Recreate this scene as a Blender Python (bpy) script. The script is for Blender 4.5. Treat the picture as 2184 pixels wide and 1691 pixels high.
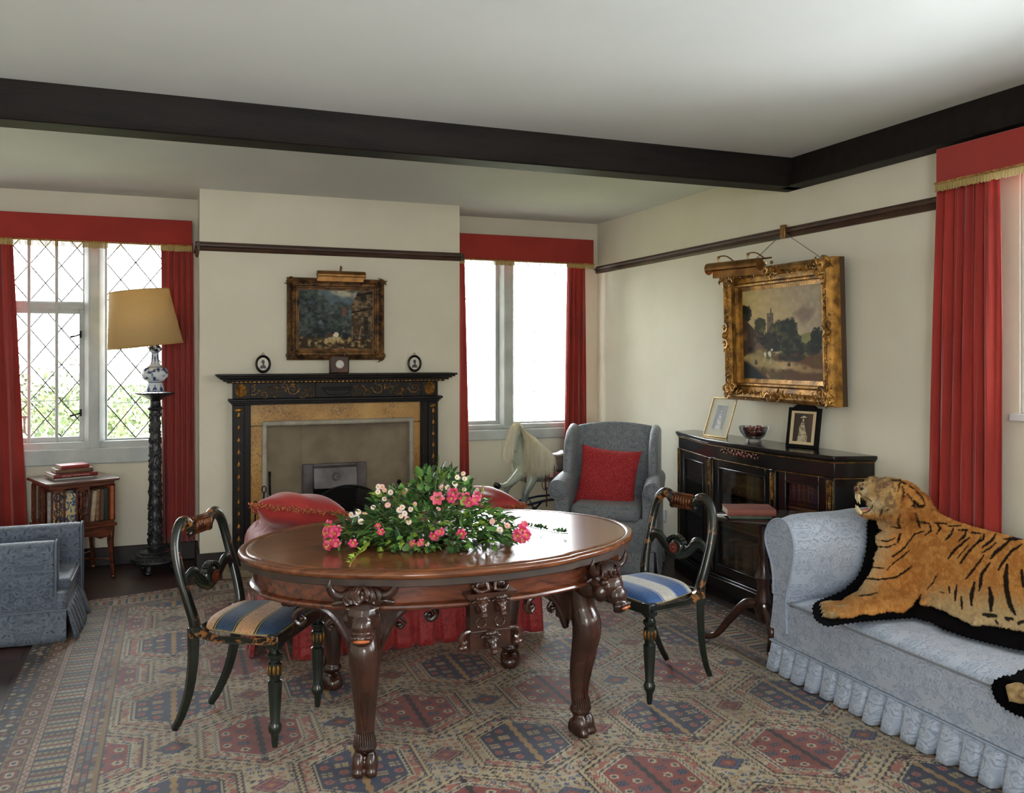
import bpy, bmesh, math, random
import numpy as np
from mathutils import Vector, Matrix, noise
from math import sin, cos, pi, radians as R
for o in list(bpy.data.objects): bpy.data.objects.remove(o)
scene = bpy.context.scene
COL = scene.collection
random.seed(7)
# ------------------------------------------------------------------ survey of the room
# camera eye at (0,0,1.5), looking level, 21.3 degrees right of the fireplace wall's normal
FPX, HZ, CX, EYE = 1850.0, 755.0, 1092.0, 1.5
YAW = math.atan(722/1850); SY, CY = sin(YAW), cos(YAW)
def ray(x, y):
    t = (x-CX)/FPX
    return SY+t*CY, CY-t*SY, (HZ-y)/FPX
def fl(x, y, z=0.0):
    d = ray(x, y); k = (z-EYE)/d[2]; return Vector((d[0]*k, d[1]*k, z))
def oy(x, y, Y):
    d = ray(x, y); k = Y/d[1]; return Vector((d[0]*k, Y, EYE+d[2]*k))
def ox(x, y, X):
    d = ray(x, y); k = X/d[0]; return Vector((X, d[1]*k, EYE+d[2]*k))
cam = bpy.data.cameras.new('camera'); cam_o = bpy.data.objects.new('camera', cam); COL.objects.link(cam_o)
cam_o.location = (0, 0, EYE); cam_o.rotation_euler = (pi/2, 0, -YAW)
cam.sensor_width = 36; cam.lens = 36*FPX/2184; cam.shift_y = -(845.5-HZ)/2184; cam.clip_start = .05
scene.camera = cam_o
# ------------------------------------------------------------------ light
W = bpy.data.worlds.new('sky'); scene.world = W; W.use_nodes = True
wn = W.node_tree.nodes; bg = wn['Background']
bg.inputs[0].default_value = (.90, .95, 1.0, 1); bg.inputs[1].default_value = 3.2
vs = scene.view_settings
vs.view_transform = 'Standard'; vs.look = 'None'; vs.gamma = 1.0; vs.use_curve_mapping = False
vs.exposure = 2.75
def portal(name, loc, rot, sx, sy):
    l = bpy.data.lights.new(name, 'AREA'); l.shape = 'RECTANGLE'; l.size = sx; l.size_y = sy
    l.cycles.is_portal = True
    o = bpy.data.objects.new(name, l); o.location = loc; o.rotation_euler = rot; COL.objects.link(o)
portal('opening_light', (-.75, 6.99, 1.55), (-pi/2, 0, 0), 1.8, 1.5)
portal('opening_light', (2.7, 6.99, 1.55), (-pi/2, 0, 0), 1.25, 1.5)
portal('opening_light', (3.9, 1.55, 1.8), (0, pi/2, 0), 1.35, 2.3)
portal('opening_light', (3.9, -.65, 1.8), (0, pi/2, 0), 1.35, 1.3)  # unseen second opening in the right wall, added to let in more light
portal('opening_light', (-.5, -1.7, 1.65), (pi/2, 0, 0), 1.1, 1.3)  # unseen opening behind the camera, added for fill light
sun = bpy.data.lights.new('sun', 'SUN'); sun.energy = 5; sun.angle = R(3); sun.color = (1, .93, .8)
sun_o = bpy.data.objects.new('sun', sun); COL.objects.link(sun_o)
sun_o.rotation_euler = (R(32), 0, R(-10))
# ------------------------------------------------------------------ colour and materials
def lin(c):
    return tuple((v/255/12.92 if v/255 <= .04045 else ((v/255+.055)/1.055)**2.4) for v in c)
def nlin(a):
    a = np.asarray(a, dtype=np.float64)/255
    return np.where(a <= .04045, a/12.92, ((a+.055)/1.055)**2.4)
MATS = {}
def mat(name, col=(128,128,128), rough=.5, metal=0.0, col2=None, nscale=8.0, lo=.35, hi=.65, bump=0.0, bscale=60.0,
        stretch=None, spec=.5, coat=0.0, attr=False, sheen=0.0, detail=6.0, trans=0.0, distort=0.0, rough2=None):
    if name in MATS: return MATS[name]
    m = bpy.data.materials.new(name); m.use_nodes = True; MATS[name] = m
    nt = m.node_tree; N = nt.nodes; L = nt.links; b = N['Principled BSDF']
    b.inputs['Roughness'].default_value = rough; b.inputs['Metallic'].default_value = metal
    b.inputs['Specular IOR Level'].default_value = spec
    b.inputs['Coat Weight'].default_value = coat; b.inputs['Coat Roughness'].default_value = .12
    b.inputs['Sheen Weight'].default_value = sheen
    b.inputs['Transmission Weight'].default_value = trans
    tc = N.new('ShaderNodeTexCoord'); mp = N.new('ShaderNodeMapping'); L.new(tc.outputs['Object'], mp.inputs[0])
    if stretch: mp.inputs['Scale'].default_value = stretch
    src = None
    if attr:
        a = N.new('ShaderNodeAttribute'); a.attribute_name = 'Col'; src = a.outputs['Color']
    else:
        b.inputs['Base Color'].default_value = (*lin(col), 1)
    if col2 is not None or rough2 is not None:
        n = N.new('ShaderNodeTexNoise'); n.inputs['Scale'].default_value = nscale; n.inputs['Detail'].default_value = detail
        n.inputs['Distortion'].default_value = distort
        L.new(mp.outputs[0], n.inputs['Vector'])
        mr = N.new('ShaderNodeMapRange'); mr.inputs['From Min'].default_value = lo; mr.inputs['From Max'].default_value = hi
        L.new(n.outputs[0], mr.inputs[0])
        if col2 is not None:
            mx = N.new('ShaderNodeMix'); mx.data_type = 'RGBA'
            L.new(mr.outputs[0], mx.inputs[0])
            mx.inputs[6].default_value = (*lin(col), 1); mx.inputs[7].default_value = (*lin(col2), 1)
            if attr:
                L.new(src, mx.inputs[6]); mx.blend_type = 'MULTIPLY'
            src = mx.outputs[2]
        if rough2 is not None:
            m2 = N.new('ShaderNodeMapRange'); m2.inputs['To Min'].default_value = rough; m2.inputs['To Max'].default_value = rough2
            L.new(mr.outputs[0], m2.inputs[0]); L.new(m2.outputs[0], b.inputs['Roughness'])
    if src is not None: L.new(src, b.inputs['Base Color'])
    if bump:
        n2 = N.new('ShaderNodeTexNoise'); n2.inputs['Scale'].default_value = bscale; n2.inputs['Detail'].default_value = 4
        L.new(mp.outputs[0], n2.inputs['Vector'])
        bp = N.new('ShaderNodeBump'); bp.inputs['Strength'].default_value = bump; bp.inputs['Distance'].default_value = .01
        L.new(n2.outputs[0], bp.inputs['Height']); L.new(bp.outputs[0], b.inputs['Normal'])
    return m
def damask(name, c1, c2, scale=7.0, rough=.55, seed=0.0, wrinkle=.25):
    """woven damask: mirrored, swirling leaf figures in a second thread"""
    m = bpy.data.materials.new(name); m.use_nodes = True; MATS[name] = m
    nt = m.node_tree; N = nt.nodes; L = nt.links; b = N['Principled BSDF']
    b.inputs['Roughness'].default_value = rough; b.inputs['Sheen Weight'].default_value = .15
    b.inputs['Specular IOR Level'].default_value = .35
    uv = N.new('ShaderNodeUVMap'); sp = N.new('ShaderNodeSeparateXYZ'); L.new(uv.outputs[0], sp.inputs[0])
    def M(op, a, bb=None, c=None):
        n = N.new('ShaderNodeMath'); n.operation = op
        for i, v in enumerate((a, bb, c)):
            if v is None: continue
            if isinstance(v, (int, float)): n.inputs[i].default_value = v
            else: L.new(v, n.inputs[i])
        return n.outputs[0]
    px = M('PINGPONG', M('MULTIPLY', sp.outputs[0], scale), .9)
    row = M('FLOOR', M('DIVIDE', M('MULTIPLY', sp.outputs[1], scale), 2.2))
    py = M('MODULO', M('ADD', M('MULTIPLY', sp.outputs[1], scale), 220), 2.2)
    cb = N.new('ShaderNodeCombineXYZ'); L.new(px, cb.inputs[0]); L.new(py, cb.inputs[1]); cb.inputs[2].default_value = seed
    n = N.new('ShaderNodeTexNoise'); n.inputs['Scale'].default_value = 2.2; n.inputs['Detail'].default_value = .6
    n.inputs['Distortion'].default_value = 2.0; L.new(cb.outputs[0], n.inputs['Vector'])
    # contour bands of the mirrored field read as leaf outlines and veins
    ring = M('PINGPONG', M('MULTIPLY', n.outputs[0], 8.0), 1.0)
    mr = N.new('ShaderNodeMapRange'); mr.inputs['From Min'].default_value = .74; mr.inputs['From Max'].default_value = .86
    L.new(ring, mr.inputs[0]); fig = N.new('ShaderNodeMapRange'); fig.inputs['From Min'].default_value = .5; fig.inputs['From Max'].default_value = .52; fig.inputs['To Max'].default_value = .42
    L.new(n.outputs[0], fig.inputs[0]); mr_ = M('MAXIMUM', mr.outputs[0], fig.outputs[0])
    mx = N.new('ShaderNodeMix'); mx.data_type = 'RGBA'; L.new(mr_, mx.inputs[0])
    mx.inputs[6].default_value = (*lin(c1), 1); mx.inputs[7].default_value = (*lin(c2), 1)
    L.new(mx.outputs[2], b.inputs['Base Color'])
    tc = N.new('ShaderNodeTexCoord')
    n2 = N.new('ShaderNodeTexNoise'); n2.inputs['Scale'].default_value = 7; n2.inputs['Detail'].default_value = 3; n2.inputs['Distortion'].default_value = 1.2
    L.new(tc.outputs['Object'], n2.inputs['Vector'])
    bp = N.new('ShaderNodeBump'); bp.inputs['Strength'].default_value = wrinkle; bp.inputs['Distance'].default_value = .04
    L.new(n2.outputs[0], bp.inputs['Height']); L.new(bp.outputs[0], b.inputs['Normal'])
    return m
def glassy(name, tint=(1,1,1), gloss=.08, rough=.02):
    m = bpy.data.materials.new(name); m.use_nodes = True; MATS[name] = m
    nt = m.node_tree; N = nt.nodes; L = nt.links; N.remove(N['Principled BSDF'])
    t = N.new('ShaderNodeBsdfTransparent'); t.inputs[0].default_value = (*tint, 1)
    g = N.new('ShaderNodeBsdfGlossy'); g.inputs['Roughness'].default_value = rough
    f = N.new('ShaderNodeFresnel'); f.inputs[0].default_value = 1.45
    ad = N.new('ShaderNodeMath'); ad.operation = 'MULTIPLY_ADD'; ad.inputs[1].default_value = .8; ad.inputs[2].default_value = gloss
    L.new(f.outputs[0], ad.inputs[0])
    x = N.new('ShaderNodeMixShader'); L.new(ad.outputs[0], x.inputs[0]); L.new(t.outputs[0], x.inputs[1]); L.new(g.outputs[0], x.inputs[2])
    L.new(x.outputs[0], N['Material Output'].inputs[0]); return m
# ------------------------------------------------------------------ mesh helpers
WM = {}
def wm(o): return WM.get(o.name, Matrix.Identity(4)) if o else Matrix.Identity(4)
def thing(name, loc=(0,0,0), rz=0.0, label=None, cat=None, group=None):
    o = bpy.data.objects.new(name, None); COL.objects.link(o); o.empty_display_size = .1
    o.location = loc; o.rotation_euler = (0, 0, rz)
    WM[o.name] = Matrix.Translation(Vector(loc)) @ Matrix.Rotation(rz, 4, 'Z')
    tag(o, label, cat, group); return o
def tag(o, label=None, cat=None, group=None, kind=None):
    if label: o['label'] = label
    if cat: o['category'] = cat
    if group: o['group'] = group
    if kind: o['kind'] = kind
    return o
def link(name, me, m, parent=None, label=None):
    o = bpy.data.objects.new(name, me); COL.objects.link(o)
    if m is not None: me.materials.append(m)
    if parent: o.parent = parent; WM[o.name] = wm(parent)
    if label: o['label'] = label
    return o
def fr(p, q):
    """frame whose z runs p->q"""
    z = (Vector(q)-Vector(p)).normalized(); a = Vector((0,0,1)) if abs(z.z) < .95 else Vector((1,0,0))
    x = a.cross(z).normalized(); y = z.cross(x); return x, y, z
class MB:
    def __init__(s): s.v = []; s.f = []; s.uv = []
    def add(s, vs, fs, uvs=None):
        k = len(s.v); s.v += [Vector(p) for p in vs]; s.f += [tuple(i+k for i in f) for f in fs]
        s.uv += uvs if uvs else [None]*len(vs); return s
    def box(s, c, d, rz=0.0, rot=None):
        M = (rot.to_4x4() if rot else Matrix.Rotation(rz, 4, 'Z')); c = Vector(c); h = [x/2 for x in d]
        vs = [c + M @ Vector((x*h[0], y*h[1], z*h[2])) for z in (-1,1) for y in (-1,1) for x in (-1,1)]
        return s.add(vs, [(0,2,3,1),(4,5,7,6),(0,1,5,4),(2,6,7,3),(0,4,6,2),(1,3,7,5)])
    def bb(s, x0, x1, y0, y1, z0, z1): return s.box(((x0+x1)/2,(y0+y1)/2,(z0+z1)/2), (abs(x1-x0),abs(y1-y0),abs(z1-z0)))
    def tube(s, pts, r, n=8, caps=True, flat=1.0, up=None):
        pts = [Vector(p) for p in pts]; m = len(pts); rs = r if isinstance(r, (list, tuple)) else [r]*m
        rows = []; x = None
        for i, p in enumerate(pts):
            t = (pts[min(i+1,m-1)]-pts[max(i-1,0)]).normalized()
            if x is None:
                a = Vector(up) if up else (Vector((0,0,1)) if abs(t.z) < .9 else Vector((1,0,0)))
                x = a.cross(t).normalized()
            else:
                x = (x - t*x.dot(t)); x = x.normalized() if x.length > 1e-6 else Vector((1,0,0))
            y = t.cross(x)
            rows.append([p + x*(cos(2*pi*j/n)*rs[i]) + y*(sin(2*pi*j/n)*rs[i]*flat) for j in range(n)])
        vs = [v for row in rows for v in row]
        fs = [(i*n+j, i*n+(j+1)%n, (i+1)*n+(j+1)%n, (i+1)*n+j) for i in range(m-1) for j in range(n)]
        if caps: fs += [tuple(range(n-1,-1,-1)), tuple((m-1)*n+j for j in range(n))]
        return s.add(vs, fs)
    def lathe(s, prof, c=(0,0,0), n=24, sx=1.0, sy=1.0, axis=None, close=True):
        c = Vector(c); vs = []; m = len(prof)
        if axis: X, Y, Z = fr((0,0,0), axis)
        else: X, Y, Z = Vector((1,0,0)), Vector((0,1,0)), Vector((0,0,1))
        for r, z in prof:
            for j in range(n):
                a = 2*pi*j/n; vs.append(c + X*(r*cos(a)*sx) + Y*(r*sin(a)*sy) + Z*z)
        fs = [(i*n+j, i*n+(j+1)%n, (i+1)*n+(j+1)%n, (i+1)*n+j) for i in range(m-1) for j in range(n)]
        if close: fs += [tuple(range(n-1,-1,-1)), tuple((m-1)*n+j for j in range(n))]
        return s.add(vs, fs)
    def ell(s, c, r, n=12, m=8, M=None):
        c = Vector(c); r = (r,r,r) if isinstance(r,(int,float)) else r; M = M or Matrix.Identity(3); vs = []
        for i in range(1, m):
            p = pi*i/m
            for j in range(n):
                a = 2*pi*j/n; vs.append(c + M @ Vector((r[0]*sin(p)*cos(a), r[1]*sin(p)*sin(a), r[2]*cos(p))))
        k = len(vs); vs += [c + M @ Vector((0,0,r[2])), c + M @ Vector((0,0,-r[2]))]
        fs = [(i*n+j, (i+1)*n+j, (i+1)*n+(j+1)%n, i*n+(j+1)%n) for i in range(m-2) for j in range(n)]
        fs += [(k, j, (j+1)%n) for j in range(n)] + [(k+1, (m-2)*n+(j+1)%n, (m-2)*n+j) for j in range(n)]
        return s.add(vs, fs)
    def prism(s, poly, d, o=(0,0,0), X=(1,0,0), Y=(0,1,0)):
        """2-D polygon in the plane (o,X,Y) extruded by vector d"""
        o, X, Y, d = map(Vector, (o, X, Y, d)); n = len(poly)
        a = [o + X*p[0] + Y*p[1] for p in poly]; vs = a + [p+d for p in a]
        return s.add(vs, [tuple(range(n))[::-1], tuple(range(n,2*n))] + [(i,(i+1)%n,(i+1)%n+n,i+n) for i in range(n)])
    def grid(s, f, nu, nv, uvs=(1,1), cu=False, cv=False):
        vs = []; uv = []
        for i in range(nu+1):
            for j in range(nv+1):
                u, v = i/nu, j/nv; vs.append(f(u, v)); uv.append((u*uvs[0], v*uvs[1]))
        return s.add(vs, [(i*(nv+1)+j, (i+1)*(nv+1)+j, (i+1)*(nv+1)+j+1, i*(nv+1)+j+1) for i in range(nu) for j in range(nv)], uv)
    def build(s, name, m, parent=None, smooth=True, bevel=0.0, sub=0, solid=0.0, local=False, label=None, weld=False, seg=2, uvbox=False, angle=40):
        inv = wm(parent).inverted() if (parent and not local) else Matrix.Identity(4)
        me = bpy.data.meshes.new(name); me.from_pydata([inv @ v for v in s.v], [], s.f)
        if any(u is not None for u in s.uv) or uvbox:
            l = me.uv_layers.new(name='UVMap')
            me.update()
            for p in me.polygons:
                nn = p.normal; ax = max(range(3), key=lambda i: abs(nn[i]))
                for li in p.loop_indices:
                    vi = me.loops[li].vertex_index; u = s.uv[vi]
                    if u is None or uvbox:
                        w = s.v[vi]; u = ((w.y, w.z) if ax == 0 else (w.x, w.z) if ax == 1 else (w.x, w.y))
                    l.data[li].uv = u
        if weld:
            bm = bmesh.new(); bm.from_mesh(me); bmesh.ops.remove_doubles(bm, verts=bm.verts, dist=1e-4); bm.to_mesh(me); bm.free()
        bm = bmesh.new(); bm.from_mesh(me); bmesh.ops.recalc_face_normals(bm, faces=bm.faces); bm.to_mesh(me); bm.free()
        o = link(name, me, m, parent, label)
        if smooth and len(me.polygons):
            me.polygons.foreach_set('use_smooth', [True]*len(me.polygons)); me.set_sharp_from_angle(angle=R(angle))
        if solid: q = o.modifiers.new('solid', 'SOLIDIFY'); q.thickness = solid; q.offset = 0
        if bevel: q = o.modifiers.new('bevel', 'BEVEL'); q.width = bevel; q.segments = seg; q.limit_method = 'ANGLE'; q.angle_limit = R(35)
        if sub: q = o.modifiers.new('sub', 'SUBSURF'); q.levels = sub; q.render_levels = sub
        return o
def struct(mb, name, m, **k):
    o = mb.build(name, m, k.pop('parent', None), **k)
    if not o.parent: o['kind'] = 'structure'
    return o
def fast_grid(name, P, C, m, parent=None, mask=None):
    """P (n,m,3) world points, C (n,m,3) linear colours"""
    n, k = P.shape[:2]; inv = np.array(wm(parent).inverted()) if parent else np.eye(4)
    V = P.reshape(-1,3) @ inv[:3,:3].T + inv[:3,3]
    i = np.arange(n-1)[:,None]*k + np.arange(k-1)[None,:]
    Q = np.stack([i, i+k, i+k+1, i+1], -1).reshape(-1,4)
    if mask is not None:
        Mk = mask.reshape(-1); Q = Q[Mk[Q].all(1)]; used = np.unique(Q); mp = np.full(len(V), -1); mp[used] = np.arange(len(used))
        V = V[used]; Q = mp[Q]; CC = C.reshape(-1,3)[used]
    else: CC = C.reshape(-1,3)
    me = bpy.data.meshes.new(name); me.vertices.add(len(V)); me.vertices.foreach_set('co', V.astype(np.float32).ravel())
    me.loops.add(len(Q)*4); me.loops.foreach_set('vertex_index', Q.astype(np.int32).ravel())
    me.polygons.add(len(Q)); me.polygons.foreach_set('loop_start', np.arange(0, len(Q)*4, 4, dtype=np.int32))
    me.update(calc_edges=True); me.validate()
    a = me.color_attributes.new('Col', 'FLOAT_COLOR', 'POINT')
    a.data.foreach_set('color', np.c_[CC, np.ones(len(CC))].astype(np.float32).ravel())
    me.polygons.foreach_set('use_smooth', [True]*len(Q))
    return link(name, me, m, parent)
def blob(mb, voxel=.01, smooth=6, deform=None):
    """fuse overlapping lumps into one continuous skin; returns MB"""
    me = bpy.data.meshes.new('tmp'); me.from_pydata(mb.v, [], mb.f)
    bm = bmesh.new(); bm.from_mesh(me); bmesh.ops.recalc_face_normals(bm, faces=bm.faces); bm.to_mesh(me); bm.free()
    o = bpy.data.objects.new('tmp', me); COL.objects.link(o)
    r = o.modifiers.new('r', 'REMESH'); r.mode = 'VOXEL'; r.voxel_size = voxel
    s = o.modifiers.new('s', 'SMOOTH'); s.iterations = smooth; s.factor = .6
    dg = bpy.context.evaluated_depsgraph_get(); e = bpy.data.meshes.new_from_object(o.evaluated_get(dg))
    out = MB(); vs = [v.co.copy() for v in e.vertices]
    if deform: vs = [deform(v) for v in vs]
    out.add(vs, [tuple(p.vertices) for p in e.polygons])
    bpy.data.objects.remove(o); bpy.data.meshes.remove(e); return out
def paint(o, f):
    """colour attribute from a function of the object's local vertex position"""
    me = o.data; a = me.color_attributes.new('Col', 'FLOAT_COLOR', 'POINT'); out = []
    for v in me.vertices: out += [*f(v.co), 1.0]
    a.data.foreach_set('color', out)
def xf(mb, M):
    out = MB(); out.v = [M @ v for v in mb.v]; out.f = list(mb.f); out.uv = list(mb.uv); return out
def hsh(a, b, c=0):
    """numpy hash of integer lattices -> 0..1"""
    x = np.sin(a*127.1+b*311.7+c*74.7)*43758.5453; return x-np.floor(x)
def vnoise(x, y, s=0):
    xi, yi = np.floor(x), np.floor(y); fx, fy = x-xi, y-yi; fx = fx*fx*(3-2*fx); fy = fy*fy*(3-2*fy)
    return ((hsh(xi,yi,s)*(1-fx)+hsh(xi+1,yi,s)*fx)*(1-fy) + (hsh(xi,yi+1,s)*(1-fx)+hsh(xi+1,yi+1,s)*fx)*fy)
def fbm(x, y, s=0, o=4):
    r = 0; a = .5; t = 0
    for i in range(o): r = r + a*vnoise(x*2**i, y*2**i, s+i); t += a; a *= .5
    return r/t
def bez(pts, n=24):
    """Catmull-Rom through points"""
    P = [Vector(p) for p in pts]; P = [2*P[0]-P[1]] + P + [2*P[-1]-P[-2]]; out = []
    m = len(P)-3; per = max(2, n//m)
    for i in range(m):
        a, b, c, d = P[i:i+4]
        for j in range(per):
            t = j/per; out.append(.5*((2*b)+(c-a)*t+(2*a-5*b+4*c-d)*t*t+(3*b-a-3*c+d)*t**3))
    return out+[P[-2]]
def lerp_r(rs, n):
    m = len(rs)-1; return [rs[min(int(i/(n-1)*m), m-1)]*(1-((i/(n-1)*m)-min(int(i/(n-1)*m), m-1))) + rs[min(int(i/(n-1)*m), m-1)+1]*((i/(n-1)*m)-min(int(i/(n-1)*m), m-1)) for i in range(n)]
# ------------------------------------------------------------------ shared materials
M_wall = mat('wall_plaster', (232,225,206), .9, col2=(226,218,198), nscale=2.5, bump=.12, bscale=25)
M_ceil = mat('ceiling_plaster', (222,224,221), .95, col2=(214,217,214), nscale=1.2, bump=.1, bscale=6)
M_paint = mat('grey_paint', (196,200,198), .55, col2=(172,178,176), nscale=5, bump=.1)
M_oak = mat('dark_oak', (30,23,20), .62, col2=(20,16,14), nscale=3, bump=.25, bscale=25, stretch=(1,6,6), spec=.2)
M_railw = mat('picture_rail_wood', (84,56,40), .45, col2=(56,38,30), nscale=6, stretch=(1,1,8))
M_skirt = mat('skirting_wood', (40,27,24), .5, col2=(28,20,18), nscale=4)
M_ebony = mat('ebonised_wood', (16,15,16), .22, col2=(24,20,19), nscale=5, coat=.4, bump=.03)
M_gold = mat('gilding', (176,128,58), .38, .75, col2=(92,58,24), nscale=30, bump=.4, bscale=90)
M_brass = mat('brass', (164,120,72), .32, .85, col2=(120,84,48), nscale=12)
M_mahog = mat('mahogany', (112,58,34), .27, col2=(66,33,21), nscale=4.5, stretch=(1.2,9,9), coat=.5, distort=.6, bump=.03)
M_dark = mat('dark_carved_mahogany', (66,36,25), .27, col2=(38,21,15), nscale=9, coat=.4, bump=.12, bscale=50)
M_red = mat('red_curtain_cloth', (162,44,33), .85, col2=(146,36,29), nscale=3, bump=.1, bscale=300, sheen=.3)
M_fringe = mat('gold_fringe', (190,168,110), .8, col2=(150,124,70), nscale=160, stretch=(1,1,.05))
M_pages = mat('book_pages', (214,202,176), .8, col2=(190,176,148), nscale=120, stretch=(1,1,8))
M_glass = glassy('window_glass', (.99,1,.99), .02)
M_cabglass = glassy('cabinet_glass', (.93,.94,.93), .015, .03)
M_lead = mat('lead_cames', (62,66,68), .6)
M_iron = mat('blackened_iron', (24,23,24), .45, .6, bump=.2)
M_white = mat('white_paint', (226,228,230), .5)
M_blue = damask('blue_damask', (178,188,204), (142,155,178), 8.0, .5)
M_blue2 = damask('grey_blue_damask', (138,144,150), (108,116,127), 6.5, .6, 3.1)
M_blue_shade = damask('shaded_blue_damask', (104,113,126), (70,79,94), 6.5, .6, 3.1)  # grey-blue damask darkened, the left armchair's shade put into its colour
M_matteb = mat('matt_black_frame', (16,16,17), .6, spec=.15)
M_reddam = damask('red_damask', (156,46,44), (130,33,34), 6.0, .55, 5.0, .4)
# ================================================================== the room
XR, YB, YC, YW, ZC, XL = 3.45, -1.6, 6.33, 6.79, 2.635, -1.75
def wall_open(name, axis, pos, thick, a0, a1, z0, z1, holes, m=None):
    """plaster wall in plane axis=pos, running a0..a1, with rectangular holes (h0,h1,zb,zt)"""
    mb = MB(); hs = sorted(holes); cur = a0
    def bx(p, q, zb, zt):
        if q-p < 1e-4 or zt-zb < 1e-4: return
        if axis == 'y': mb.bb(p, q, pos, pos+thick, zb, zt)
        else: mb.bb(pos, pos+thick, p, q, zb, zt)
    for h in hs:
        bx(cur, h[0], z0, z1); bx(h[0], h[1], z0, h[2]); bx(h[0], h[1], h[3], z1); cur = h[1]
    bx(cur, a1, z0, z1)
    return struct(mb, name, m or M_wall, smooth=False)
# window openings
zs = 0.815
WL = (-1.62, -.02, .83, 2.43); WR = (2.07, 3.33, .87, 2.43)
wall_open('wall_back', 'y', YW, .3, XL, XR+.3, 0, ZC+.05, [WL, WR])
wall_open('wall_right', 'x', XR, .5, YB, YW, 0, ZC+.05, [(-1.3, 0.0, 1.235, 2.42), (.45, 2.73, 1.235, 2.42)])
wall_open('wall_left', 'x', XL, -.2, YB, YW, 0, ZC+.05, [])
wall_open('wall_front', 'y', YB, -.2, XL, XR, 0, ZC+.05, [(-1.05, .05, 1.0, 2.3)])
struct(MB().bb(XL, XR+.5, YB, YW+.3, ZC, ZC+.12), 'ceiling', M_ceil, smooth=False)
# chimney breast, hollow at the fireplace
FX0, FX1, FZ1 = .605, 1.636, 1.0
mb = MB(); mb.bb(.168, FX0, YC, YW, 0, ZC); mb.bb(FX1, 2.04, YC, YW, 0, ZC); mb.bb(FX0, FX1, YC, YW, FZ1, ZC)
struct(mb, 'wall_chimney_breast', M_wall, smooth=False)
# floor boards
def floor_mat():
    m = bpy.data.materials.new('floor_boards'); m.use_nodes = True; nt = m.node_tree; N = nt.nodes; L = nt.links; b = N['Principled BSDF']
    tc = N.new('ShaderNodeTexCoord'); br = N.new('ShaderNodeTexBrick')
    mp = N.new('ShaderNodeMapping'); mp.inputs['Rotation'].default_value = (0,0,0); L.new(tc.outputs['Object'], mp.inputs[0]); L.new(mp.outputs[0], br.inputs[0])
    br.inputs['Color1'].default_value = (*lin((84,62,56)),1); br.inputs['Color2'].default_value = (*lin((66,48,44)),1); br.inputs['Mortar'].default_value = (*lin((26,20,20)),1)
    br.inputs['Scale'].default_value = 1; br.inputs['Brick Width'].default_value = 1.4; br.inputs['Row Height'].default_value = .22; br.inputs['Mortar Size'].default_value = .004
    n = N.new('ShaderNodeTexNoise'); n.inputs['Scale'].default_value = 5; n.inputs['Detail'].default_value = 6
    m2 = N.new('ShaderNodeMapping'); m2.inputs['Scale'].default_value = (1.2,7,1); L.new(tc.outputs['Object'], m2.inputs[0]); L.new(m2.outputs[0], n.inputs[0])
    mx = N.new('ShaderNodeMix'); mx.data_type='RGBA'; mx.blend_type='MULTIPLY'; mx.inputs[0].default_value = .6
    L.new(br.outputs[0], mx.inputs[6]); L.new(n.outputs[0], mx.inputs[7]); L.new(mx.outputs[2], b.inputs['Base Color'])
    b.inputs['Roughness'].default_value = .42; return m
struct(MB().bb(XL, XR, YB, YW, -.06, 0), 'floor', floor_mat(), smooth=False)
# beams: a cross beam in front of the fireplace bay and a wall beam down the window side
mb = MB(); mb.prism([(4.085,2.65),(4.085,2.535),(4.115,2.474),(4.27,2.474),(4.27,2.65)], (XR-XL,0,0), (XL,0,0), (0,1,0), (0,0,1))
struct(mb, 'trim_1', M_oak, bevel=.006)
mb = MB(); mb.bb(3.33, XR, YB, 4.2, 2.474, 2.65)
struct(mb, 'trim_2', M_oak, bevel=.006)
# picture rails
def rail(name, p, q, nrm, z=2.26, bracket=False):
    p, q, nrm = Vector(p), Vector(q), Vector(nrm); prof = [(0,0),(.012,0),(.014,-.012),(.03,-.018),(.03,-.03),(.016,-.036),(.02,-.05),(.012,-.06),(0,-.062)]
    mb = MB(); mb.prism([(a, b) for a, b in prof], q-p, p, nrm, (0,0,1)); return mb
mb = rail('', (.138,YC,2.272), (2.07,YC,2.272), (0,-1,0)); mb.add(*(lambda m: (m.v, m.f))(rail('', (.168,YC-.03,2.272), (.168,YW,2.272), (-1,0,0))))
mb.add(*(lambda m: (m.v, m.f))(rail('', (2.04,YC-.03,2.272), (2.04,YW,2.272), (1,0,0))))
struct(mb, 'trim_3', M_railw, smooth=False)
struct(rail('', (XR,3.04,2.262), (XR,YW,2.262), (-1,0,0)), 'trim_4', M_railw, smooth=False)
# skirtings
def skirt(name, boxes):
    mb = MB()
    for b in boxes: mb.bb(*b)
    struct(mb, name, M_skirt, bevel=.006)
skirt('baseboard_back', [(XL,.168,YW-.025,YW,0,.13),(2.04,XR,YW-.025,YW,0,.13)])
skirt('baseboard_right', [(XR-.025,XR,YB,YW-.03,0,.13)])
skirt('baseboard_chimney', [(.145,.395,YC-.022,YC,0,.13),(1.87,2.062,YC-.022,YC,0,.13),(.145,.168,YC,YW-.03,0,.13),(2.04,2.062,YC,YW-.03,0,.13)])
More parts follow.
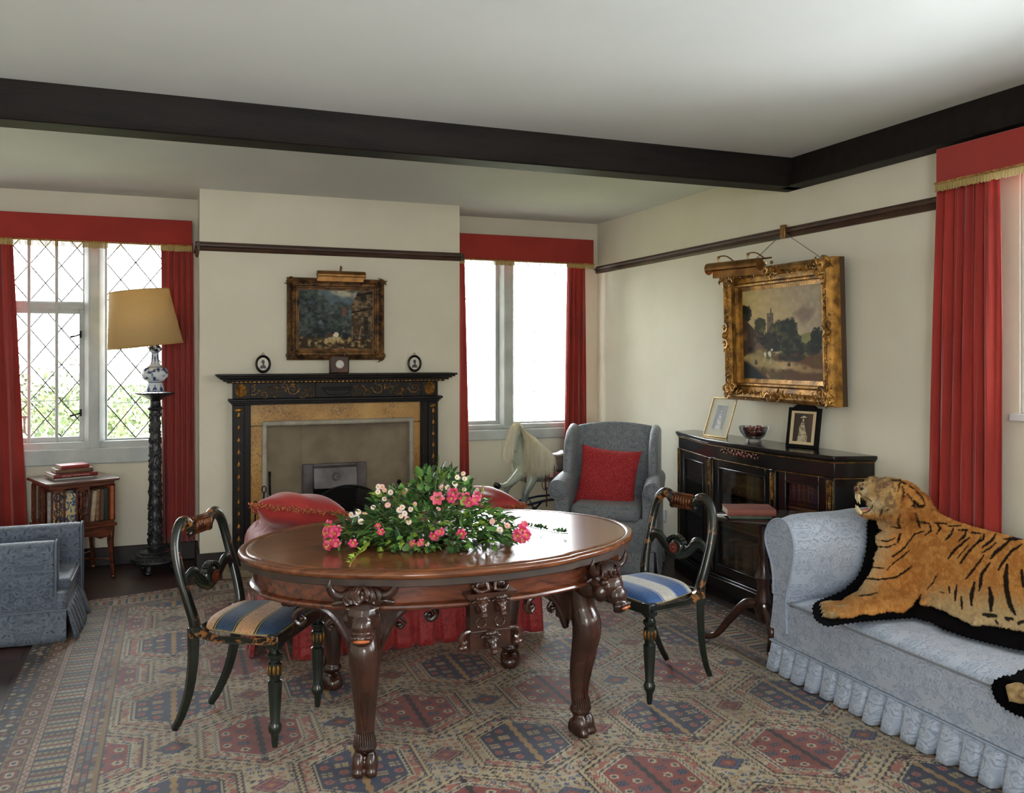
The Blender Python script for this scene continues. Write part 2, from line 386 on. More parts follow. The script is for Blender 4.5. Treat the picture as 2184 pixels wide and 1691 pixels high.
# ------------------------------------------------------------------ leaded windows
def leads(mb, x0, x1, z0, z1, y, w=.2, h=.255, r=.0042, bars=True, phase=0):
    def seg(a, b): mb.tube([a, b], r, 5)
    for sgn in (1, -1):
        for i in range(-30, 40):
            c = i*w + phase; pts = []
            # line: x = c + sgn*(z-z0)*w/h
            za, zb = z0, z1; s = sgn*w/h
            xa, xb = c, c+s*(zb-za)
            t0, t1 = 0.0, 1.0; dx = xb-xa
            for lo_, hi_ in ((x0, x1),):
                if abs(dx) < 1e-9: continue
                ta, tb = (lo_-(xa))/dx, (hi_-(xa))/dx
                if ta > tb: ta, tb = tb, ta
                t0, t1 = max(t0, ta), min(t1, tb)
            if t1-t0 > .01: seg((xa+dx*t0, y, za+(zb-za)*t0), (xa+dx*t1, y, za+(zb-za)*t1))
    if bars:
        z = z0+h/2*0+h
        while z < z1-.03:
            mb.tube([(x0,y+.006,z),(x1,y+.006,z)], .003, 5); z += h
def light_(win, x0, x1, z0, z1, y, fw, phase=0, bars=True, name='casement', ml=None, lr=.0042):
    f = MB(); f.bb(x0, x0+fw, y-.02, y+.02, z0, z1); f.bb(x1-fw, x1, y-.02, y+.02, z0, z1)
    f.bb(x0+fw, x1-fw, y-.02, y+.02, z0, z0+fw); f.bb(x0+fw, x1-fw, y-.02, y+.02, z1-fw, z1)
    c = f.build(name, M_paint, win, bevel=.004)
    MB().bb(x0+fw, x1-fw, y-.002, y+.002, z0+fw, z1-fw).build('pane', M_glass, c, smooth=False)
    l = MB(); leads(l, x0+fw, x1-fw, z0+fw, z1-fw, y, phase=phase, bars=bars, r=lr); l.build('lead_lattice', ml or M_lead, c)
    return c
def latch(par, p, sgn=1):
    m = MB(); p = Vector(p)
    m.box(p, (.014,.012,.05)); m.tube([p+Vector((0,-.012,0)), p+Vector((-.03*sgn,-.025,-.012)), p+Vector((-.065*sgn,-.025,-.02))], [.006,.005,.008], 8)
    m.build('latch', M_iron, par)
def oxx(px, Y): return oy(px, 700, Y).x
# left window: opening casement with two vertical bars, mullion, fixed light
win = MB(); y0 = YW+.1
mx0, mx1 = oxx(180, YW+.06), oxx(224, YW+.06)
x0, x1, z0, z1 = WL
win.bb(x0+.05, x1-.05, YW+.02, YW+.168, z0-.005, z0+.05); win.bb(x0+.05, x1-.05, YW+.02, YW+.168, z1-.05, z1)
win.bb(x0, x0+.05, YW+.02, YW+.17, z0, z1); win.bb(x1-.05, x1, YW+.02, YW+.17, z0, z1)
win.prism([(mx0,YW+.06),(mx0+.035,YW-.0),(mx1-.035,YW-.0),(mx1,YW+.06),(mx1,YW+.16),(mx0,YW+.16)], (0,0,z1-z0), (0,0,z0))
win.bb(mx0-.72-.07, mx0-.72, YW+.02, YW+.16, z0, z1)
w1 = struct(win, 'window_1', M_paint, bevel=.008)
s = MB(); s.bb(x0-.02, x1+.02, YW-.03, YW+.1, z0-.105, z0+.005); s.build('window_sill', M_paint, w1, bevel=.008)
zt = oy(100, 652, y0).z
lower = light_(w1, mx0-.72, mx0, z0+.05, zt-.02, y0, .035, name='casement', phase=mx0+.05)
upper = light_(w1, mx0-.72, mx0, zt+.02, z1-.05, y0, .012, name='fixed_light', bars=False, phase=mx0+.05)
MB().bb(mx0-.72, mx0, y0-.03, y0+.03, zt-.025, zt+.025).build('transom', M_paint, w1, bevel=.005)
for pxx in (62, 121):
    xx = oxx(pxx, y0-.05); MB().tube([(xx, y0-.05, z0+.04), (xx, y0-.05, z1-.02)], .011, 8).build('security_bar', M_paint, w1)
latch(lower, oy(172, 713, y0-.03)); latch(lower, oy(172, 880, y0-.03))
light_(w1, mx1, x1-.05, z0+.05, z1-.05, y0, .012, name='fixed_light', phase=mx1)
st = MB(); p = oy(52, 905, y0-.06); st.tube([p+Vector((0,0,.06)), p, p+Vector((.0,0,-.06))], [.012,.006,.01], 8); st.tube([p+Vector((-.02,0,.05)), p+Vector((.02,0,.05))], .008, 8); st.build('casement_stay', M_paint, lower)
# right window: two plain lights
win = MB(); x0, x1, z0, z1 = WR
a, b = oxx(1066, YW+.06), oxx(1096, YW+.06)
win.bb(x0+.05, x1-.05, YW+.02, YW+.168, z0-.005, z0+.04); win.bb(x0+.05, x1-.05, YW+.02, YW+.168, z1-.05, z1)
win.bb(x0, x0+.05, YW+.02, YW+.17, z0, z1); win.bb(x1-.05, x1, YW+.02, YW+.17, z0, z1)
win.prism([(a,YW+.06),(a+.02,YW),(b-.03,YW),(b,YW+.06),(b,YW+.16),(a,YW+.16)], (0,0,z1-z0), (0,0,z0))
w2 = struct(win, 'window_2', M_paint, bevel=.008)
MB().bb(x0-.02, x1+.02, YW-.03, YW+.1, z0-.085, z0+.0).build('window_sill', M_paint, w2, bevel=.008)
M_lead_bloom = mat('bloom_pale_lead', (186,190,186), .5)  # cames paler than lead, the window's bloom put into their colour
for q in (light_(w2, x0+.05, a, z0+.04, z1-.05, y0, .03, phase=x0, name='fixed_light', ml=M_lead_bloom, lr=.0026), light_(w2, b, x1-.05, z0+.04, z1-.05, y0, .014, phase=b, name='fixed_light', ml=M_lead_bloom, lr=.0026)): pass
# right-hand wall window with panelled shutter reveals
yr0, yr1, zr0, zr1 = .45, 2.73, 1.235, 2.42
w3 = MB(); w3.bb(XR+.36, XR+.44, yr0, yr0+.06, zr0, zr1); w3.bb(XR+.36, XR+.44, yr1-.06, yr1, zr0, zr1); w3.bb(XR+.36, XR+.44, yr0, yr1, zr0, zr0+.06); w3.bb(XR+.36, XR+.44, yr0, yr1, zr1-.06, zr1)
w3.bb(XR+.38, XR+.42, 1.56, 1.62, zr0, zr1); w3 = struct(w3, 'window_3', M_white, bevel=.004)
MB().bb(XR+.39, XR+.394, yr0+.06, yr1-.06, zr0+.06, zr1-.06).build('pane', M_glass, w3, smooth=False)
MB().bb(XR-.03, XR+.38, yr0-.04, yr1+.03, zr0-.03, zr0+.004).build('window_sill', M_white, w3, bevel=.006)
sh = MB(); sh.bb(XR+.01, XR+.35, yr1-.035, yr1-.003, zr0+.006, zr1); sh = sh.build('shutter', M_white, w3, bevel=.003)
for za, zb in ((zr0+.07, zr0+.59), (zr0+.64, zr1-.08)):
    t = MB()
    for (c0, c1, d0, d1) in ((.075,.315,za,za+.012),(.075,.315,zb-.012,zb),(.075,.087,za,zb),(.303,.315,za,zb)): t.bb(XR+c0, XR+c1, yr1-.043, yr1-.034, d0, d1)
    t.build('panel_moulding', M_white, sh, bevel=.002)
# ------------------------------------------------------------------ curtains and pelmets
def curtain(name, p_top, q_top, p_bot, q_bot, folds, amp, label, nrm, seed=0, group=None):
    """cloth hanging between two top points and two bottom points, gathered in soft folds"""
    pt, qt, pb, qb = map(Vector, (p_top, q_top, p_bot, q_bot)); nrm = Vector(nrm)
    rnd = random.Random(seed); ph = [rnd.uniform(-.5,.5) for _ in range(folds+3)]; am = [rnd.uniform(.5,1.25) for _ in range(folds+3)]
    mb = MB()
    def f(u, v):
        a = pt.lerp(qt, u); b = pb.lerp(qb, u); p = a.lerp(b, v)
        k = u*folds; i = int(k); fu = k-i; w = fu*fu*(3-2*fu)
        ph_ = ph[i]*(1-w)+ph[i+1]*w; am_ = am[i]*(1-w)+am[i+1]*w
        s = sin(2*pi*(k+.3*ph_)); d = (abs(s)**.7)*(1 if s > 0 else -1)
        d = d*am_*amp*(.55+.45*min(1, v*3)) + .25*amp*sin(2*pi*k*2.3+v*5+seed)
        side = (q_top[0]-p_top[0], q_top[1]-p_top[1], 0); sv = Vector(side).normalized()
        return p + nrm*(d+amp) + sv*(.2*amp*cos(2*pi*k)*v*am_)
    mb.grid(f, folds*14, 30)
    o = mb.build(name, M_red, None, solid=.004); return tag(o, label, 'curtain', group)
def pelmet(name, p, q, z0, z1, nrm, depth, label, fr_h=.035):
    p, q, nrm = Vector(p), Vector(q), Vector(nrm); d = (q-p).normalized()
    mid = (p+q)/2; L_ = (q-p).length
    t = thing(name, (mid.x, mid.y, z0), 0, label, 'pelmet')
    mb = MB()
    mb.prism([(0,0),(0,depth),(-.012,depth),(-.012,.012),(-L_+.012,.012),(-L_+.012,depth),(-L_,depth),(-L_,0)], (0,0,z1-z0), (q.x, q.y, z0), d, -nrm)
    mb.prism([(0,.01),(0,depth),(-L_,depth),(-L_,.01)], (0,0,.012), (q.x, q.y, z1-.012), d, -nrm)
    mb.build('valance', M_red, t, bevel=.003)
    g = MB(); n = int(L_/.006); rn = random.Random(3)
    for i in range(n):
        a = p + d*((i+.5)*L_/n) + nrm*.006; h = fr_h*rn.uniform(.85,1.05)
        g.add([a+Vector((0,0,z0+.004))-d*.0028, a+Vector((0,0,z0+.004))+d*.0028, a+Vector((0,0,z0-h))+d*.0026+nrm*.002, a+Vector((0,0,z0-h))-d*.0026+nrm*.002,
               a-nrm*.003+Vector((0,0,z0+.004)), a-nrm*.003+Vector((0,0,z0-h))], [(0,1,2,3),(0,3,5,4),(1,4,5,2)])
    g.build('fringe', M_fringe, t, smooth=False)
    b = MB(); b.tube([p+nrm*.008+Vector((0,0,z0+.004)), q+nrm*.008+Vector((0,0,z0+.004))], .006, 6); b.build('braid', mat('braid', (120,60,34), .8, col2=(190,150,80), nscale=90), t)
    return t
yp = YW-.16
pa, pb_ = oy(-120, 560, yp), oy(411, 560, yp)
pelmet('pelmet', (-1.75, yp, 0), (.125, yp, 0), oy(240, 519, yp).z, oy(240, 462, yp).z, (0,-1,0), .16, 'dark red cloth pelmet with gold fringe over the bay left of the fireplace', .04)
pelmet('pelmet', (2.085, yp, 0), (3.335, yp, 0), oy(1120, 561, yp).z+.008, oy(1120, 504, yp).z, (0,-1,0), .16, 'brick-red pelmet over the window behind the rocking horse')
xp = 3.30
pelmet('pelmet', (xp, .3, 0), (xp, 3.038, 0), 2.285, 2.45, (-1,0,0), .15, 'brick-red fringed pelmet under the wall beam at the right edge')
def cur2(name, pxt0, pxt1, pxb0, pxb1, Y, zt, zb, folds, amp, label, seed):
    return curtain(name, (oxx(pxt0,Y),Y,zt), (oxx(pxt1,Y),Y,zt), (oxx(pxb0,Y),Y,zb), (oxx(pxb1,Y),Y,zb), folds, amp, label, (0,-1,0), seed)
cur2('curtain', -70, 28, -80, 62, YW-.06, 2.30, .03, 4, .022, 'dark red curtain at the left edge of the photo, beside the barred casement', 1)
cur2('curtain', 344, 411, 347, 414, YW-.06, 2.30, .14, 5, .018, 'dark red curtain behind the tall lamp stand, against the chimney breast', 2)
cur2('curtain', 978, 990, 978, 1001, YW-.06, 2.27, .14, 1, .014, 'narrow red curtain half hidden by the right side of the chimney breast', 3)
cur2('curtain', 1209, 1247, 1199, 1250, YW-.06, 2.27, .14, 4, .018, 'sun-faded red curtain between the rocking horse and the wing armchair', 4)
curtain('curtain', (3.36, 3.06, 2.33), (3.36, 2.745, 2.33), (3.36, 3.13, .04), (3.36, 2.74, .04), 6, .02, 'bright red full-length curtain behind the tiger skin', (-1,0,0), 5)
# ------------------------------------------------------------------ garden beyond the back windows
M_grass = mat('lawn_grass', (104,108,64), .9, col2=(84,92,50), nscale=3, bump=.3)
M_hedge = mat('hedge_leaves', (40,58,32), .8, col2=(78,86,44), nscale=9, bump=1.0, bscale=30)
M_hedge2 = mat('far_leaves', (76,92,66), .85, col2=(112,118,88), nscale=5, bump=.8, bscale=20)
tag(MB().bb(-14, 9, 7.3, 34, -.6, -.35).build('lawn', M_grass, smooth=False), 'sunlit pale lawn outside the left window', 'lawn', kind='stuff')
def bush(loc, r, m, label, seed, n=900, leaf=.07):
    rn = random.Random(seed); mb = MB(); loc = Vector(loc)
    for i in range(n):
        d = Vector((rn.gauss(0,1), rn.gauss(0,1), rn.gauss(0,1))).normalized(); q = rn.uniform(.55, 1.0)
        k = 1+.35*noise.noise(d*2.2+loc)
        p = loc + Vector((d.x*r[0], d.y*r[1], d.z*r[2]))*q*k
        a = Vector((rn.gauss(0,1), rn.gauss(0,1), rn.gauss(0,1))).normalized(); b = d.cross(a).normalized()*leaf*rn.uniform(.6,1.3); a = a*leaf*rn.uniform(.6,1.3)
        mb.add([p-a*.5, p+b*.35, p+a*.6, p-b*.35], [(0,1,2,3)])
    for i in range(5):
        a = rn.uniform(0,6.28); mb.tube([loc-Vector((0,0,r[2])), loc+Vector((cos(a)*r[0]*.5, sin(a)*r[1]*.5, r[2]*.3))], [.05,.01], 5)
    tag(mb.build('garden_bush', m, smooth=False), label, 'bush')
bush((-2.0, 11.2, .62), (1.15,.8,.8), M_hedge, 'dark green rounded bush seen through the barred casement', 1, 2600)
bush((-.72, 12.6, .85), (.62,.6,1.05), M_hedge2, 'pale tall shrub seen behind the lamp through the leaded glass', 2, 1700)
bush((-5.6, 17.5, 1.75), (2.4,1.2,1.9), M_hedge2, 'misty pale green tree beyond the lawn at the far left', 3, 3600, .12)
bush((-1.3, 19.0, .55), (1.9,1.0,.7), M_hedge, 'low olive hedge beyond the lawn', 4, 2600, .09)
# ================================================================== painted surfaces (numpy)
def mixc(A, B, t): return A*(1-t[...,None]) + B*t[...,None]
def sm(x, a, b): t = np.clip((x-a)/(b-a), 0, 1); return t*t*(3-2*t)
def col3(c, like): return np.broadcast_to(nlin(c), like.shape+(3,)).copy()
def scene_one(u, v):
    """wooded lane with a white horse before a half-timbered inn"""
    n = fbm(u*7, v*7, 1, 5); n2 = fbm(u*22, v*22, 5, 3)
    C = mixc(col3((96,112,122),u), col3((188,184,160),u), sm(fbm(u*3,v*4,9,3)+.25*(v-.7), .42, .7))
    tr = sm(n + .6*(1-v) + .35*sm(.45-u, 0, .45) - .12, .40, .72)
    C = mixc(C, mixc(col3((34,42,42),u), col3((84,94,88),u), sm(.5*n2+.8*n, .45, .95)), tr)
    tower = (np.abs(u-.61) < .03) & (v > .55) & (v < .72); C[tower] = nlin((120,84,70))
    house = sm(u - (.70+.10*np.maximum(0,v-.75)/.25 - .0*v), 0, .01)*sm(v,.22,.24)
    hc = mixc(col3((74,60,46),u), col3((128,108,78),u), sm(n2, .4, .7))
    hc = mixc(hc, col3((34,26,22),u), sm(np.maximum(np.exp(-((v-.62-.25*(u-.7))/.02)**2), np.exp(-((v-.95-.2*(u-.9))/.03)**2)), .4, .8))
    hc = mixc(hc, col3((24,20,20),u), ((np.abs(u-.88)<.04)&(np.abs(v-.86)<.06)).astype(float)*.8)
    hc = mixc(hc, col3((22,18,16),u), ((np.abs(u-.91)<.03)&(v<.55)&(v>.22)).astype(float)*.8)
    C = mixc(C, hc, house)
    gr = sm(.2-v+.05*n, 0, .05); C = mixc(C, mixc(col3((60,46,28),u), col3((186,158,106),u), sm(n2+.5*np.exp(-((v-.13)/.05)**2)*np.exp(-((u-.45)/.25)**2), .45, 1.0)), gr)
    def spot(C, x, y, rx, ry, c, k=1.0): return mixc(C, col3(c,u), k*sm(1-((u+.03*(n2-.5)-x)/(rx*.8))**2-((v-y)/(ry*.85))**2+.9*(n2-.5), 0, .6))
    for x, y, rx, ry, c in ((.50,.235,.05,.06,(222,210,180)),(.47,.15,.012,.06,(200,190,160)),(.53,.15,.012,.06,(190,180,150)),(.42,.23,.04,.05,(92,52,36)),(.61,.2,.03,.09,(34,34,36)),(.61,.3,.015,.02,(150,130,110)),(.66,.12,.02,.06,(150,120,90)),(.78,.15,.09,.03,(66,44,30)),(.36,.15,.02,.02,(200,190,170)),(.80,.27,.035,.05,(120,70,50))): C = spot(C, x, y, rx, ry, c)
    C = mixc(C, col3((150,120,84),u), (((np.abs(u-.72)<.006)|(np.abs(u-.835-.15*(v-.3))<.008))&(v>.15)&(v<.38)).astype(float))
    return C*(.75+.5*n2[...,None])
def scene_two(u, v):
    """church tower and great tree above a village street, horses and cattle"""
    n = fbm(u*5, v*5, 2, 5); n2 = fbm(u*24, v*24, 7, 3); n3 = fbm(u*9, v*9, 12, 4)
    C = mixc(col3((206,180,122),u), col3((176,158,132),u), sm(u+.4*v, .5, 1.2))
    C = mixc(C, col3((142,116,104),u), sm(n+.5*np.exp(-((u-.78)/.2)**2-((v-.74)/.13)**2), .62, .9)*.9)
    C = mixc(C, col3((160,160,148),u), sm(n3, .5, .75)*sm(u,.5,.9)*.6)
    hill = sm(.47+.04*np.sin(u*9)-v, 0, .01)*sm(u,.68,.72); C = mixc(C, col3((138,134,82),u), hill)
    tw = ((u>.33)&(u<.415)&(v<.73+.0*u)&(v>.4)) | ((u>.375)&(u<.398)&(v<.78)&(v>.7)); C = mixc(C, mixc(col3((128,104,82),u), col3((92,76,64),u), sm(n3,.4,.6)), tw.astype(float))
    C = mixc(C, col3((70,56,46),u), ((np.abs(u-.365)<.012)&(np.abs(v-.66)<.03)).astype(float)*.8)
    def tree(C, cx, cy, rx, ry, c1=(26,28,20), c2=(66,66,38)):
        d = ((u-cx)/rx)**2+((v-cy)/ry)**2 + 1.3*(n3-.5)+.9*(fbm(u*40,v*40,17,3)-.5)
        return mixc(C, mixc(col3(c1,u), col3(c2,u), sm(.6*n2+.4*n3,.42,.72)), sm(1-d, -.12, .3))
    C = tree(C, .05, .73, .08, .1); C = tree(C, .47, .52, .13, .12, (58,56,34), (98,92,52)); C = tree(C, .24,.58,.08,.1,(60,60,40),(100,96,60))
    h = sm(.70-.42*np.maximum(0,u-.02)/.35*.8 - v, 0, .01)*sm(.36-u,0,.03)
    hc = mixc(col3((74,58,48),u), col3((120,96,76),u), sm(n3,.42,.62)*sm(.56-v,0,.1)); hc = mixc(hc, col3((30,24,24),u), ((np.abs(u-.1)<.03)&(np.abs(v-.3)<.06)).astype(float))
    C = mixc(C, hc, h); C = tree(C, .36,.42,.12,.13,(34,30,24),(60,50,36)); C = tree(C, .61,.50,.115,.17); C = tree(C, .6,.42,.17,.13); C = tree(C, .66,.34,.18,.1); C = tree(C, .93,.42,.08,.13); C = tree(C,.84,.34,.1,.08)
    g = sm(.30+.03*np.sin(u*7)-v+.03*n3, 0, .06)
    gc = mixc(col3((96,66,38),u), col3((196,164,112),u), sm(n3+.6*np.exp(-((v-.19-.12*(.3-u))/.05)**2)-.3*sm(u,.4,.9), .5, .95))
    gc = mixc(gc, col3((112,116,62),u), sm(n,.5,.7)*.4); gc = mixc(gc, col3((36,42,46),u), sm(.33-u-1.4*v+.08*n3, 0, .08)); gc = mixc(gc, col3((104,60,28),u), sm(u,.5,.8)*.5)
    C = mixc(C, gc, g); C = mixc(C, col3((24,20,16),u), .85*sm(1-((u-.62)/.2)**2-((v-.26)/.07)**2, 0, .5))
    for x, y, rx, ry, c in ((.30,.28,.022,.045,(226,220,196)),(.36,.28,.022,.05,(232,224,200)),(.385,.33,.02,.02,(226,216,190)),(.29,.22,.006,.05,(200,190,170)),(.37,.22,.006,.05,(200,190,170)),(.53,.14,.04,.03,(196,176,138)),(.45,.25,.022,.04,(132,72,42)),(.2,.27,.014,.04,(160,140,110)),(.18,.2,.02,.04,(50,50,60)),(.67,.28,.07,.03,(88,50,30)),(.6,.18,.03,.04,(40,30,24)),(.78,.15,.04,.03,(130,86,50)),(.32,.33,.01,.04,(110,90,80))): C = mixc(C, col3(c,u), .9*sm(1-((u+.03*(n2-.5)-x)/(rx*.8))**2-((v+.04*(n3-.5)-y)/(ry*.85))**2+.9*(n2-.5), 0, .6))
    return C*(.82+.36*n2[...,None])
def lady(u, v, hat=True, bg=(60,46,38), dress=(206,188,156)):
    n = fbm(u*14, v*20, 3, 3); C = mixc(col3(bg,u), col3(tuple(min(255,int(c*1.7)) for c in bg),u), sm(u+.4*v,.6,1.3)*.6)
    w = .09+.16*sm(.62-v,0,.5)+.05*np.exp(-((v-.5)/.08)**2); d = np.abs(u-.5-.03*np.sin(v*9))/w
    C = mixc(C, mixc(col3(tuple(int(c*.7) for c in dress),u), col3(dress,u), sm(n,.3,.65)), sm(1.1-d,0,.2)*sm(.70-v,0,.04))
    f = 1-((u-.5)/.055)**2-((v-.76)/.06)**2; C = mixc(C, col3((40,30,26),u), sm(1-((u-.52)/.085)**2-((v-.78)/.07)**2,0,.3)); C = mixc(C, col3(dress,u), sm(f,0,.4))
    if hat:
        C = mixc(C, col3(dress,u), np.maximum(sm(1-((u-.5)/.19)**2-((v-.86-.06*(u-.5))/.022)**2,0,.3), sm(1-((u-.52)/.1)**2-((v-.88)/.035)**2,0,.3)))
    return C
def silhouette(u, v):
    C = col3((214,204,190),u); d = np.minimum(1-((u-.5)/.15)**2-((v-.66)/.15)**2, 9)
    b = sm(.42-v,0,.02)*sm(.30-np.abs(u-.5)-.5*(v-.2),0,.03)*sm(v-.16,0,.02); nk = ((np.abs(u-.53)<.07)&(v>.38)&(v<.6)).astype(float)
    return mixc(C, col3((34,24,24),u), np.clip(sm(d,0,.1)+b+nk,0,1))
M_paintg = mat('varnished_oil_paint', attr=True, rough=.6, bump=.08, bscale=220, spec=.25)
M_print = mat('photographic_print', attr=True, rough=.35)
def canvas(name, A, B, D, f, parent, m=M_paintg, nu=150, nv=130, mask=None):
    """A lower left corner, B lower right, D upper left"""
    A, B, D = (np.array(p) for p in (A, B, D)); u, v = np.meshgrid(np.linspace(0,1,nu), np.linspace(0,1,nv), indexing='ij')
    P = A + u[...,None]*(B-A) + v[...,None]*(D-A)
    return fast_grid(name, P, f(u, v), m, parent, None if mask is None else mask(u, v))
# ================================================================== fireplace surround
M_fp = mat('ebonised_carved_wood', (18,15,15), .42, col2=(30,24,21), nscale=7, spec=.25, bump=.05)
fp = thing('fireplace_surround', (1.13, YC, 0), 0, 'black and gilt carved mantelpiece with yellow marble slips on the chimney breast', 'mantelpiece')
YF = 6.24
def X_(px, Y=YF): return oxx(px, Y)
def Z_(x, y, Y=YF): return oy(x, y, Y).z
zsh = 1.362; zfr1 = 1.315; zfr0 = 1.19; zm = 1.15
xl0, xl1, xr0, xr1 = X_(497), X_(535), X_(899), X_(934)
sh = MB()
for (w, d, a, b) in ((0,.215,zsh-.014,zsh),(.012,.20,zsh-.026,zsh-.014),(.03,.18,zsh-.036,zsh-.026),(.05,.16,zsh-.05,zsh-.036),(.075,.13,1.30,zsh-.05)):
    sh.bb(xl0-.115+w, xr1+.115-w, YC-d, YC, a, b)
sh.build('shelf', M_fp, fp, bevel=.004)
dn = MB(); n = 52
for i in range(n): 
    x = xl0-.02+(xr1-xl0+.04)*(i+.5)/n; dn.bb(x-.008, x+.008, YC-.138, YC-.13, 1.303, 1.315)
dn.build('dentil_row', M_gold, fp, smooth=False)
fz = MB(); fz.bb(xl0, xr1, YF+.012, YC, zfr0, 1.30); fz.bb(xl0-.0, xl1, YF, YC, zfr0, 1.30); fz.bb(xr0, xr1, YF, YC, zfr0, 1.30); fz.bb(.94,1.19,YF,YC,zfr0+.002,1.30)
fz.build('frieze', M_fp, fp, bevel=.003)
rn = random.Random(5)
def scroll(mb, cx, cz, r, turns, s, Y, w=.0035, a0=0.0, n=26):
    pts = [(cx+s*r*(1-i/n)*cos(a0+turns*2*pi*i/n), Y, cz+r*(1-i/n)*sin(a0+turns*2*pi*i/n)) for i in range(n)]
    mb.tube(pts, [w*(1-.5*i/n) for i in range(n)], 5)
for s in (-1, 1):
    sc = MB()
    for k in range(4):
        cx = 1.085+s*(.17+k*.135); cz = 1.245+(.008 if k%2 else -.008)
        scroll(sc, cx, cz, .042, 1.6, s, YF+.008, .0032, a0=pi if k%2 else 0)
        scroll(sc, cx+s*.06, cz+(.02 if k%2 else -.02), .03, 1.2, -s, YF+.008, .0026, a0=rn.uniform(0,6))
        for q in range(9):
            a = rn.uniform(0,6.28); p = Vector((cx+cos(a)*.05, YF+.007, cz+sin(a)*.034)); d = Vector((cos(a+1), 0, sin(a+1)))
            sc.ell(p, (.010,.004,.004), 6, 4, Matrix.Rotation(-(a+1), 3, 'Y'))
    sc.build('gilt_scrollwork', M_gold, fp)
tb = MB(); tb.bb(.985,1.2,YF-.012,YF-.002,1.252,1.264); tb.prism([(-.1,0),(.1,0),(.07,-.03),(0,-.042),(-.07,-.03)], (0,.01,0), (1.092,YF-.012,1.245), (1,0,0), (0,0,1)); tb.build('frieze_tablet', M_fp, fp, bevel=.003)
for cx in ((xl0+xl1)/2-.005, (xr0+xr1)/2):
    ro = MB()
    for k in range(16):
        a = 2*pi*k/16; ro.ell((cx+cos(a)*.026, YF-.003, 1.246+sin(a)*.034), (.016,.006,.006), 8, 5, Matrix.Rotation(-math.atan2(sin(a)*.034, cos(a)*.026), 3, 'Y'))
    ro.ell((cx, YF-.005, 1.246), (.012,.008,.014), 10, 6); ro.ell((cx, YF+.001, 1.246), (.042,.005,.052), 20, 6)
    ro.build('gilt_rosette', M_gold, fp)
mo = MB()
for w, d, a, b in ((.03,.12,1.172,1.19),(.018,.108,1.16,1.172),(.008,.098,1.148,1.16)): mo.bb(xl0-w, xr1+w, YC-d, YC, a, b)
mo.build('moulding', M_fp, fp, bevel=.003)
for (a, b) in ((xl0, xl1), (xr0, xr1)):
    p = MB(); p.bb(a, b, YF+.012, YC, 0, 1.15); w = (b-a); s0 = a if a < 1 else b-.075
    p.bb(s0, s0+.075, YF-.005, YC, 0, 1.148); p.bb(s0-.01, s0+.085, YF-.015, YC, 0, .14)
    pl = p.build('pilaster', M_fp, fp, bevel=.004)
    g = MB(); cx = s0+.038; z = 1.10
    g.ell((cx, YF-.006, 1.115), (.028,.006,.014), 10, 5)
    for k in range(11):
        g.lathe([(.001,.03),(.006,.02),(.013,.0),(.009,-.004)], (cx, YF-.006, z-.03), 7, sy=.5); g.tube([(cx,YF-.006,z),(cx,YF-.006,z-.085)], .0018, 4); z -= .085
    g.build('gilt_husk_drop', M_gold, pl)
bd = MB()
for k in range(70): bd.ell((X_(903), YF-.002, .12+k*.0148), .0055, 6, 4)
bd.build('bead_strip', mat('worn_black_gloss', (60,60,60), .25, .3), fp)
def marble():
    m = mat('yellow_marble', (206,160,84), .35, col2=(176,124,56), nscale=4, coat=.2)
    N = m.node_tree.nodes; L = m.node_tree.links; b = N['Principled BSDF']; src = b.inputs['Base Color'].links[0].from_socket
    tc = N.new('ShaderNodeTexCoord'); v = N.new('ShaderNodeTexVoronoi'); v.feature = 'DISTANCE_TO_EDGE'; v.inputs['Scale'].default_value = 16
    ns = N.new('ShaderNodeTexNoise'); ns.inputs['Scale'].default_value = 9; ns.inputs['Detail'].default_value = 6; L.new(tc.outputs['Object'], ns.inputs[0])
    vm = N.new('ShaderNodeMix'); vm.data_type='RGBA'; vm.blend_type='LINEAR_LIGHT'; vm.inputs[0].default_value=.35; L.new(tc.outputs['Object'], vm.inputs[6]); L.new(ns.outputs[1], vm.inputs[7]); L.new(vm.outputs[2], v.inputs[0])
    mr = N.new('ShaderNodeMapRange'); mr.inputs['From Max'].default_value = .09; mr.inputs['To Min'].default_value = 1; mr.inputs['To Max'].default_value = 0; L.new(v.outputs[0], mr.inputs[0])
    n2 = N.new('ShaderNodeTexNoise'); n2.inputs['Scale'].default_value = 3.2; n2.inputs['Detail'].default_value = 5; L.new(tc.outputs['Object'], n2.inputs[0])
    m3 = N.new('ShaderNodeMapRange'); m3.inputs['From Min'].default_value=.42; m3.inputs['From Max'].default_value=.62; L.new(n2.outputs[0], m3.inputs[0])
    mu = N.new('ShaderNodeMath'); mu.operation='MULTIPLY'; L.new(mr.outputs[0], mu.inputs[0]); L.new(m3.outputs[0], mu.inputs[1])
    mx = N.new('ShaderNodeMix'); mx.data_type='RGBA'; L.new(mu.outputs[0], mx.inputs[0]); L.new(src, mx.inputs[6]); mx.inputs[7].default_value=(*lin((52,46,52)),1); L.new(mx.outputs[2], b.inputs['Base Color']); return m
M_marble = marble()
M_stone = mat('hearth_stone', (158,144,122), .85, col2=(132,118,98), nscale=5, bump=.2, bscale=20)
ys = 6.285
ml0, ml1, mr0, mr1 = xl1-.002, FX0+.0, FX1, xr0+.002
for nm, b in (('marble_slip', (ml0, ml1, ys, YC, 0, .995)), ('marble_slip', (mr0, mr1, ys, YC, 0, .995)), ('marble_slip', (ml0, mr1, ys, YC, 1.0, 1.152))):
    MB().bb(*b).build(nm, M_marble, fp, bevel=.002)
eg = MB(); M_edge = mat('pale_stone_moulding', (178,172,156), .6, col2=(150,144,130), nscale=9)
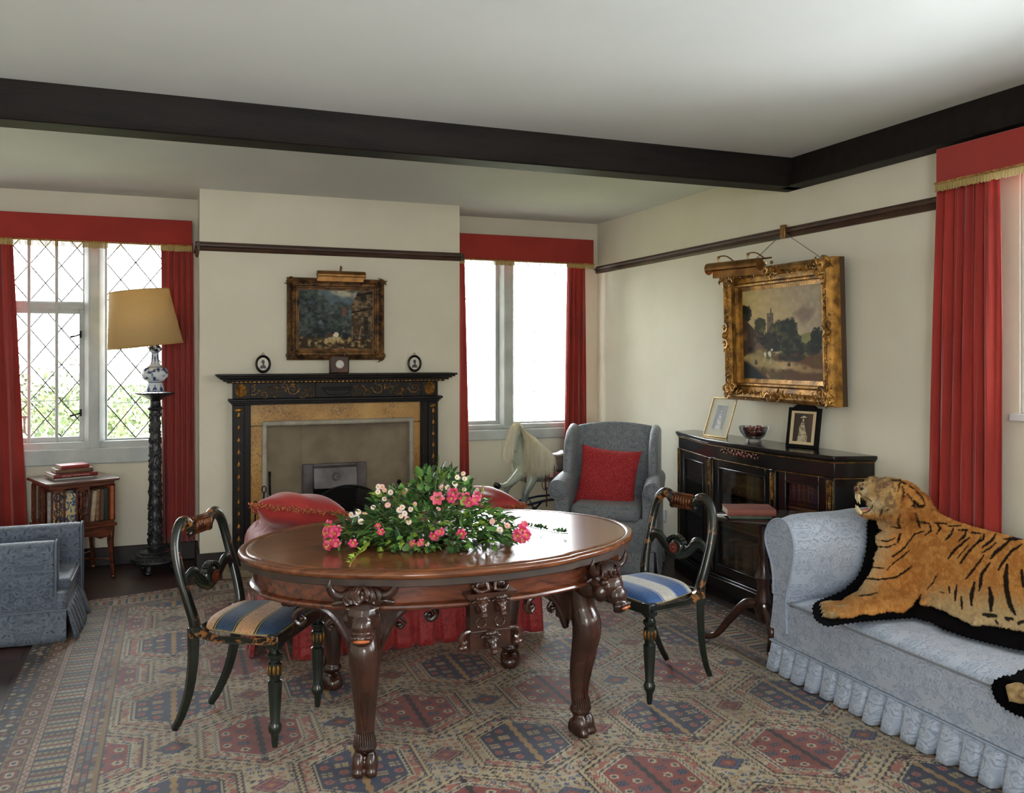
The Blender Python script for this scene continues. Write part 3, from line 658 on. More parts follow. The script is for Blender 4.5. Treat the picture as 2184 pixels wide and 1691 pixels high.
for b in ((FX0-.03, FX0+.005, ys-.02, YC+.02, 0, 1.02), (FX1-.005, FX1+.03, ys-.02, YC+.02, 0, 1.02), (FX0-.03, FX1+.03, ys-.02, YC+.02, .995, 1.03)): eg.bb(*b)
eg.build('stone_edge', M_edge, fp, bevel=.012, seg=3)
# recess: splayed stone panels and a steel grate
rc = MB(); yb = 6.52; g0, g1 = oxx(645, yb), oxx(779, yb)
rc.prism([(FX0,YC),(FX0,YC+.02),(g0-.0,yb),(g1,yb),(FX1,YC+.02),(FX1,YC),(FX1+.0,yb+.2),(FX0,yb+.2)], (0,0,1.0), (0,0,0))
hs = rc.build('stone_recess', M_stone, fp, smooth=False)
MB().bb(FX0-.3, FX1+.3, 6.07, 6.75, 0, .045).build('hearth_slab', M_stone, fp, bevel=.004)
M_steel = mat('old_steel', (122,116,118), .45, .35, col2=(88,82,84), nscale=8, bump=.1)
gr = thing('fire_grate', ((g0+g1)/2, yb, 0), 0, 'steel register grate with a hood plate and round vent inside the fireplace', 'grate')
g = MB(); zt = oy(700, 988, yb-.02).z; g.bb(g0, g0+.075, yb-.03, yb-.002, .045, zt); g.bb(g1-.07, g1, yb-.03, yb-.002, .045, zt); g.bb(g0+.075, g1-.07, yb-.03, yb-.002, zt-.18, zt)
g.build('frame', M_steel, gr, bevel=.004)
h = MB(); h.prism([(0,0),(-.05,-.01),(-.075,-.16),(0,-.16)], (g1-g0-.15,0,0), (g0+.07,yb-.03,zt-.015), (0,1,0), (0,0,1)); hp = h.build('hood_plate', M_steel, gr, bevel=.003)
k = MB(); c = Vector(((g0+g1)/2, yb-.105, zt-.09)); k.lathe([(.032,0),(.03,.006),(.022,.004),(.018,.008),(.006,.009),(.004,.02),(.001,.022)], c+Vector((0,.008,0)), 20, axis=(0,-1,.15)); k.build('vent_knob', M_steel, hp)
MB().bb(g0+.075, g1-.07, yb-.012, yb-.003, .046, zt-.17).build('firebox_opening', mat('soot', (9,8,8), .95), gr, smooth=False)
bs = MB()
for i in range(5): bs.tube([(g0+.07, yb-.05-.02*sin(i), .12+i*.045), ((g0+g1)/2, yb-.13, .12+i*.045), (g1-.07, yb-.05, .12+i*.045)], .006, 6)
bs.build('bars', M_iron, gr)
# arched fire guard
fg = thing('fire_guard', (1.2, 6.13, .045), 0, 'low arched dark wire fire guard standing on the hearth', 'fire guard')
m = MB(); cx, rr, yy = oxx(742, 6.13), .27, 6.13
arc = lambda r, n=28, z0=.30: [(cx+r*1.12*cos(pi*i/n), yy, z0+r*sin(pi*i/n)) for i in range(n+1)]
m.tube([(cx+rr*1.12,yy,.046)]+arc(rr)+[(cx-rr*1.12,yy,.046)], .008, 8); m.tube(arc(.15), .005, 6); m.tube([(cx-rr*1.12,yy,.06),(cx+rr*1.12,yy,.06)], .008, 8); m.build('rim', M_iron, fg)
w = MB()
for i in range(-26, 27):
    x = i*.0112; h = .30+rr*math.sqrt(max(0,1-(x/(rr*1.12))**2)); w.box((cx+x, yy, .05+(h-.05)/2), (.0055,.0012,h-.05))
for i in range(46):
    z = .06+i*.0112; hw = rr*1.12*(1 if z < .30 else math.sqrt(max(0,1-((z-.30)/rr)**2))); w.box((cx, yy, z), (2*hw,.0012,.0055))
w.build('wire_mesh', M_iron, fg, smooth=False)
# fire irons
def iron(px, y0_, Y, label, kind):
    top = oy(px, y0_, Y); t = thing('fire_iron', (top.x, Y, .046), 0, label, 'fire iron')
    m = MB(); b = Vector((top.x+(.02 if kind != 'loop' else -.02), Y-.05, .05)); m.tube([top, b], .0055, 8)
    m.build('shaft', M_iron, t); h = MB()
    if kind == 'ball': h.ell(top, .017, 12, 8); h.lathe([(.006,0),(.012,.03),(.006,.05)], top-Vector((0,0,.07)), 10)
    elif kind == 'loop': h.tube([top+Vector((.014*cos(a), 0, .02+.022*sin(a))) for a in [2*pi*i/14 for i in range(15)]], .004, 6)
    else: h.tube([top, top-Vector((0,0,.16))], [.009,.007], 8)
    h.build('handle', M_iron, t)
iron(575, 1006, 6.22, 'dark iron poker leaning at the left edge of the fireplace opening', 'rod')
iron(563, 1050, 6.17, 'looped-handle iron shovel beside the left marble slip', 'loop')
iron(545, 1082, 6.14, 'small looped iron tongs low by the left pilaster', 'loop')
iron(851, 1027, 6.22, 'ball-topped brass-brown poker at the right of the hearth', 'ball')
# ================================================================== things on the mantel
def ornate(parent, A, B, C, D, w, depth, nrm, m, cartouche=True, seed=0, name='gilt_frame'):
    """ABCD outer corners (LL, LR, UR, UL); profile swept round, then carved foliage"""
    A, B, C, D = (Vector(p) for p in (A, B, C, D)); nrm = Vector(nrm).normalized(); cs = [A,B,C,D]; cen = (A+B+C+D)/4
    prof = [(0,0),(0,.55),(.08,.8),(.2,.95),(.32,.8),(.42,.45),(.62,.35),(.7,.5),(.78,.5),(.82,.22),(1,.12),(1,0)]
    mb = MB(); n = len(prof); vs = []
    X = (B-A).normalized(); Y = (D-A).normalized(); sg = [(1,1),(-1,1),(-1,-1),(1,-1)]
    for k in range(4):
        for a, h in prof: vs.append(cs[k] + X*(sg[k][0]*a*w) + Y*(sg[k][1]*a*w) + nrm*(h*depth))
    fs = [(k*n+i, ((k+1)%4)*n+i, ((k+1)%4)*n+i+1, k*n+i+1) for k in range(4) for i in range(n-1)]
    mb.add(vs, fs); fo = mb.build(name, m, parent, angle=30)
    cv = MB(); rn = random.Random(seed)
    def leaf(p, d, L, wd):
        d = d.normalized(); s = nrm.cross(d)
        pts = [p + d*L*t + s*(wd*1.2*sin(t*3.0)*rn.choice((-1,1))*.5) + nrm*(.2*wd+wd*.8*sin(t*pi)) for t in (0,.3,.6,1)]
        cv.tube(pts, [wd*.45, wd*.6, wd*.4, wd*.1], 5)
    for k in range(4):
        P, Q = cs[k], cs[(k+1)%4]; d = (Q-P).normalized(); inw = (cen-(P+Q)/2); inw = (inw - d*inw.dot(d)).normalized(); Ln = (Q-P).length
        nn = int(Ln/(w*.16))
        for i in range(nn):
            t = (i+.5)/nn; dist = min(t, 1-t)*Ln; big = 1.0 + .9*math.exp(-(dist/(w*.9))**2) + .6*math.exp(-((t-.5)*Ln/(w*.6))**2)
            for q in range(2):
                p = P.lerp(Q, t) + inw*w*rn.uniform(.14,.42) + nrm*depth*.72
                leaf(p, d*rn.uniform(-1,1)+inw*rn.uniform(-.35,1), w*.19*big, w*.07*big)
        for cc in (P,):
            for q in range(3):
                c0 = cc + (cen-cc).normalized()*w*(.35+.28*q) + nrm*depth*.9
                pts = [c0 + (X*cos(a)+Y*sin(a))*w*.26*(1-a/9) for a in [i*.45 for i in range(18)]]; cv.tube(pts, [w*.07*(1-.5*i/18) for i in range(18)], 5)
                cv.ell(c0, w*.1, 6, 4)
        if cartouche:
            c0 = (P+Q)/2 + inw*w*.2 + nrm*depth*.9
            for s_ in (-1,1):
                pts = [c0 + d*s_*w*.35 + (d*cos(a)*s_+inw*sin(a))*w*.25*(1-a/8) for a in [i*.5 for i in range(14)]]; cv.tube(pts, w*.06, 5)
            cv.ell(c0, w*.16, 8, 6)
    cv.build('carved_foliage', m, fo); return fo
M_frame1 = mat('bronze_gilt_frame', (140,98,54), .42, .45, col2=(52,34,22), nscale=18, bump=.5, bscale=120)
M_frame2 = mat('bright_gilt_frame', (200,146,66), .38, .6, col2=(104,70,30), nscale=16, bump=.5, bscale=110)
yq = YC-.02
A, B, C, D = oy(612,770,yq), oy(819,770,yq), oy(819,594,yq), oy(612,594,yq)
zb_, zt_ = oy(612,768,yq).z, oy(715,594,yq).z
for p in (A,B): p.z = zb_
for p in (C,D): p.z = zt_
pt = thing('oil_painting', ((A.x+B.x)/2, YC, zb_), 0, 'small dark woodland oil painting in a bronzed carved frame above the mantel clock', 'painting')
ornate(pt, A+Vector((0,.018,0)), B+Vector((0,.018,0)), C+Vector((0,.018,0)), D+Vector((0,.018,0)), .088, .045, (0,-1,0), M_frame1, False, 3)
i = .085; canvas('canvas', A+Vector((i,.008,i)), B+Vector((-i,.008,i)), D+Vector((i,.008,-i)), scene_one, pt, nu=220, nv=180)
def picture_light(loc, ax, L, out, label, arms=1):
    loc = Vector(loc); ax = Vector(ax).normalized(); out = Vector(out); t = thing('picture_light', loc, 0, label, 'picture light')
    up = Vector((0,0,1)); r = .03
    poly = [(r*cos(a), r*sin(a)) for a in [R(-20)+i*R(220)/14 for i in range(15)]] + [(-r*1.1,-r*1.4),(-r*1.02,-r*1.4),(-r*.9,-.3*r)] + [(r*.9*cos(a), r*.9*sin(a)) for a in [R(200)-i*R(220)/14 for i in range(15)]]
    s = MB(); s.prism([(-a, b) for a, b in poly], ax*L, loc+out-ax*L/2, -out.normalized(), up); s.build('shade', M_brass, t)
    for e in (-1,1):
        c = MB(); c.lathe([(r*.97,0),(r*.97,.003),(.006,.003),(.004,.008),(.001,.009)], loc+out+ax*(e*(L/2+.001)) , 20, axis=tuple(ax*e)); c.build('end_cap', M_brass, t)
    for k in range(arms):
        o = ax*((k-(arms-1)/2)*L*.75 if arms > 1 else 0); m = MB()
        pts = bez([loc+o+out+up*r, loc+o+out+up*(r+.025), loc+o+out*.6+up*(r+.035), loc+o+out*.1+up*.01, loc+o-out*.0-up*.02], 20); m.tube(pts, .004, 7); m.ell(loc+o+out+up*(r+.022), .008, 8, 6)
        m.build('arm', M_brass, t)
    return t
p0 = oy(728, 587, YC-.1); picture_light((p0.x, YC-.03, p0.z), (1,0,0), (oxx(778,YC-.1)-oxx(678,YC-.1)), (0,-.07,0), 'brass picture light over the small painting on the chimney breast')
# mantel clock
cx = oxx(723, YC-.09); ck = thing('mantel_clock', (cx, YC-.09, zsh), 0, 'small dark leather cased travelling clock in the middle of the mantel shelf', 'clock')
M_leather = mat('worn_leather', (52,30,24), .45, col2=(86,54,40), nscale=14, bump=.15)
MB().bb(cx-.068, cx+.068, YC-.125, YC-.06, zsh, zsh+.125).build('case', M_leather, ck, bevel=.01)
for s_ in (-1,1): m = MB(); m.tube([(cx+s_*.04, YC-.09, zsh+.12), (cx+s_*.04, YC-.09, zsh+.14)], .004, 6); m.build('clasp', M_brass, ck)
d = MB(); dc = Vector((cx, YC-.126, zsh+.065)); d.lathe([(.028,0),(.0275,.002),(.001,.0021)], dc, 28, axis=(0,-1,0)); dl = d.build('dial', M_white, ck)
d = MB(); d.lathe([(.031,0),(.031,.004),(.028,.004),(.028,0)], dc, 28, axis=(0,-1,0), close=False); d.build('bezel', M_brass, ck)
M_ink = mat('black_ink', (18,18,22), .5)
mk = MB()
for k in range(12):
    a = 2*pi*k/12; mk.box(dc+Vector((sin(a)*.022, -.0028, cos(a)*.022)), (.0028,.0006,.007), rot=Matrix.Rotation(a, 3, 'Y'))
mk.build('numerals', M_ink, dl, smooth=False); mk = MB()
for a, L_, w in ((R(140),.018,.002),(R(-15),.02,.0015)): mk.box(dc+Vector((sin(a)*L_/2,-.0035,cos(a)*L_/2)), (w,.0006,L_), rot=Matrix.Rotation(a,3,'Y'))
mk.build('hands', M_ink, dl, smooth=False)
for px_, lb in ((561, 'oval black framed silhouette portrait, the one standing left of the clock'), (884, 'oval black framed silhouette portrait, the one standing right of the clock')):
    c = oy(px_, 777, YC-.03); c.z = zsh+.068; sp = thing('silhouette_miniature', (c.x, c.y, zsh), 0, lb, 'miniature')
    m = MB(); m.lathe([(.036,0),(.038,.008),(.046,.014),(.052,.011),(.054,.002),(.054,-.004),(.036,-.004)], c, 32, sx=1.0, sy=1.2, axis=(0,-1,.06), close=False); m.build('oval_frame', M_ebony, sp)
    q = Vector((0,-.004,0)); canvas('silhouette', c+q+Vector((-.04,0,-.047)), c+q+Vector((.04,0,-.047)), c+q+Vector((-.04,0,.047)), silhouette, sp, M_print, 50, 60, lambda u, v: ((u-.5)**2+(v-.5)**2 < .25))
    m = MB(); m.tube([c+Vector((.008*cos(a),0,.07+.008*sin(a))) for a in [2*pi*i/10 for i in range(11)]], .002, 5); m.build('hanging_ring', M_brass, sp)
# ================================================================== large painting on the right wall
Xp = 3.37
A, B, C, D = ox(1563,850,Xp), ox(1798,868,Xp), ox(1798,538,Xp-.025), ox(1561,586,Xp-.025)
oy_ya, oy_yb = A.y, B.y
ya, yb2 = (A.y+D.y)/2, (B.y+C.y)/2; z0_, z1_ = (A.z+B.z)/2, (C.z+D.z)/2
ya, yb2 = oy_ya, oy_yb; A, B, C, D = Vector((Xp,ya,z0_)), Vector((Xp,yb2,z0_)), Vector((Xp-.025,yb2,z1_)), Vector((Xp-.025,ya,z1_))
pt = thing('oil_painting', (XR-.02, (ya+yb2)/2, z0_), 0, 'large gilt-framed village landscape hanging on the right wall above the glazed bookcase', 'painting')
nr = (D-A).normalized().cross((B-A).normalized())
if nr.x > 0: nr = -nr
ornate(pt, A, B, C, D, .135, .075, nr, M_frame2, True, 8)
i = .13; U = (B-A).normalized(); V_ = (D-A).normalized(); 
canvas('canvas', A+U*i+V_*i+nr*.006, B-U*i+V_*i+nr*.006, D+U*i-V_*i+nr*.006, scene_two, pt, nu=320, nv=290)
bk = MB(); bk.prism([(0,0),((B-A).length,0),((B-A).length,(D-A).length),(0,(D-A).length)], -nr*.035, A, U, V_); bk.build('backboard', mat('old_pine', (74,54,36), .8), pt, bevel=.002)
hk = ox(1671, 492, XR-.035); wr = MB()
for q in (D+U*.12-nr*.02, C-U*.15-nr*.02): wr.tube([hk+Vector((0,0,-.01)), q], .0022, 5)
wr.build('hanging_wire', M_steel, pt)
h = MB(); h.box(hk+Vector((0,0,-.005)), (.02,.045,.08)); tag(h.build('rail_hook', M_brass, None, bevel=.004), 'brass hook on the picture rail holding the big painting', 'hook')
pc = (D+U*.06) ; L2 = .43
t = thing('picture_light', (D.x, D.y-.02, D.z), 0, 'long brass picture light reaching out over the top left of the large painting', 'picture light')
pl, pr = ox(1508, 570, 2.98), ox(1622, 562, 3.02); ax = (pr-pl).normalized(); 
pr = ox(1620, 563, 3.05); pl = pr + Vector((-.09, .36, .0)); pl.z = pr.z+.0
ax = (pr-pl).normalized(); L2 = (pr-pl).length; r = .035; side = ax.cross(Vector((0,0,1))).normalized()
poly = [(r*cos(a), r*sin(a)) for a in [R(-20)+k*R(220)/14 for k in range(15)]] + [(-r*1.1,-r*1.5),(-r*1.0,-r*1.5),(-r*.9,-.3*r)] + [(r*.9*cos(a), r*.9*sin(a)) for a in [R(200)-k*R(220)/14 for k in range(15)]]
MB().prism(poly, ax*L2, pl, side, (0,0,1)).build('shade', M_brass, t)
for e, q in ((-1, pl), (1, pr)): MB().lathe([(r,0),(r,.004),(.007,.004),(.004,.01),(.001,.011)], q, 20, axis=tuple(ax*e)).build('end_cap', M_brass, t)
m = MB(); tp = D+U*.35+Vector((0,0,.02))
for f_ in (.2, .78):
    q = pl.lerp(pr, f_)+Vector((0,0,r)); m.tube(bez([q, q+Vector((0,0,.03)), q+Vector((.04,-.02,.035)), q+Vector((.08,-.05,.0))], 16), .004, 6); m.ell(q+Vector((0,0,.028)), .009, 8, 6)
m.tube([pl.lerp(pr,.28)+Vector((.08,-.05,r)), pl.lerp(pr,.95)+Vector((.06,-.05,r))], .005, 6)
m.tube([pr+Vector((.03,-.02,.005)), tp], .005, 6); m.ell(tp, .013, 8, 6); m.ell(pr+Vector((.05,-.04,.008)), .01, 8, 6)
m.build('arm', M_brass, t)
# wall sockets
for nm, c, nv, lb in (('wall_socket', oy(478,1130,YC-.005), (0,-1,0), 'white wall socket low on the chimney breast left of the mantelpiece'), ('wall_socket', ox(1408,1096,XR-.005), (-1,0,0), 'white wall socket between the wing armchair and the black bookcase')):
    s = thing(nm, c, 0, lb, 'socket'); dx = (.073,.012,.086) if nv[1] else (.012,.146,.086)
    MB().box(c, dx).build('face_plate', M_white, s, bevel=.003); m = MB(); nv = Vector(nv)
    for q in ((0,.018),(.012,-.012),(-.012,-.012)): m.box(c+nv*.006+Vector((q[0]*abs(nv.y), q[0]*abs(nv.x), q[1])), (.005,.005,.008))
    m.build('pin_holes', M_ink, s, smooth=False)
# ================================================================== rug
def rug_colour(X, Y):
    B = lambda c: nlin(c)
    n = fbm(X*3, Y*3, 4, 3); C = np.broadcast_to(B((192,176,146)), X.shape+(3,)).copy()
    C *= (.9+.2*vnoise(X*.0, Y*90, 3))[...,None]*(.86+.28*n)[...,None]
    NAVY, RED, GOLD, CREAM, BLUE, ROSE, DK = (B(c) for c in ((46,57,88),(146,68,62),(164,128,78),(208,192,158),(76,92,128),(176,104,90),(34,32,44)))
    def put(mask, c): C[mask] = c if np.ndim(c) == 1 else c[mask]
    def flowers(C, cell, seed, prob, pal, mask, r0=.36):
        gx, gy = np.floor(X/cell), np.floor(Y/cell)
        ox_, oy_ = (hsh(gx,gy,seed)-.5)*.35, (hsh(gx,gy,seed+1)-.5)*.35
        lx, ly = X/cell-gx-.5-ox_, Y/cell-gy-.5-oy_; rr = np.hypot(lx, ly); an = np.arctan2(ly, lx); ph = hsh(gx,gy,seed+2)
        pet = rr < r0*(.55+.45*np.abs(np.cos(an*2+ph*3)))
        w = np.floor(hsh(gx,gy,seed+3)*len(pal)).astype(int); on = (hsh(gx,gy,seed+4) < prob) & mask
        P_ = np.array(pal)[np.clip(w,0,len(pal)-1)]
        k = pet & on; C[k] = P_[k]; k = (rr < r0*.25) & on; C[k] = CREAM
    field = (X > XI0) & (X < XI1)
    flowers(C, .034, 11, .92, [NAVY, RED, GOLD, BLUE, ROSE, DK], field); flowers(C, .021, 31, .35, [NAVY, RED, GOLD, BLUE], field, .32)
    dx, dyr = .63, .432
    # lattice of hexagons: odd rows red, even rows navy, staggered
    for par, ground, mot in ((0, NAVY, 1), (1, RED, 0)):
        oy0 = 3.1 + par*dyr
        ry = np.round((Y-oy0)/(2*dyr)); ly = Y-oy0-ry*2*dyr
        off = .315*par + .0; rx = np.round((X-off)/dx); lx = X-off-rx*dx
        jag = .006*np.sign(np.sin(ly*260))*(np.abs(lx) < .3)
        d = np.maximum(np.abs(lx)/.152, (np.abs(lx)*.62+np.abs(ly))/.188) ; dd = d + jag/.17*.4
        ring = (dd > 1.33) & (dd < 1.38) | (dd > 1.47) & (dd < 1.51); put(ring & field & (d < 1.7), DK)
        put((dd >= 1.38) & (dd <= 1.47) & field, B((196,176,140)))
        put((dd > 1.12) & (dd < 1.33) & field & (hsh(np.floor(X/.02),np.floor(Y/.02),3) > .6), ROSE)
        put((dd < 1.13) & field, CREAM); put((dd < 1.09) & field, DK if mot else B((70,84,104))); put((dd < 1.04) & field, CREAM)
        ins = (d < 1.0) & field; put(ins, ground*1.0)
        C[ins] *= (.85+.3*vnoise(X*2, Y*60, 8))[ins][:,None]
        cm = GOLD*1.25 if mot else DK
        put(ins & (np.abs(lx) < .008+.006*(np.sin(ly*120) > 0)), cm)
        gx, gy = np.round(lx/.062), np.round(ly/.056); fx, fy = lx-gx*.062, ly-gy*.056; h = hsh(gx+rx*3, gy, 2)
        sq = (np.abs(fx) < .023) & (np.abs(fy) < .016) & (np.abs(fx) > .0015) & (np.abs(fy) > .0015); fl_ = np.hypot(fx, fy) < .019*(.7+.3*np.abs(np.cos(3*np.arctan2(fy, fx)))); edge = (d < .93) & (np.abs(gx) > .5)
        even = ((gx+gy) % 2 == 0)
        put(ins & edge & even & sq, (CREAM*.85 if mot else DK)); put(ins & edge & even & sq & ((np.floor(fx/.0085)+np.floor(fy/.0085)) % 2 == 0), (GOLD if mot else BLUE))
        put(ins & edge & ~even & fl_, (ROSE if mot else CREAM)); put(ins & edge & ~even & (np.hypot(fx,fy) < .009), (RED if mot else NAVY))
        # small diamonds midway along each row
        lx2 = X-off-.315-np.round((X-off-.315)/dx)*dx; d2 = np.abs(lx2)/.062+np.abs(ly)/.05
        put((d2 < 1.15) & field, DK); put((d2 < 1.0) & field, ROSE if mot else BLUE); put((d2 < .75) & field, B((60,60,86)) if not mot else NAVY); put((d2 < .6) & field, RED*1.1); put((d2 < .22) & field, GOLD)
        # stems joining points
        put(field & (np.abs(lx) < .012) & (np.abs(ly) > .205) & (np.abs(ly) < .235) , DK); put(field & (np.abs(np.abs(lx)-.025) < .008) & (np.abs(np.abs(ly)-.222) < .02) & (np.sin(ly*400) > 0), DK)
    # borders measured as distance outside the field
    def border(D, T, mask):
        D = np.maximum(D, 0)
        S = lambda a, b: mask & (D >= a) & (D < b)
        put(S(0,.022), GOLD*.8); put(S(.0,.004)|S(.018,.022), DK)
        brx, bry = np.floor(T/.034+.5*(np.floor(D/.02) % 2)), np.floor(D/.02); pick = hsh(brx, bry, 5)
        pal = np.array([ROSE*.8, B((120,116,120)), B((150,120,84)), B((96,66,72)), B((168,150,120))]); bc = pal[np.clip((pick*5).astype(int),0,4)]
        k = S(.022,.092); C[k] = bc[k]; put(S(.022,.092) & ((np.abs(T/.034+.5*(np.floor(D/.02)%2)-brx-.5) > .44) | (np.abs(D/.02-bry-.5) > .42)), DK*1.5)
        for a in (.092, .234):
            k = S(a, a+.024); C[k] = B((196,170,148)); put(k & (np.abs(D-a-.012-.006*np.sin(T*160)) < .003), RED*.8); put(S(a-.004,a)|S(a+.024,a+.028), DK)
        rowc = np.floor(T/.021); pal = np.array([CREAM*.9, RED*.75, B((176,168,124)), NAVY, CREAM*.8, RED*.6, B((150,140,100)), NAVY*.9]); rc_ = pal[(rowc.astype(int)) % 8]
        k = S(.12,.23); C[k] = rc_[k]; dash = (rowc.astype(int) % 2 == 0) & (((D/.022+.5*((rowc.astype(int)//2)%2)) % 1) < .22) & (np.abs(T/.021-rowc-.5) < .3); put(k & dash, DK); put(k & (rowc.astype(int) % 2 == 0) & (np.abs(T/.021-rowc-.5) < .06) & (((D/.022) % 1) > .4), DK*1.3)
        k = S(.262,.335); C[k] = B((150,120,84)); t2 = T-np.round(T/.095)*.095; dm = D-.298
        o = (np.maximum(np.abs(t2)/.038, np.abs(dm)/.03)+.35*(np.abs(t2)/.038+np.abs(dm)/.03)); put(k & (o < 1.5), DK); put(k & (o < 1.32), B((128,66,58))); put(k & (o < .75), CREAM); put(k & (o < .4), NAVY)
        put(S(.335,.341), DK); k = S(.341,.42); C[k] = B((34,36,52)); flowers(C, .04, 51, .9, [CREAM*.8, RED*.8, GOLD, BLUE], k, .4)
        put(S(.42,9), B((40,30,34)))
    border(XI0-X, Y, X <= XI0); border(X-XI1, Y, X >= XI1)
    yb_ = 5.62 ; border(Y-yb_, X, (Y > yb_) & (Y-yb_ > np.maximum(XI0-X, X-XI1)))
    return C*.74
XI0, XI1 = -.245, 2.62
def build_rug():
    x = np.arange(XI0-.43, XI1+.43, .0055); y = np.arange(1.75, 5.95, .0058); X, Y = np.meshgrid(x, y, indexing='ij')
    C = rug_colour(X, Y)
    Z = .007 + .003*(fbm(X*1.6, Y*1.6, 3, 2)-.5)*2; Z[0,:] = Z[-1,:] = 0.001; Z[:,0] = Z[:,-1] = .001
    Yw = Y + np.where(Y > 5.0, (Y-5.0)*(.28*np.clip((X-.0),-.5,.35)) , 0)+.006*np.sin(X*9)*(Y>5)
    o = fast_grid('persian_rug', np.stack([X, Yw, Z], -1), C, mat('rug_wool', attr=True, rough=.6, bump=.35, bscale=260, sheen=.12, col2=(206,200,194), nscale=3, col=(255,255,255)))
    tag(o, 'large patterned rug with red and navy hexagons and striped borders, on the dark boards', 'rug')
build_rug()
# ================================================================== oval table with bull-mask legs
TX, TY, TA, TB = 1.04, 3.42, .815, .572
tb = thing('oval_table', (TX, 3.46, 0), 0, 'large oval polished mahogany table with carved bull heads on its legs', 'table')
def ellring(a, b, z, n=120): return [Vector((TX+a*cos(2*pi*i/n), TY+b*sin(2*pi*i/n), z)) for i in range(n)]
def swept(prof, n=120, a=TA, b=TB, step=True):
    vs = []; m = len(prof)
    for i in range(n):
        t = 2*pi*i/n; ex = .0
        if step and abs(cos(t)) < .45: ex = .012
        for d, z in prof: vs.append(Vector((TX+(a+d+ex*(b/a)*0)*cos(t), TY+(b+d+ex)*sin(t), z)))
    return vs, [(i*m+j, ((i+1)%n)*m+j, ((i+1)%n)*m+j+1, i*m+j+1) for i in range(n) for j in range(m-1)], n, m
mb = MB(); prof = [(-.06,.755),(-.034,.755),(-.03,.7515),(-.026,.755),(-.012,.756),(-.003,.752),(.0,.745),(-.002,.737),(-.008,.731),(-.014,.728)]
vs, fs, n, m = swept(prof); mb.add(vs, fs)
k = len(mb.v); mb.v.append(Vector((TX,TY,.755)))
for i in range(n): mb.f.append((k, i*m, ((i+1)%n)*m)); mb.uv.append(None)
mb.f.append(tuple(i*m+m-1 for i in range(n))); mb.uv = [None]*len(mb.v)
def table_wood():
    m_ = mat('polished_mahogany_top', (128,76,45), .22, col2=(88,48,29), nscale=3.2, stretch=(1.0,7,7), coat=.25, distort=1.2); return m_
mb.build('tabletop', table_wood(), tb, angle=50)
mb = MB(); vs, fs, n, m = swept([(-.014,.729),(-.012,.706),(-.02,.702)], step=True); mb.add(vs, fs); mb.build('under_frame', mat('worn_table_underside', (66,48,38), .65, col2=(46,34,28), nscale=8), tb)
ap = MB(); vs, fs, n, m = swept([(-.058,.706),(-.058,.636),(-.052,.633),(-.045,.628),(-.042,.621),(-.046,.614),(-.056,.609),(-.09,.608),(-.09,.70)], step=False); ap.add(vs, fs); ap.build('apron', M_mahog, tb, angle=25)
def bull_head(s=1.0):
    """facing -y, centred on the brow"""
    b = MB(); E_ = b.ell
    E_((0,.02,.0), (.052,.05,.05)); E_((0,-.02,-.03), (.042,.045,.045)); E_((0,-.045,-.065), (.03,.034,.04)); E_((0,-.058,-.098), (.033,.026,.021)); E_((0,-.05,-.115), (.026,.02,.012))
    for q in (-1,1):
        E_((q*.034,-.022,-.012), (.014,.016,.012)); E_((q*.03,.0,-.05), (.022,.03,.035)); E_((q*.06,.01,.004), (.028,.01,.012), M=Matrix.Rotation(q*.4,3,'Y')); E_((q*.016,-.078,-.094), (.009,.008,.007))
        b.tube([(q*.03,.0,.03),(q*.05,-.005,.028)], [.018,.016], 8)
    E_((0,.0,.03), (.046,.04,.03)); E_((0,.07,-.02), (.055,.07,.065))
    return blob(b, .0032, 2)
BH = bull_head()
def bull_parts(M, parent, name='bull_head', detail=True):
    h = xf(BH, M).build(name, M_dark, parent)
    if detail:
        for q in (-1,1): e = MB(); e.ell((q*.037,-.034,-.012), (.0075,.0055,.0065), 10, 6); xf(e, M).build('eye', mat('carved_eye', (70,44,30), .2, coat=.6), h)
        cu = MB(); rn = random.Random(2)
        for i in range(46):
            a = rn.uniform(-1,1); x = a*.036; p = Vector((x, -.012-.02*(1-abs(a)), .056-.012*abs(a)+rn.uniform(-.006,.004))); sg = 1 if a > 0 else -1; q_ = rn.uniform(.7,1.2)
            cu.tube(bez([p, p+Vector((sg*.008*q_,-.016,-.010*q_)), p+Vector((sg*.012*q_,-.018,-.028*q_)), p+Vector((sg*.003,-.018,-.036*q_)), p+Vector((-sg*.004,-.02,-.028*q_))], 12), [.0042]*len(bez([(0,0,0)]*5,12)), 5)
        xf(cu, M).build('curled_forelock', M_dark, h)
        t = MB(); t.ell((0,-.078,-.105), (.022,.008,.007), 12, 6); xf(t, M).build('worn_muzzle', mat('worn_mahogany', (176,92,44), .3, coat=.4), h)
        for q in (-1,1): c = MB(); c.tube(bez([(q*.034,-.002,.03),(q*.058,-.010,.024),(q*.080,-.018,.038),(q*.088,-.026,.062),(q*.084,-.03,.082)], 16), lerp_r([.0165,.0155,.012,.008,.002], len(bez([(0,0,0)]*5,16))), 12); xf(c, M).build('horn', M_dark, h)
    return h
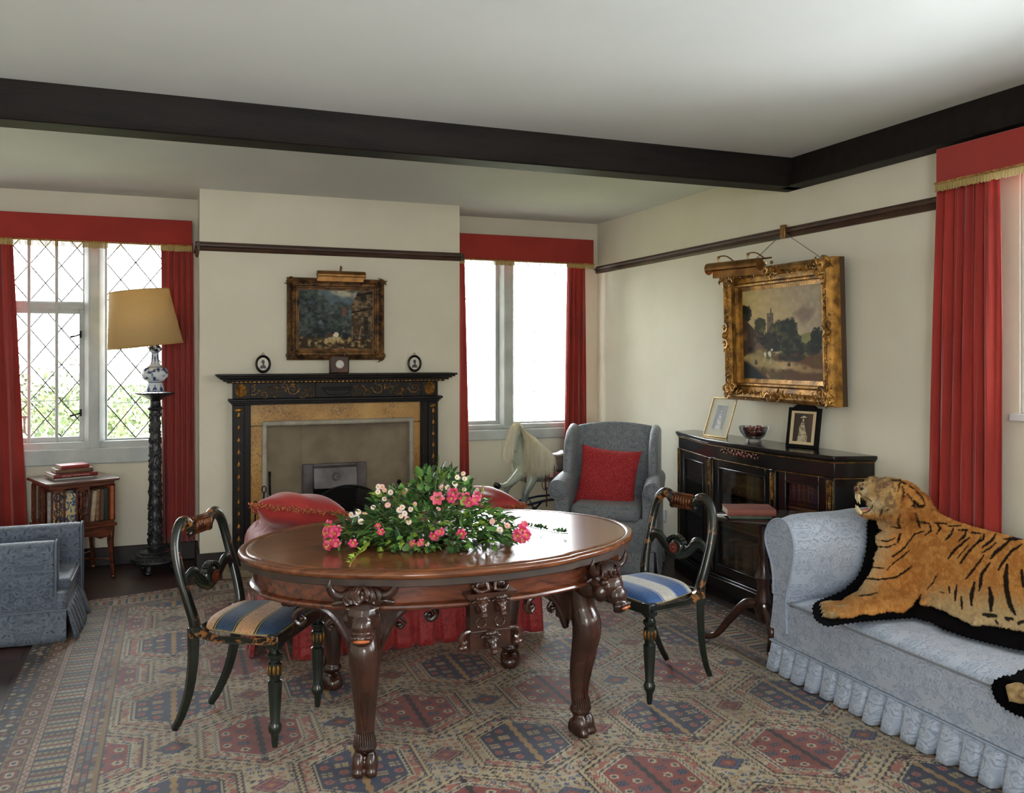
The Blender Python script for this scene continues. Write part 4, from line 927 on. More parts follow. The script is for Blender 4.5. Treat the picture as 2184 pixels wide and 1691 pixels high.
def table_leg(x, y, ang, back=False):
    """foot at x,y; knee turned outward at angle ang (direction the mask faces)"""
    M = Matrix.Translation((x, y, 0)) @ Matrix.Rotation(ang+pi/2, 4, 'Z')       # local -y = outward
    b = MB()
    pts = [(0,.0,.62),(0,-.0,.56),(0,-.012,.50),(0,-.03,.455),(0,-.032,.41),(0,-.018,.34),(0,.0,.26),(0,.006,.18),(0,.002,.125),(0,-.002,.09)]
    b.tube(bez(pts, 40), lerp_r([.058,.055,.052,.058,.057,.05,.042,.035,.033,.036], len(bez(pts,40))), 20)
    b.ell((0,-.04,.42), (.032,.028,.05)); b.lathe([(.030,.128),(.042,.108),(.044,.1),(.034,.094)], (0,0,0), 20)
    for q in (-1,1):
        b.ell((q*.022,-.012,.045), (.027,.04,.048)); b.ell((q*.024,-.034,.022), (.024,.024,.022))
    b.ell((0,.02,.035), (.042,.03,.035)); b.tube([(0,-.036,.36),(0,-.05,.33),(0,-.03,.27)], [.012,.01,.003], 6)
    def flat(v):
        if v.z < .004: v.z = .004
        return v
    lg = xf(blob(b, .006, 3, flat), M)
    for v in lg.v: v.z = max(v.z, .012)
    o = lg.build('leg', M_dark, tb)
    rd = MB()
    for q in (-1,0,1):
        P_ = bez([(q*.012,-.062,.40),(q*.02,-.060,.34),(q*.018,-.040,.26),(q*.010,-.030,.19),(q*.006,-.032,.14)], 20); rd.tube(P_, lerp_r([.003,.006,.005,.004,.002], len(P_)), 6)
    for i in range(12):
        a = R(-160+i*13)*1.0-pi/24; rd.tube([(.034*cos(a), .034*sin(a), .155), (.037*cos(a+.1), .037*sin(a+.1), .128), (.041*cos(a), .041*sin(a), .105)], [.002,.005,.003], 5)
    xf(rd, M).build('carved_tendons', M_dark, o)
    hb = MB(); hb.box((0, .045, .58), (.105,.08,.24)); xf(hb, M).build('leg_block', M_dark, o, bevel=.006)
    bull_parts(M @ Matrix.Translation((0,-.118,.645)) @ Matrix.Rotation(R(-6),4,'X') @ Matrix.Diagonal((1.28,1.1,1.06,1)), o, detail=not back)
    # pierced C-scroll brackets either side
    for q in (-1,1):
        s = MB(); base = M @ Matrix.Rotation(q*R(8), 4, 'Z')
        def L_(u, z): return base @ Vector((q*u, .03, z))
        s.tube(bez([L_(.05,.43), L_(.085,.50), L_(.13,.56), L_(.19,.59), L_(.245,.575), L_(.262,.545), L_(.24,.525), L_(.222,.543), L_(.236,.556)], 50), lerp_r([.013,.014,.014,.014,.014,.012,.010,.008,.006], len(bez([(0,0,0)]*9,50))), 8)
        s.tube(bez([L_(.16,.585), L_(.22,.605), L_(.275,.595), L_(.292,.60)], 16), [.009]*len(bez([(0,0,0)]*4,16)), 6); s.ell(L_(.298,.602), .014, 8, 6)
        s.tube(bez([L_(.12,.55), L_(.145,.525), L_(.13,.505), L_(.115,.52)], 16), .007, 6); s.ell(L_(.125,.517), .011, 8, 6); s.ell(L_(.235,.545), .013, 8, 6)
        s.prism([(.04,.44),(.075,.50),(.12,.56),(.18,.59),(.19,.61),(.04,.61)], (base.to_3x3() @ Vector((0,.02,0))), base @ Vector((0,.02,0)), base.to_3x3() @ Vector((q,0,0)), (0,0,1))
        s.build('scroll_bracket', M_dark, o)
table_leg(.637, 3.075, R(-105)); table_leg(1.492, 3.085, R(-62)); table_leg(1.495, 3.86, R(60), True); table_leg(.66, 3.90, R(120), True)
# carved bracket plaque under the front of the apron
pq = oy(1048, 1320, 2.875); yy = 2.872; zt = oy(1045, 1262, yy).z
pl = MB(); xw = .075; cx = oxx(1046, yy)
pl.bb(cx-xw, cx+xw, yy, yy+.05, zt-.20, zt); pl.bb(cx-xw-.018, cx+xw+.018, yy-.02, yy+.05, zt-.012, zt+.002); pl.bb(cx-xw-.01, cx+xw+.01, yy-.01, yy+.05, zt-.02, zt-.012)
for q in (-1,1):
    pts = bez([(cx+q*xw*.9,yy+.01,zt-.135),(cx+q*(xw+.022),yy,zt-.135),(cx+q*(xw+.034),yy,zt-.155),(cx+q*(xw+.026),yy,zt-.172),(cx+q*(xw+.012),yy,zt-.165)], 24); pl.tube(pts, .009, 8)
    pl.ell((cx+q*(xw+.028),yy,zt-.185), (.018,.014,.012), 10, 6); pl.tube([(cx+q*.035+.018*cos(a), yy-.002, zt-.105+.018*sin(a)) for a in [2*pi*i/18 for i in range(19)]], .003, 5)
pl.tube([(cx-xw,yy-.004,zt-.135),(cx+xw,yy-.004,zt-.135)], .004, 6)
plq = pl.build('carved_plaque', M_dark, tb, bevel=.002)
for q, z, s_ in ((-1,-.03,.42),(1,-.03,.42),(0,-.155,.46)):
    bull_parts(Matrix.Translation((cx+q*.036, yy-.012, zt+z)) @ Matrix.Scale(s_,4), plq, 'small_bull_head', False)
an = MB()
for q in (-1,1):
    x = cx+q*.032; an.ell((x, yy+.01, zt+.028), (.03,.016,.018)); an.ell((x+q*.024, yy+.01, zt+.022), (.016,.015,.02)); an.ell((x-q*.02, yy+.005, zt+.05), (.012,.011,.014)); an.tube([(x-q*.015,yy,zt+.04),(x-q*.02,yy-.012,zt+.01),(x+q*.01,yy-.016,zt+.006)], [.01,.008,.006], 8)
    an.tube([(x+q*.03,yy-.004,zt+.02),(x+q*.018,yy-.016,zt+.008),(x-q*.0,yy-.016,zt+.006)], [.01,.008,.006], 8)
blob(an, .0025, 2).build('crouching_animals', M_dark, plq)
# ================================================================== regency chairs
M_jap = mat('japanned_black_green', (20,26,22), .26, col2=(28,38,30), nscale=6, coat=.4, bump=.04)
def worn_mat():
    m = bpy.data.materials.new('worn_japanned_paint'); m.use_nodes = True; N = m.node_tree.nodes; L = m.node_tree.links; b = N['Principled BSDF']; b.inputs['Roughness'].default_value=.28; b.inputs['Coat Weight'].default_value=.35
    tc = N.new('ShaderNodeTexCoord'); n = N.new('ShaderNodeTexNoise'); n.inputs['Scale'].default_value=28; n.inputs['Detail'].default_value=5; n.inputs['Roughness'].default_value=.75; L.new(tc.outputs['Object'], n.inputs[0])
    n2 = N.new('ShaderNodeTexNoise'); n2.inputs['Scale'].default_value=5; L.new(tc.outputs['Object'], n2.inputs[0])
    mu = N.new('ShaderNodeMath'); mu.operation='MULTIPLY'; L.new(n.outputs[0], mu.inputs[0]); L.new(n2.outputs[0], mu.inputs[1])
    mr = N.new('ShaderNodeMapRange'); mr.inputs['From Min'].default_value=.315; mr.inputs['From Max'].default_value=.335; L.new(mu.outputs[0], mr.inputs[0])
    mx = N.new('ShaderNodeMix'); mx.data_type='RGBA'; L.new(mr.outputs[0], mx.inputs[0]); mx.inputs[6].default_value=(*lin((19,24,20)),1); mx.inputs[7].default_value=(*lin((150,96,50)),1); L.new(mx.outputs[2], b.inputs['Base Color']); return m
M_worn = worn_mat()
def stripe_mat(nm, stops, jac):
    m = bpy.data.materials.new(nm); m.use_nodes = True; N = m.node_tree.nodes; L = m.node_tree.links; b = N['Principled BSDF']; b.inputs['Roughness'].default_value=.7; b.inputs['Sheen Weight'].default_value=.2
    tc = N.new('ShaderNodeTexCoord'); s = N.new('ShaderNodeSeparateXYZ'); L.new(tc.outputs['Object'], s.inputs[0])
    w = N.new('ShaderNodeMath'); w.operation='MULTIPLY_ADD'; w.inputs[1].default_value=1/.185; w.inputs[2].default_value=10.35; L.new(s.outputs[0], w.inputs[0])
    f = N.new('ShaderNodeMath'); f.operation='FRACT'; L.new(w.outputs[0], f.inputs[0])
    r = N.new('ShaderNodeValToRGB'); r.color_ramp.interpolation='CONSTANT'; L.new(f.outputs[0], r.inputs[0])
    e = r.color_ramp.elements; e[0].position=stops[0][0]; e[0].color=(*lin(stops[0][1]),1); e[1].position=stops[1][0]; e[1].color=(*lin(stops[1][1]),1)
    for p_, c_ in stops[2:]: q = e.new(p_); q.color=(*lin(c_),1)
    n = N.new('ShaderNodeTexNoise'); n.inputs['Scale'].default_value=38; n.inputs['Distortion'].default_value=2.5; L.new(tc.outputs['Object'], n.inputs[0])
    mr = N.new('ShaderNodeMapRange'); mr.inputs['From Min'].default_value=.5; mr.inputs['From Max'].default_value=.54; mr.inputs['To Max'].default_value=jac; L.new(n.outputs[0], mr.inputs[0])
    mx = N.new('ShaderNodeMix'); mx.data_type='RGBA'; mx.blend_type='MULTIPLY'; L.new(mr.outputs[0], mx.inputs[0]); L.new(r.outputs[0], mx.inputs[6]); mx.inputs[7].default_value=(.5,.42,.34,1); L.new(mx.outputs[2], b.inputs['Base Color']); return m
DKS = (20,20,22)
M_str1 = stripe_mat('blue_gold_stripe_silk', [(0,(38,66,100)),(.40,DKS),(.42,(190,168,110)),(.435,DKS),(.47,(190,168,110)),(.485,(196,150,112)),(.90,(190,168,110)),(.915,DKS),(.95,(190,168,110)),(.965,DKS)], .45)
M_str2 = stripe_mat('blue_silver_stripe_silk', [(0,(52,92,150)),(.42,(206,206,204)),(.44,(52,92,150)),(.46,(206,206,204)),(.50,(196,194,188)),(.90,(52,92,150)),(.93,(206,206,204)),(.95,(52,92,150))], .25)
def chair(loc, rz, label, stuff, torn=False):
    """front faces local +x"""
    t = thing('side_chair', loc, rz, label, 'chair'); K = dict(local=True)
    fr_ = []
    for s in (-1, 1):
        y = lambda v: s*v
        st = MB(); pts = [(-.165,y(.165),.40),(-.155,y(.172),.45),(-.175,y(.182),.53),(-.205,y(.187),.63),(-.228,y(.182),.72),(-.238,y(.165),.785),(-.242,y(.13),.822),(-.242,y(.095),.822),(-.240,y(.07),.80),(-.238,y(.066),.778),(-.238,y(.078),.768)]
        b = bez(pts, 70); st.tube(b, lerp_r([.025,.024,.022,.021,.021,.022,.024,.025,.023,.018,.012], len(b)), 12, flat=.85)
        st.build('back_stile', M_worn, t, **K)
        g = MB(); 
        for k in range(9):
            a = k/8; p = Vector((-.242, s*(.155-.085*a), .800+.03*sin(a*pi*.9+.3)))
            g.tube([p+Vector((-.018,s*.006,-.012)), p+Vector((0,0,.012)), p+Vector((.02,-s*.006,-.010))], .0032, 5)
        g.build('gilt_reeding', M_gold, t, **K)
        lg = MB(); b = bez([(-.165,y(.165),.43),(-.165,y(.165),.36),(-.172,y(.16),.28),(-.195,y(.15),.17),(-.235,y(.138),.07),(-.27,y(.132),.012)], 30)
        lg.tube(b, lerp_r([.027,.027,.025,.022,.019,.017], len(b)), 4, flat=.85, up=(0,1,0)); lg.build('rear_leg', M_jap, t, bevel=.004, **K)
        fl_ = MB(); prof = [(.010,.012),(.013,.03),(.015,.06),(.019,.065),(.024,.075),(.026,.088),(.022,.098),(.018,.108),(.024,.20),(.027,.262),(.020,.268),(.020,.275),(.025,.285),(.027,.305),(.025,.33),(.020,.335),(.020,.342),(.027,.35),(.028,.362),(.018,.37),(.016,.374),(.026,.382),(.026,.392)]
        fl_.lathe(prof, (.19, s*.19, 0), 18); o = fl_.build('front_leg', M_jap, t, **K)
        gl = MB()
        for k in range(10): a = 2*pi*k/10; gl.ell((.19+.024*cos(a), s*.19+.024*sin(a), .307), (.006,.006,.02), 6, 5)
        gl.build('gilt_leaf_band', M_gold, o, **K)
        sr = MB(); b = bez([(-.16,y(.168),.445),(-.12,y(.183),.418),(-.04,y(.2),.405),(.08,y(.206),.408),(.205,y(.206),.412)], 24); sr.tube(b, lerp_r([.03,.03,.03,.03,.03], len(b)), 4, flat=.5, up=(0,0,1)); 
        sr.bb(.165,.215,s*.165-(.0 if s>0 else .05),s*.165+(.05 if s>0 else 0),.385,.437)
        sr.build('side_rail', M_worn, t, bevel=.005, **K)
    MB().bb(.19,.212,-.19,.19,.39,.432).build('seat_rail', M_worn, t, bevel=.004, **K); MB().bb(-.17,-.15,-.165,.165,.39,.432).build('seat_rail', M_worn, t, bevel=.004, **K)
    ct = MB(); ct.box((-.24,0,.797), (.028,.128,.058)); 
    for k in range(7): ct.ell((-.222, -.05+k*.0167, .80), (.012,.009,.022), 8, 6)
    ct.tube([(-.235,-.064,.83),(-.235,.064,.83)], .008, 8); ct.tube([(-.235,-.064,.77),(-.235,.064,.77)], .008, 8)
    ct.build('crest_tablet', mat('worn_gilt_tablet', (120,70,34), .3, .5, col2=(60,26,16), nscale=40, bump=.4), t, bevel=.003, **K)
    sp = MB()
    for s in (-1,1):
        b = bez([(-.198,s*.18,.585),(-.195,s*.15,.625),(-.195,s*.115,.628),(-.195,s*.085,.60),(-.195,s*.05,.575),(-.195,0,.56)], 24)
        sp.tube(b, lerp_r([.016,.022,.026,.024,.026,.03], len(b)), 10, flat=.55, up=(1,0,0))
    sp.ell((-.19,0,.59), (.02,.042,.045), 16, 10)
    for k in range(7): a = R(-60+k*20); sp.box((-.19, .05*sin(a), .592+.05*cos(a)), (.03,.016,.016), rot=Matrix.Rotation(-a,3,'X'))
    sp.build('cross_splat', M_jap, t, bevel=.002, **K)
    ro = MB(); ro.lathe([(.026,0),(.026,.004),(.018,.006),(.012,.003),(.006,.008),(.001,.009)], (-.168,0,.59), 20, axis=(1,0,0)); ro.build('rosette', mat('faded_red_gilt', (110,48,30), .4, .3), t, **K)
    se = MB(); N_ = 22
    def outline(v):   # v -1..1 along x
        x = -.15+.345*v; w = .155+.04*min(1, v*1.6); return x, w
    def f(u, v):
        x, w = outline(u); w *= (1-.55*max(0,.12-u)/.12*.9) ; y = w*(2*v-1); e = max(0, 1-(abs(2*v-1))**6)*max(0, 1-(abs(2*u-1))**8)
        return Vector((x, y, .428+.03*e+.006*(1-(2*v-1)**2)))
    se.grid(f, N_, N_); se.add([f(i/N_,0)-Vector((0,0,.02)) for i in range(N_+1)], [])
    o = se.build('seat_pad', stuff, t, solid=.012, **K)
    wl = MB(); rim = [f(i/N_,0) for i in range(N_+1)]+[f(1,j/N_) for j in range(1,N_+1)]+[f(1-i/N_,1) for i in range(1,N_+1)]+[f(0,1-j/N_) for j in range(1,N_+1)]
    wl.tube([p+Vector((0,0,.003)) for p in rim], .004, 6); wl.build('piping', M_fringe, o, **K)
    return t
chair((.300, 3.628, .010), R(-33), 'worn black and gilt scroll-back chair with navy and buff striped seat, left of the table', M_str1)
chair((2.005, 3.44, .010), R(196), 'worn dark green scroll-back chair with blue and white striped seat, right of the table', M_str2)
# ================================================================== long sofa on the right
def pleats(mb, p, q, nrm, z0, z1, pitch=.085, depth=.03, flare=.02, seed=0):
    """box-pleated valance from p to q hanging z1 -> z0"""
    p, q, nrm = Vector(p), Vector(q), Vector(nrm); L_ = (q-p).length; d = (q-p)/L_; n = max(1, int(L_/pitch)); rn = random.Random(seed)
    cols = []
    for i in range(n):
        a = i*L_/n; w = L_/n; j = rn.uniform(-.006,.006); e = rn.uniform(.6,1.3)
        for t, o in ((0,.0),(.04,.15),(.10,.85),(.16,1.0),(.55,1.05),(.68,.95),(.74,.3),(.78,-.25),(.9,-.3),(.98,-.1)): cols.append((a+w*t, o, j, e))
    cols.append((L_, 0, 0, 1)); nv = 5; vs = []; uv = []
    for s, o, j, e in cols:
        for k in range(nv+1):
            v = k/nv; off = depth*o*(.12+.88*v**.7)*e + flare*v
            vs.append(p + d*(s+j*v) + nrm*(off+.004) + Vector((0,0,z1+(z0-z1)*v))); uv.append((s*1.0, z1+(z0-z1)*v))
    m = nv+1; mb.add(vs, [(i*m+k,(i+1)*m+k,(i+1)*m+k+1,i*m+k+1) for i in range(len(cols)-1) for k in range(nv)], uv)
XF = 2.66
sf = thing('sofa', (3.05, 2.0, 0), 0, 'long low sofa in pale blue damask with pleated skirt, under the tiger skin', 'sofa')
ye = .62
b = MB(); b.bb(XF, 3.40, ye, 3.40, .13, .345); b.build('base', M_blue, sf, bevel=.015, uvbox=True)
s = MB()
def seat(u, v):
    x = XF-.004+.50*u; y = ye+(3.27-ye)*v; e = (1-(2*u-1)**6*(1 if u < .5 else .2))*(1-abs(2*v-1)**10)
    return Vector((x, y, .343+.035*e+.012*(fbm(np.array(x*5), np.array(y*3), 3, 3).item()-.5)*2*(u>.05)))
s.grid(seat, 14, 60); k = len(s.v)
s.uv = [(p.x, p.y) for p in s.v]
s.build('seat_cushion', M_blue, sf, solid=.02)
# arm, profile measured on its front face
pp = [(1648,1290),(1650,1240),(1646,1200),(1636,1165),(1633,1140),(1640,1118),(1652,1108),(1668,1108),(1683,1122),(1692,1150),(1693,1185),(1686,1230),(1676,1284)]
prof = [ox(a, c, XF-.01) for a, c in pp]; pr2 = [(p.y, p.z) for p in prof]; pr2 = [(3.405,.20)]+pr2+[(pr2[-1][0],.20)]
bz = bez([(a, c, 0) for a, c in pr2], 60); poly = [(p.x, p.y) for p in bz]; cyy = sum(p[0] for p in poly)/len(poly); czz = sum(p[1] for p in poly)/len(poly)
arm = MB(); nseg = 16; m = len(poly); vs = []; uv = []
for i in range(nseg+1):
    t = i/nseg; x = XF-.01+(3.40-XF+.01)*t; bul = .022*math.sin(min(1,t*6)*pi/2)-.0; 
    for a, c in poly:
        dy, dz = a-cyy, c-czz; L_ = math.hypot(dy, dz)+1e-6; gr_ = bul*(1 if c > .36 else .2)
        w = 1+.0*t; nz = .006*(fbm(np.array(x*9), np.array(a*20+c*20), 5, 2).item()-.5)*2
        vs.append(Vector((x, a+dy/L_*(gr_+nz)-(.05*t if a < cyy and c > .4 else 0), c+dz/L_*(gr_*.6+nz)+.012*t*(c>.5)))); uv.append((x, a*1.2+c))
arm.add(vs, [(i*m+j, i*m+(j+1)%m, (i+1)*m+(j+1)%m, (i+1)*m+j) for i in range(nseg) for j in range(m)]+[tuple(range(m)), tuple(nseg*m+j for j in range(m))][::-1], uv)
arm.build('arm', M_blue, sf, uvbox=True)
pw = MB(); pw.tube([Vector((XF-.012, a, c)) for a, c in poly[6:-3]], .0055, 6); pw.build('arm_piping', M_blue, sf)
bk = MB(); bk.prism([(3.12,.33),(3.17,.5),(3.205,.64),(3.23,.70),(3.28,.725),(3.35,.72),(3.40,.68),(3.40,.2),(3.12,.2)], (0,3.22-ye,0), (0,ye,0), (1,0,0), (0,0,1)); bk.build('back', M_blue, sf, bevel=.012, uvbox=True)
sk = MB(); pleats(sk, (XF, 3.40, 0), (XF, ye, 0), (-1,0,0), .012, .135, .088, .028, .02, 4); pleats(sk, (3.38, 3.40, 0), (XF, 3.40, 0), (0,1,0), .012, .135, .088, .025, .015, 5)
sk.build('pleated_skirt', M_blue, sf, solid=.004)
pw = MB(); pw.tube([(3.38,3.41,.138),(XF-.006,3.41,.138),(XF-.008,ye,.138)], .005, 6); pw.build('skirt_piping', M_blue, sf); pw = MB(); pw.tube([(XF-.005,3.38,.345),(XF-.005,ye,.345)], .004, 6); pw.build('seat_piping', M_blue2, sf)
# ================================================================== tiger skin
ts = thing('tiger_skin', (3.0, 2.6, .36), 0, 'tiger skin rug with snarling head and black scalloped felt edging, draped over the sofa', 'tiger skin')
def pip(x, y, P):
    r = np.zeros(x.shape, bool); n = len(P)
    for i in range(n):
        x1, y1 = P[i]; x2, y2 = P[(i+1)%n]
        if y1 == y2: continue
        c = ((y1 > y) != (y2 > y)) & (x < (x2-x1)*(y-y1)/(y2-y1)+x1); r ^= c
    return r
def segd(x, y, P, closed=True):
    d = np.full(x.shape, 1e9); n = len(P)
    for i in range(n if closed else n-1):
        a, b = np.array(P[i], float), np.array(P[(i+1)%n], float); v = b-a; L2_ = (v**2).sum()+1e-9
        t = np.clip(((x-a[0])*v[0]+(y-a[1])*v[1])/L2_, 0, 1); d = np.minimum(d, np.hypot(x-a[0]-t*v[0], y-a[1]-t*v[1]))
    return d
FUR = [(1880,1098),(1871,1112),(1874,1126),(1884,1131),(1869,1142),(1869,1158),(1874,1168),(1864,1188),(1862,1212),(1850,1232),(1839,1250),(1830,1262),(1812,1272),(1792,1284),(1768,1283),(1757,1290),(1756,1302),(1762,1312),(1790,1317),(1812,1318),(1842,1309),(1860,1311),(1900,1304),(1924,1306),(1945,1293),(1958,1272),(1964,1290),(1990,1294),(2012,1302),(2050,1322),(2076,1334),(2110,1332),(2150,1341),(2184,1346),(2290,1368),(2380,1372),(2440,1350),(2475,1300),(2470,1240),(2440,1205),(2380,1190),(2290,1172),(2240,1162),(2184,1152),(2150,1143),(2100,1130),(2070,1122),(2040,1112),(2010,1098),(1985,1085),(1970,1070),(1950,1050),(1900,1060)]
FELT = [(1850,1096),(1846,1115),(1846,1150),(1843,1180),(1835,1210),(1825,1230),(1806,1248),(1796,1258),(1775,1268),(1750,1277),(1735,1284),(1729,1298),(1733,1320),(1745,1331),(1765,1340),(1788,1336),(1830,1330),(1880,1325),(1950,1321),(1985,1330),(2010,1345),(2060,1362),(2110,1375),(2150,1385),(2184,1391),(2290,1412),(2390,1412),(2470,1385),(2510,1320),(2500,1240),(2440,1220),(2290,1250),(2100,1200),(1960,1120),(1890,1090)]
PAW2 = [(2260,1420),(2184,1426),(2170,1429),(2158,1440),(2140,1439),(2120,1447),(2112,1460),(2115,1480),(2125,1500),(2145,1515),(2165,1527),(2184,1533),(2240,1540)]
ARMY = 3.165
def drape(x, y, off=0.0):
    t = (x-CX)/FPX; dX = SY+t*CY; dY = CY-t*SY; dZ = (HZ-y)/FPX
    ks = np.where(dZ < -.02, (.392+off-EYE)/np.minimum(dZ,-.02), 99); kf = (XF-.03-off)/dX; ks = np.where(x > 2090, np.maximum(ks, kf), ks)
    # slope from (3.10,.385) to (3.235,.74): z-.385 = 2.63 (X-3.10)
    kl = (.385+off*1.5-EYE-2.63*3.10)/(dZ-2.63*dX); ka = (ARMY-off)/dY
    ks = np.where(ks > 20, 20, ks); a = 16.0
    k = -np.log(np.exp(-a*ks)+np.exp(-a*kl)+np.exp(-a*ka))/a
    return np.stack([dX*k, dY*k, EYE+dZ*k], -1)
ZS = [(1820+a/4.228, 1000+b/4.228) for a, b in [(0,0)]]
STR = [([(770,500),(795,540),(765,585)],13),([(915,540),(895,590),(845,645)],14),([(1030,560),(1020,600),(960,660)],17),([(1060,620),(1000,670),(920,740),(865,815)],13),([(1050,690),(990,760),(950,810)],7),([(1165,620),(1130,670),(1050,750),(975,860)],11),([(1190,600),(1180,640),(1120,680)],16),([(1290,600),(1260,650),(1180,710)],19),([(1300,670),(1240,720),(1175,760)],10),([(1420,650),(1340,720),(1290,760),(1250,810)],22),([(1530,690),(1440,740),(1370,830),(1320,915)],16),([(1190,780),(1120,880),(1025,1000)],12),([(1245,850),(1170,950),(1160,1040),(1145,1105)],18),([(1400,870),(1385,980),(1395,1100),(1420,1220),(1470,1320)],30),([(1105,1030),(1080,1120),(1070,1240)],24),([(945,1050),(930,1120),(925,1200)],13),([(985,1160),(985,1220),(985,1280)],16),([(1240,1080),(1255,1180),(1245,1290)],32),([(770,950),(730,1030),(660,1110)],6),([(540,880),(460,940),(380,985),(290,1000),(110,1000)],12),([(510,740),(440,800),(360,850),(300,910)],8),([(650,565),(560,590),(510,660),(440,730),(350,790)],9),([(700,500),(710,560),(660,600)],9),([(560,400),(580,470),(610,530)],15),([(215,1130),(150,1150),(50,1160)],9),([(270,890),(180,885)],7),([(420,590),(400,660)],30),([(215,690),(300,705),(380,680)],7),([(225,640),(300,650),(370,620)],7),([(400,140),(420,120),(398,210)],9),([(440,160),(452,210),(440,285)],14),([(500,150),(560,190),(620,260),(650,330)],8),([(480,220),(530,280),(600,330)],11),([(540,300),(560,360)],12),([(430,540),(395,490),(425,400)],11),([(255,370),(240,430)],13),([(330,360),(290,375)],10),([(1080,580),(1150,590)],12),([(860,520),(980,520)],6),([(960,555),(1040,560)],9),([(1370,640),(1539,640)],18),([(1530,920),(1545,1060)],24),([(1180,1330),(1290,1340)],40),([(1290,1380),(1310,1400)],24),([(1380,1360),(1440,1370)],34),([(1500,1400),(1560,1380)],30),([(60,150),(72,210),(58,250)],6),([(85,125),(80,200)],5),([(100,90),(130,110)],6),([(640,330),(560,330)],10),([(620,1150),(590,1240)],14),([(340,100),(420,110),(480,140)],8),([(740,490),(850,500)],8),([(875,1070),(880,1130)],10),([(800,1120),(830,1130)],8),
       ([(1560,700),(1640,640)],20),([(1600,900),(1640,1100)],26),([(330,520),(420,540)],9),([(520,330),(640,350)],7),([(590,470),(700,500)],8)]
STR = [([(1820+a/4.228, 1000+b/4.228) for a, b in P], w*1.5/4.228) for P, w in STR]
def tiger_col(x, y):
    n = fbm(x/9, y/9, 3, 4); n2 = fbm(x/2.2, y/5, 9, 3); C = mixc(col3((210,148,80),x), col3((192,126,62),x), sm(n, .4, .62))
    belly = sm(y - (1262+.10*(x-1980)) + 60*(n-.5), -30, 35)*sm(x, 1955, 2000); C = mixc(C, col3((198,170,124),x), belly)
    chest = sm(1915-.28*(y-1100)-x + 40*(n-.5), -20, 30)*sm(y,1095,1120)*(1-sm(y,1262,1285)); C = mixc(C, col3((196,168,126),x), chest*.9)
    face = sm(1915-x, -15, 20)*sm(1102-y,0,10); C = mixc(C, mixc(col3((206,174,120),x), col3((150,124,92),x), sm(n,.5,.66)), face*.9); C = mixc(C, col3((224,208,172),x), face*np.clip(np.exp(-((x-1862)/16)**2-((y-1078)/11)**2)+np.exp(-((x-1843)/7)**2-((y-1046)/9)**2),0,1)*.9)
    leg = sm(1850-x,0,50)*sm(y,1255,1275); C = mixc(C, col3((172,128,76),x), leg*.6)
    C = mixc(C, col3((204,178,138),x), sm(y-1299-.1*(x-1950),0,12)*sm(x,1965,1985)*.5)
    wob = 1.6*(fbm(x/3.0, y/3.0, 6, 2)-.5)*2
    for P, w in STR:
        sx = [p[0] for p in P]; sy_ = [p[1] for p in P]
        mk = (x > min(sx)-14) & (x < max(sx)+14) & (y > min(sy_)-14) & (y < max(sy_)+14)
        if not mk.any(): continue
        xx, yy_ = x[mk], y[mk]; d = segd(xx, yy_, P, False)
        e0, e1 = P[0], P[-1]; de = np.minimum(np.hypot(xx-e0[0], yy_-e0[1]), np.hypot(xx-e1[0], yy_-e1[1]))
        ww = w*.5*(.45+.55*np.clip(de/(w*2.5),0,1)); a = 1-sm(d+wob[mk]*.8, ww*.8, ww*1.25+.6)
        c = C[mk]; c = c*(1-a[:,None]*.98)+nlin((14,9,8))*a[:,None]*.98; C[mk] = c
    return C*(.72+.56*n2[...,None])
gx, gy = np.meshgrid(np.arange(1722, 2520, 1.35), np.arange(1040, 1420, 1.35), indexing='ij')
wb = 2.0*(fbm(gx/4, gy/4, 2, 3)-.5)
inf_ = pip(gx+wb, gy+wb, FUR); df = segd(gx, gy, FUR)
puff = np.where(inf_, np.clip(df/14, 0, 1)**.6, 0)*.020 + .006*(fbm(gx/16, gy/16, 5, 3)-.5)*inf_*2
P = drape(gx, gy, .012+puff)
M_fur = mat('tiger_fur', attr=True, rough=.85, bump=.7, bscale=420, spec=.2)
fast = fast_grid('pelt', P, tiger_col(gx, gy), M_fur, ts, inf_); q = fast.modifiers.new('solid', 'SOLIDIFY'); q.thickness = .008; q.offset = -1
sc_d = segd(gx, gy, FELT); inn = pip(gx, gy, FELT)
# scalloped edge: walk the outline
def scallop(P, pitch=9.0, amp=3.0):
    out = []; n = len(P)
    for i in range(n):
        a, b = np.array(P[i], float), np.array(P[(i+1)%n], float); L_ = np.hypot(*(b-a)); 
        if L_ > 140: out.append(tuple(a)); continue
        k = max(1, int(round(L_/pitch))); nn_ = np.array([(b-a)[1], -(b-a)[0]])/max(L_,1e-6)
        for j in range(k):
            for t in (0,.2,.5,.8): out.append(tuple(a+(b-a)*(j+t)/k - nn_*amp*math.sin(t*pi)**.6*(1 if True else 0)))
    return out
M_felt = mat('black_felt', (7,7,10), 1.0, spec=.05)
gx, gy = np.meshgrid(np.arange(1715, 2520, .85), np.arange(1085, 1422, .85), indexing='ij'); fm = pip(gx, gy, scallop(FELT, 10, -3.6))
o = fast_grid('felt_backing', drape(gx, gy, .006+.003*fbm(gx/9,gy/9,4,2)), np.zeros(gx.shape+(3,)), M_felt, ts, fm); q = o.modifiers.new('solid', 'SOLIDIFY'); q.thickness = .004
hx, hy = np.meshgrid(np.arange(2100, 2262, .85), np.arange(1405, 1548, .85), indexing='ij')
o = fast_grid('felt_paw_pad', drape(hx, hy, .008+.004*fbm(hx/9,hy/9,4,2)), np.zeros(hx.shape+(3,)), M_felt, ts, pip(hx, hy, scallop(PAW2, 11, -4))); q = o.modifiers.new('solid', 'SOLIDIFY'); q.thickness = .004
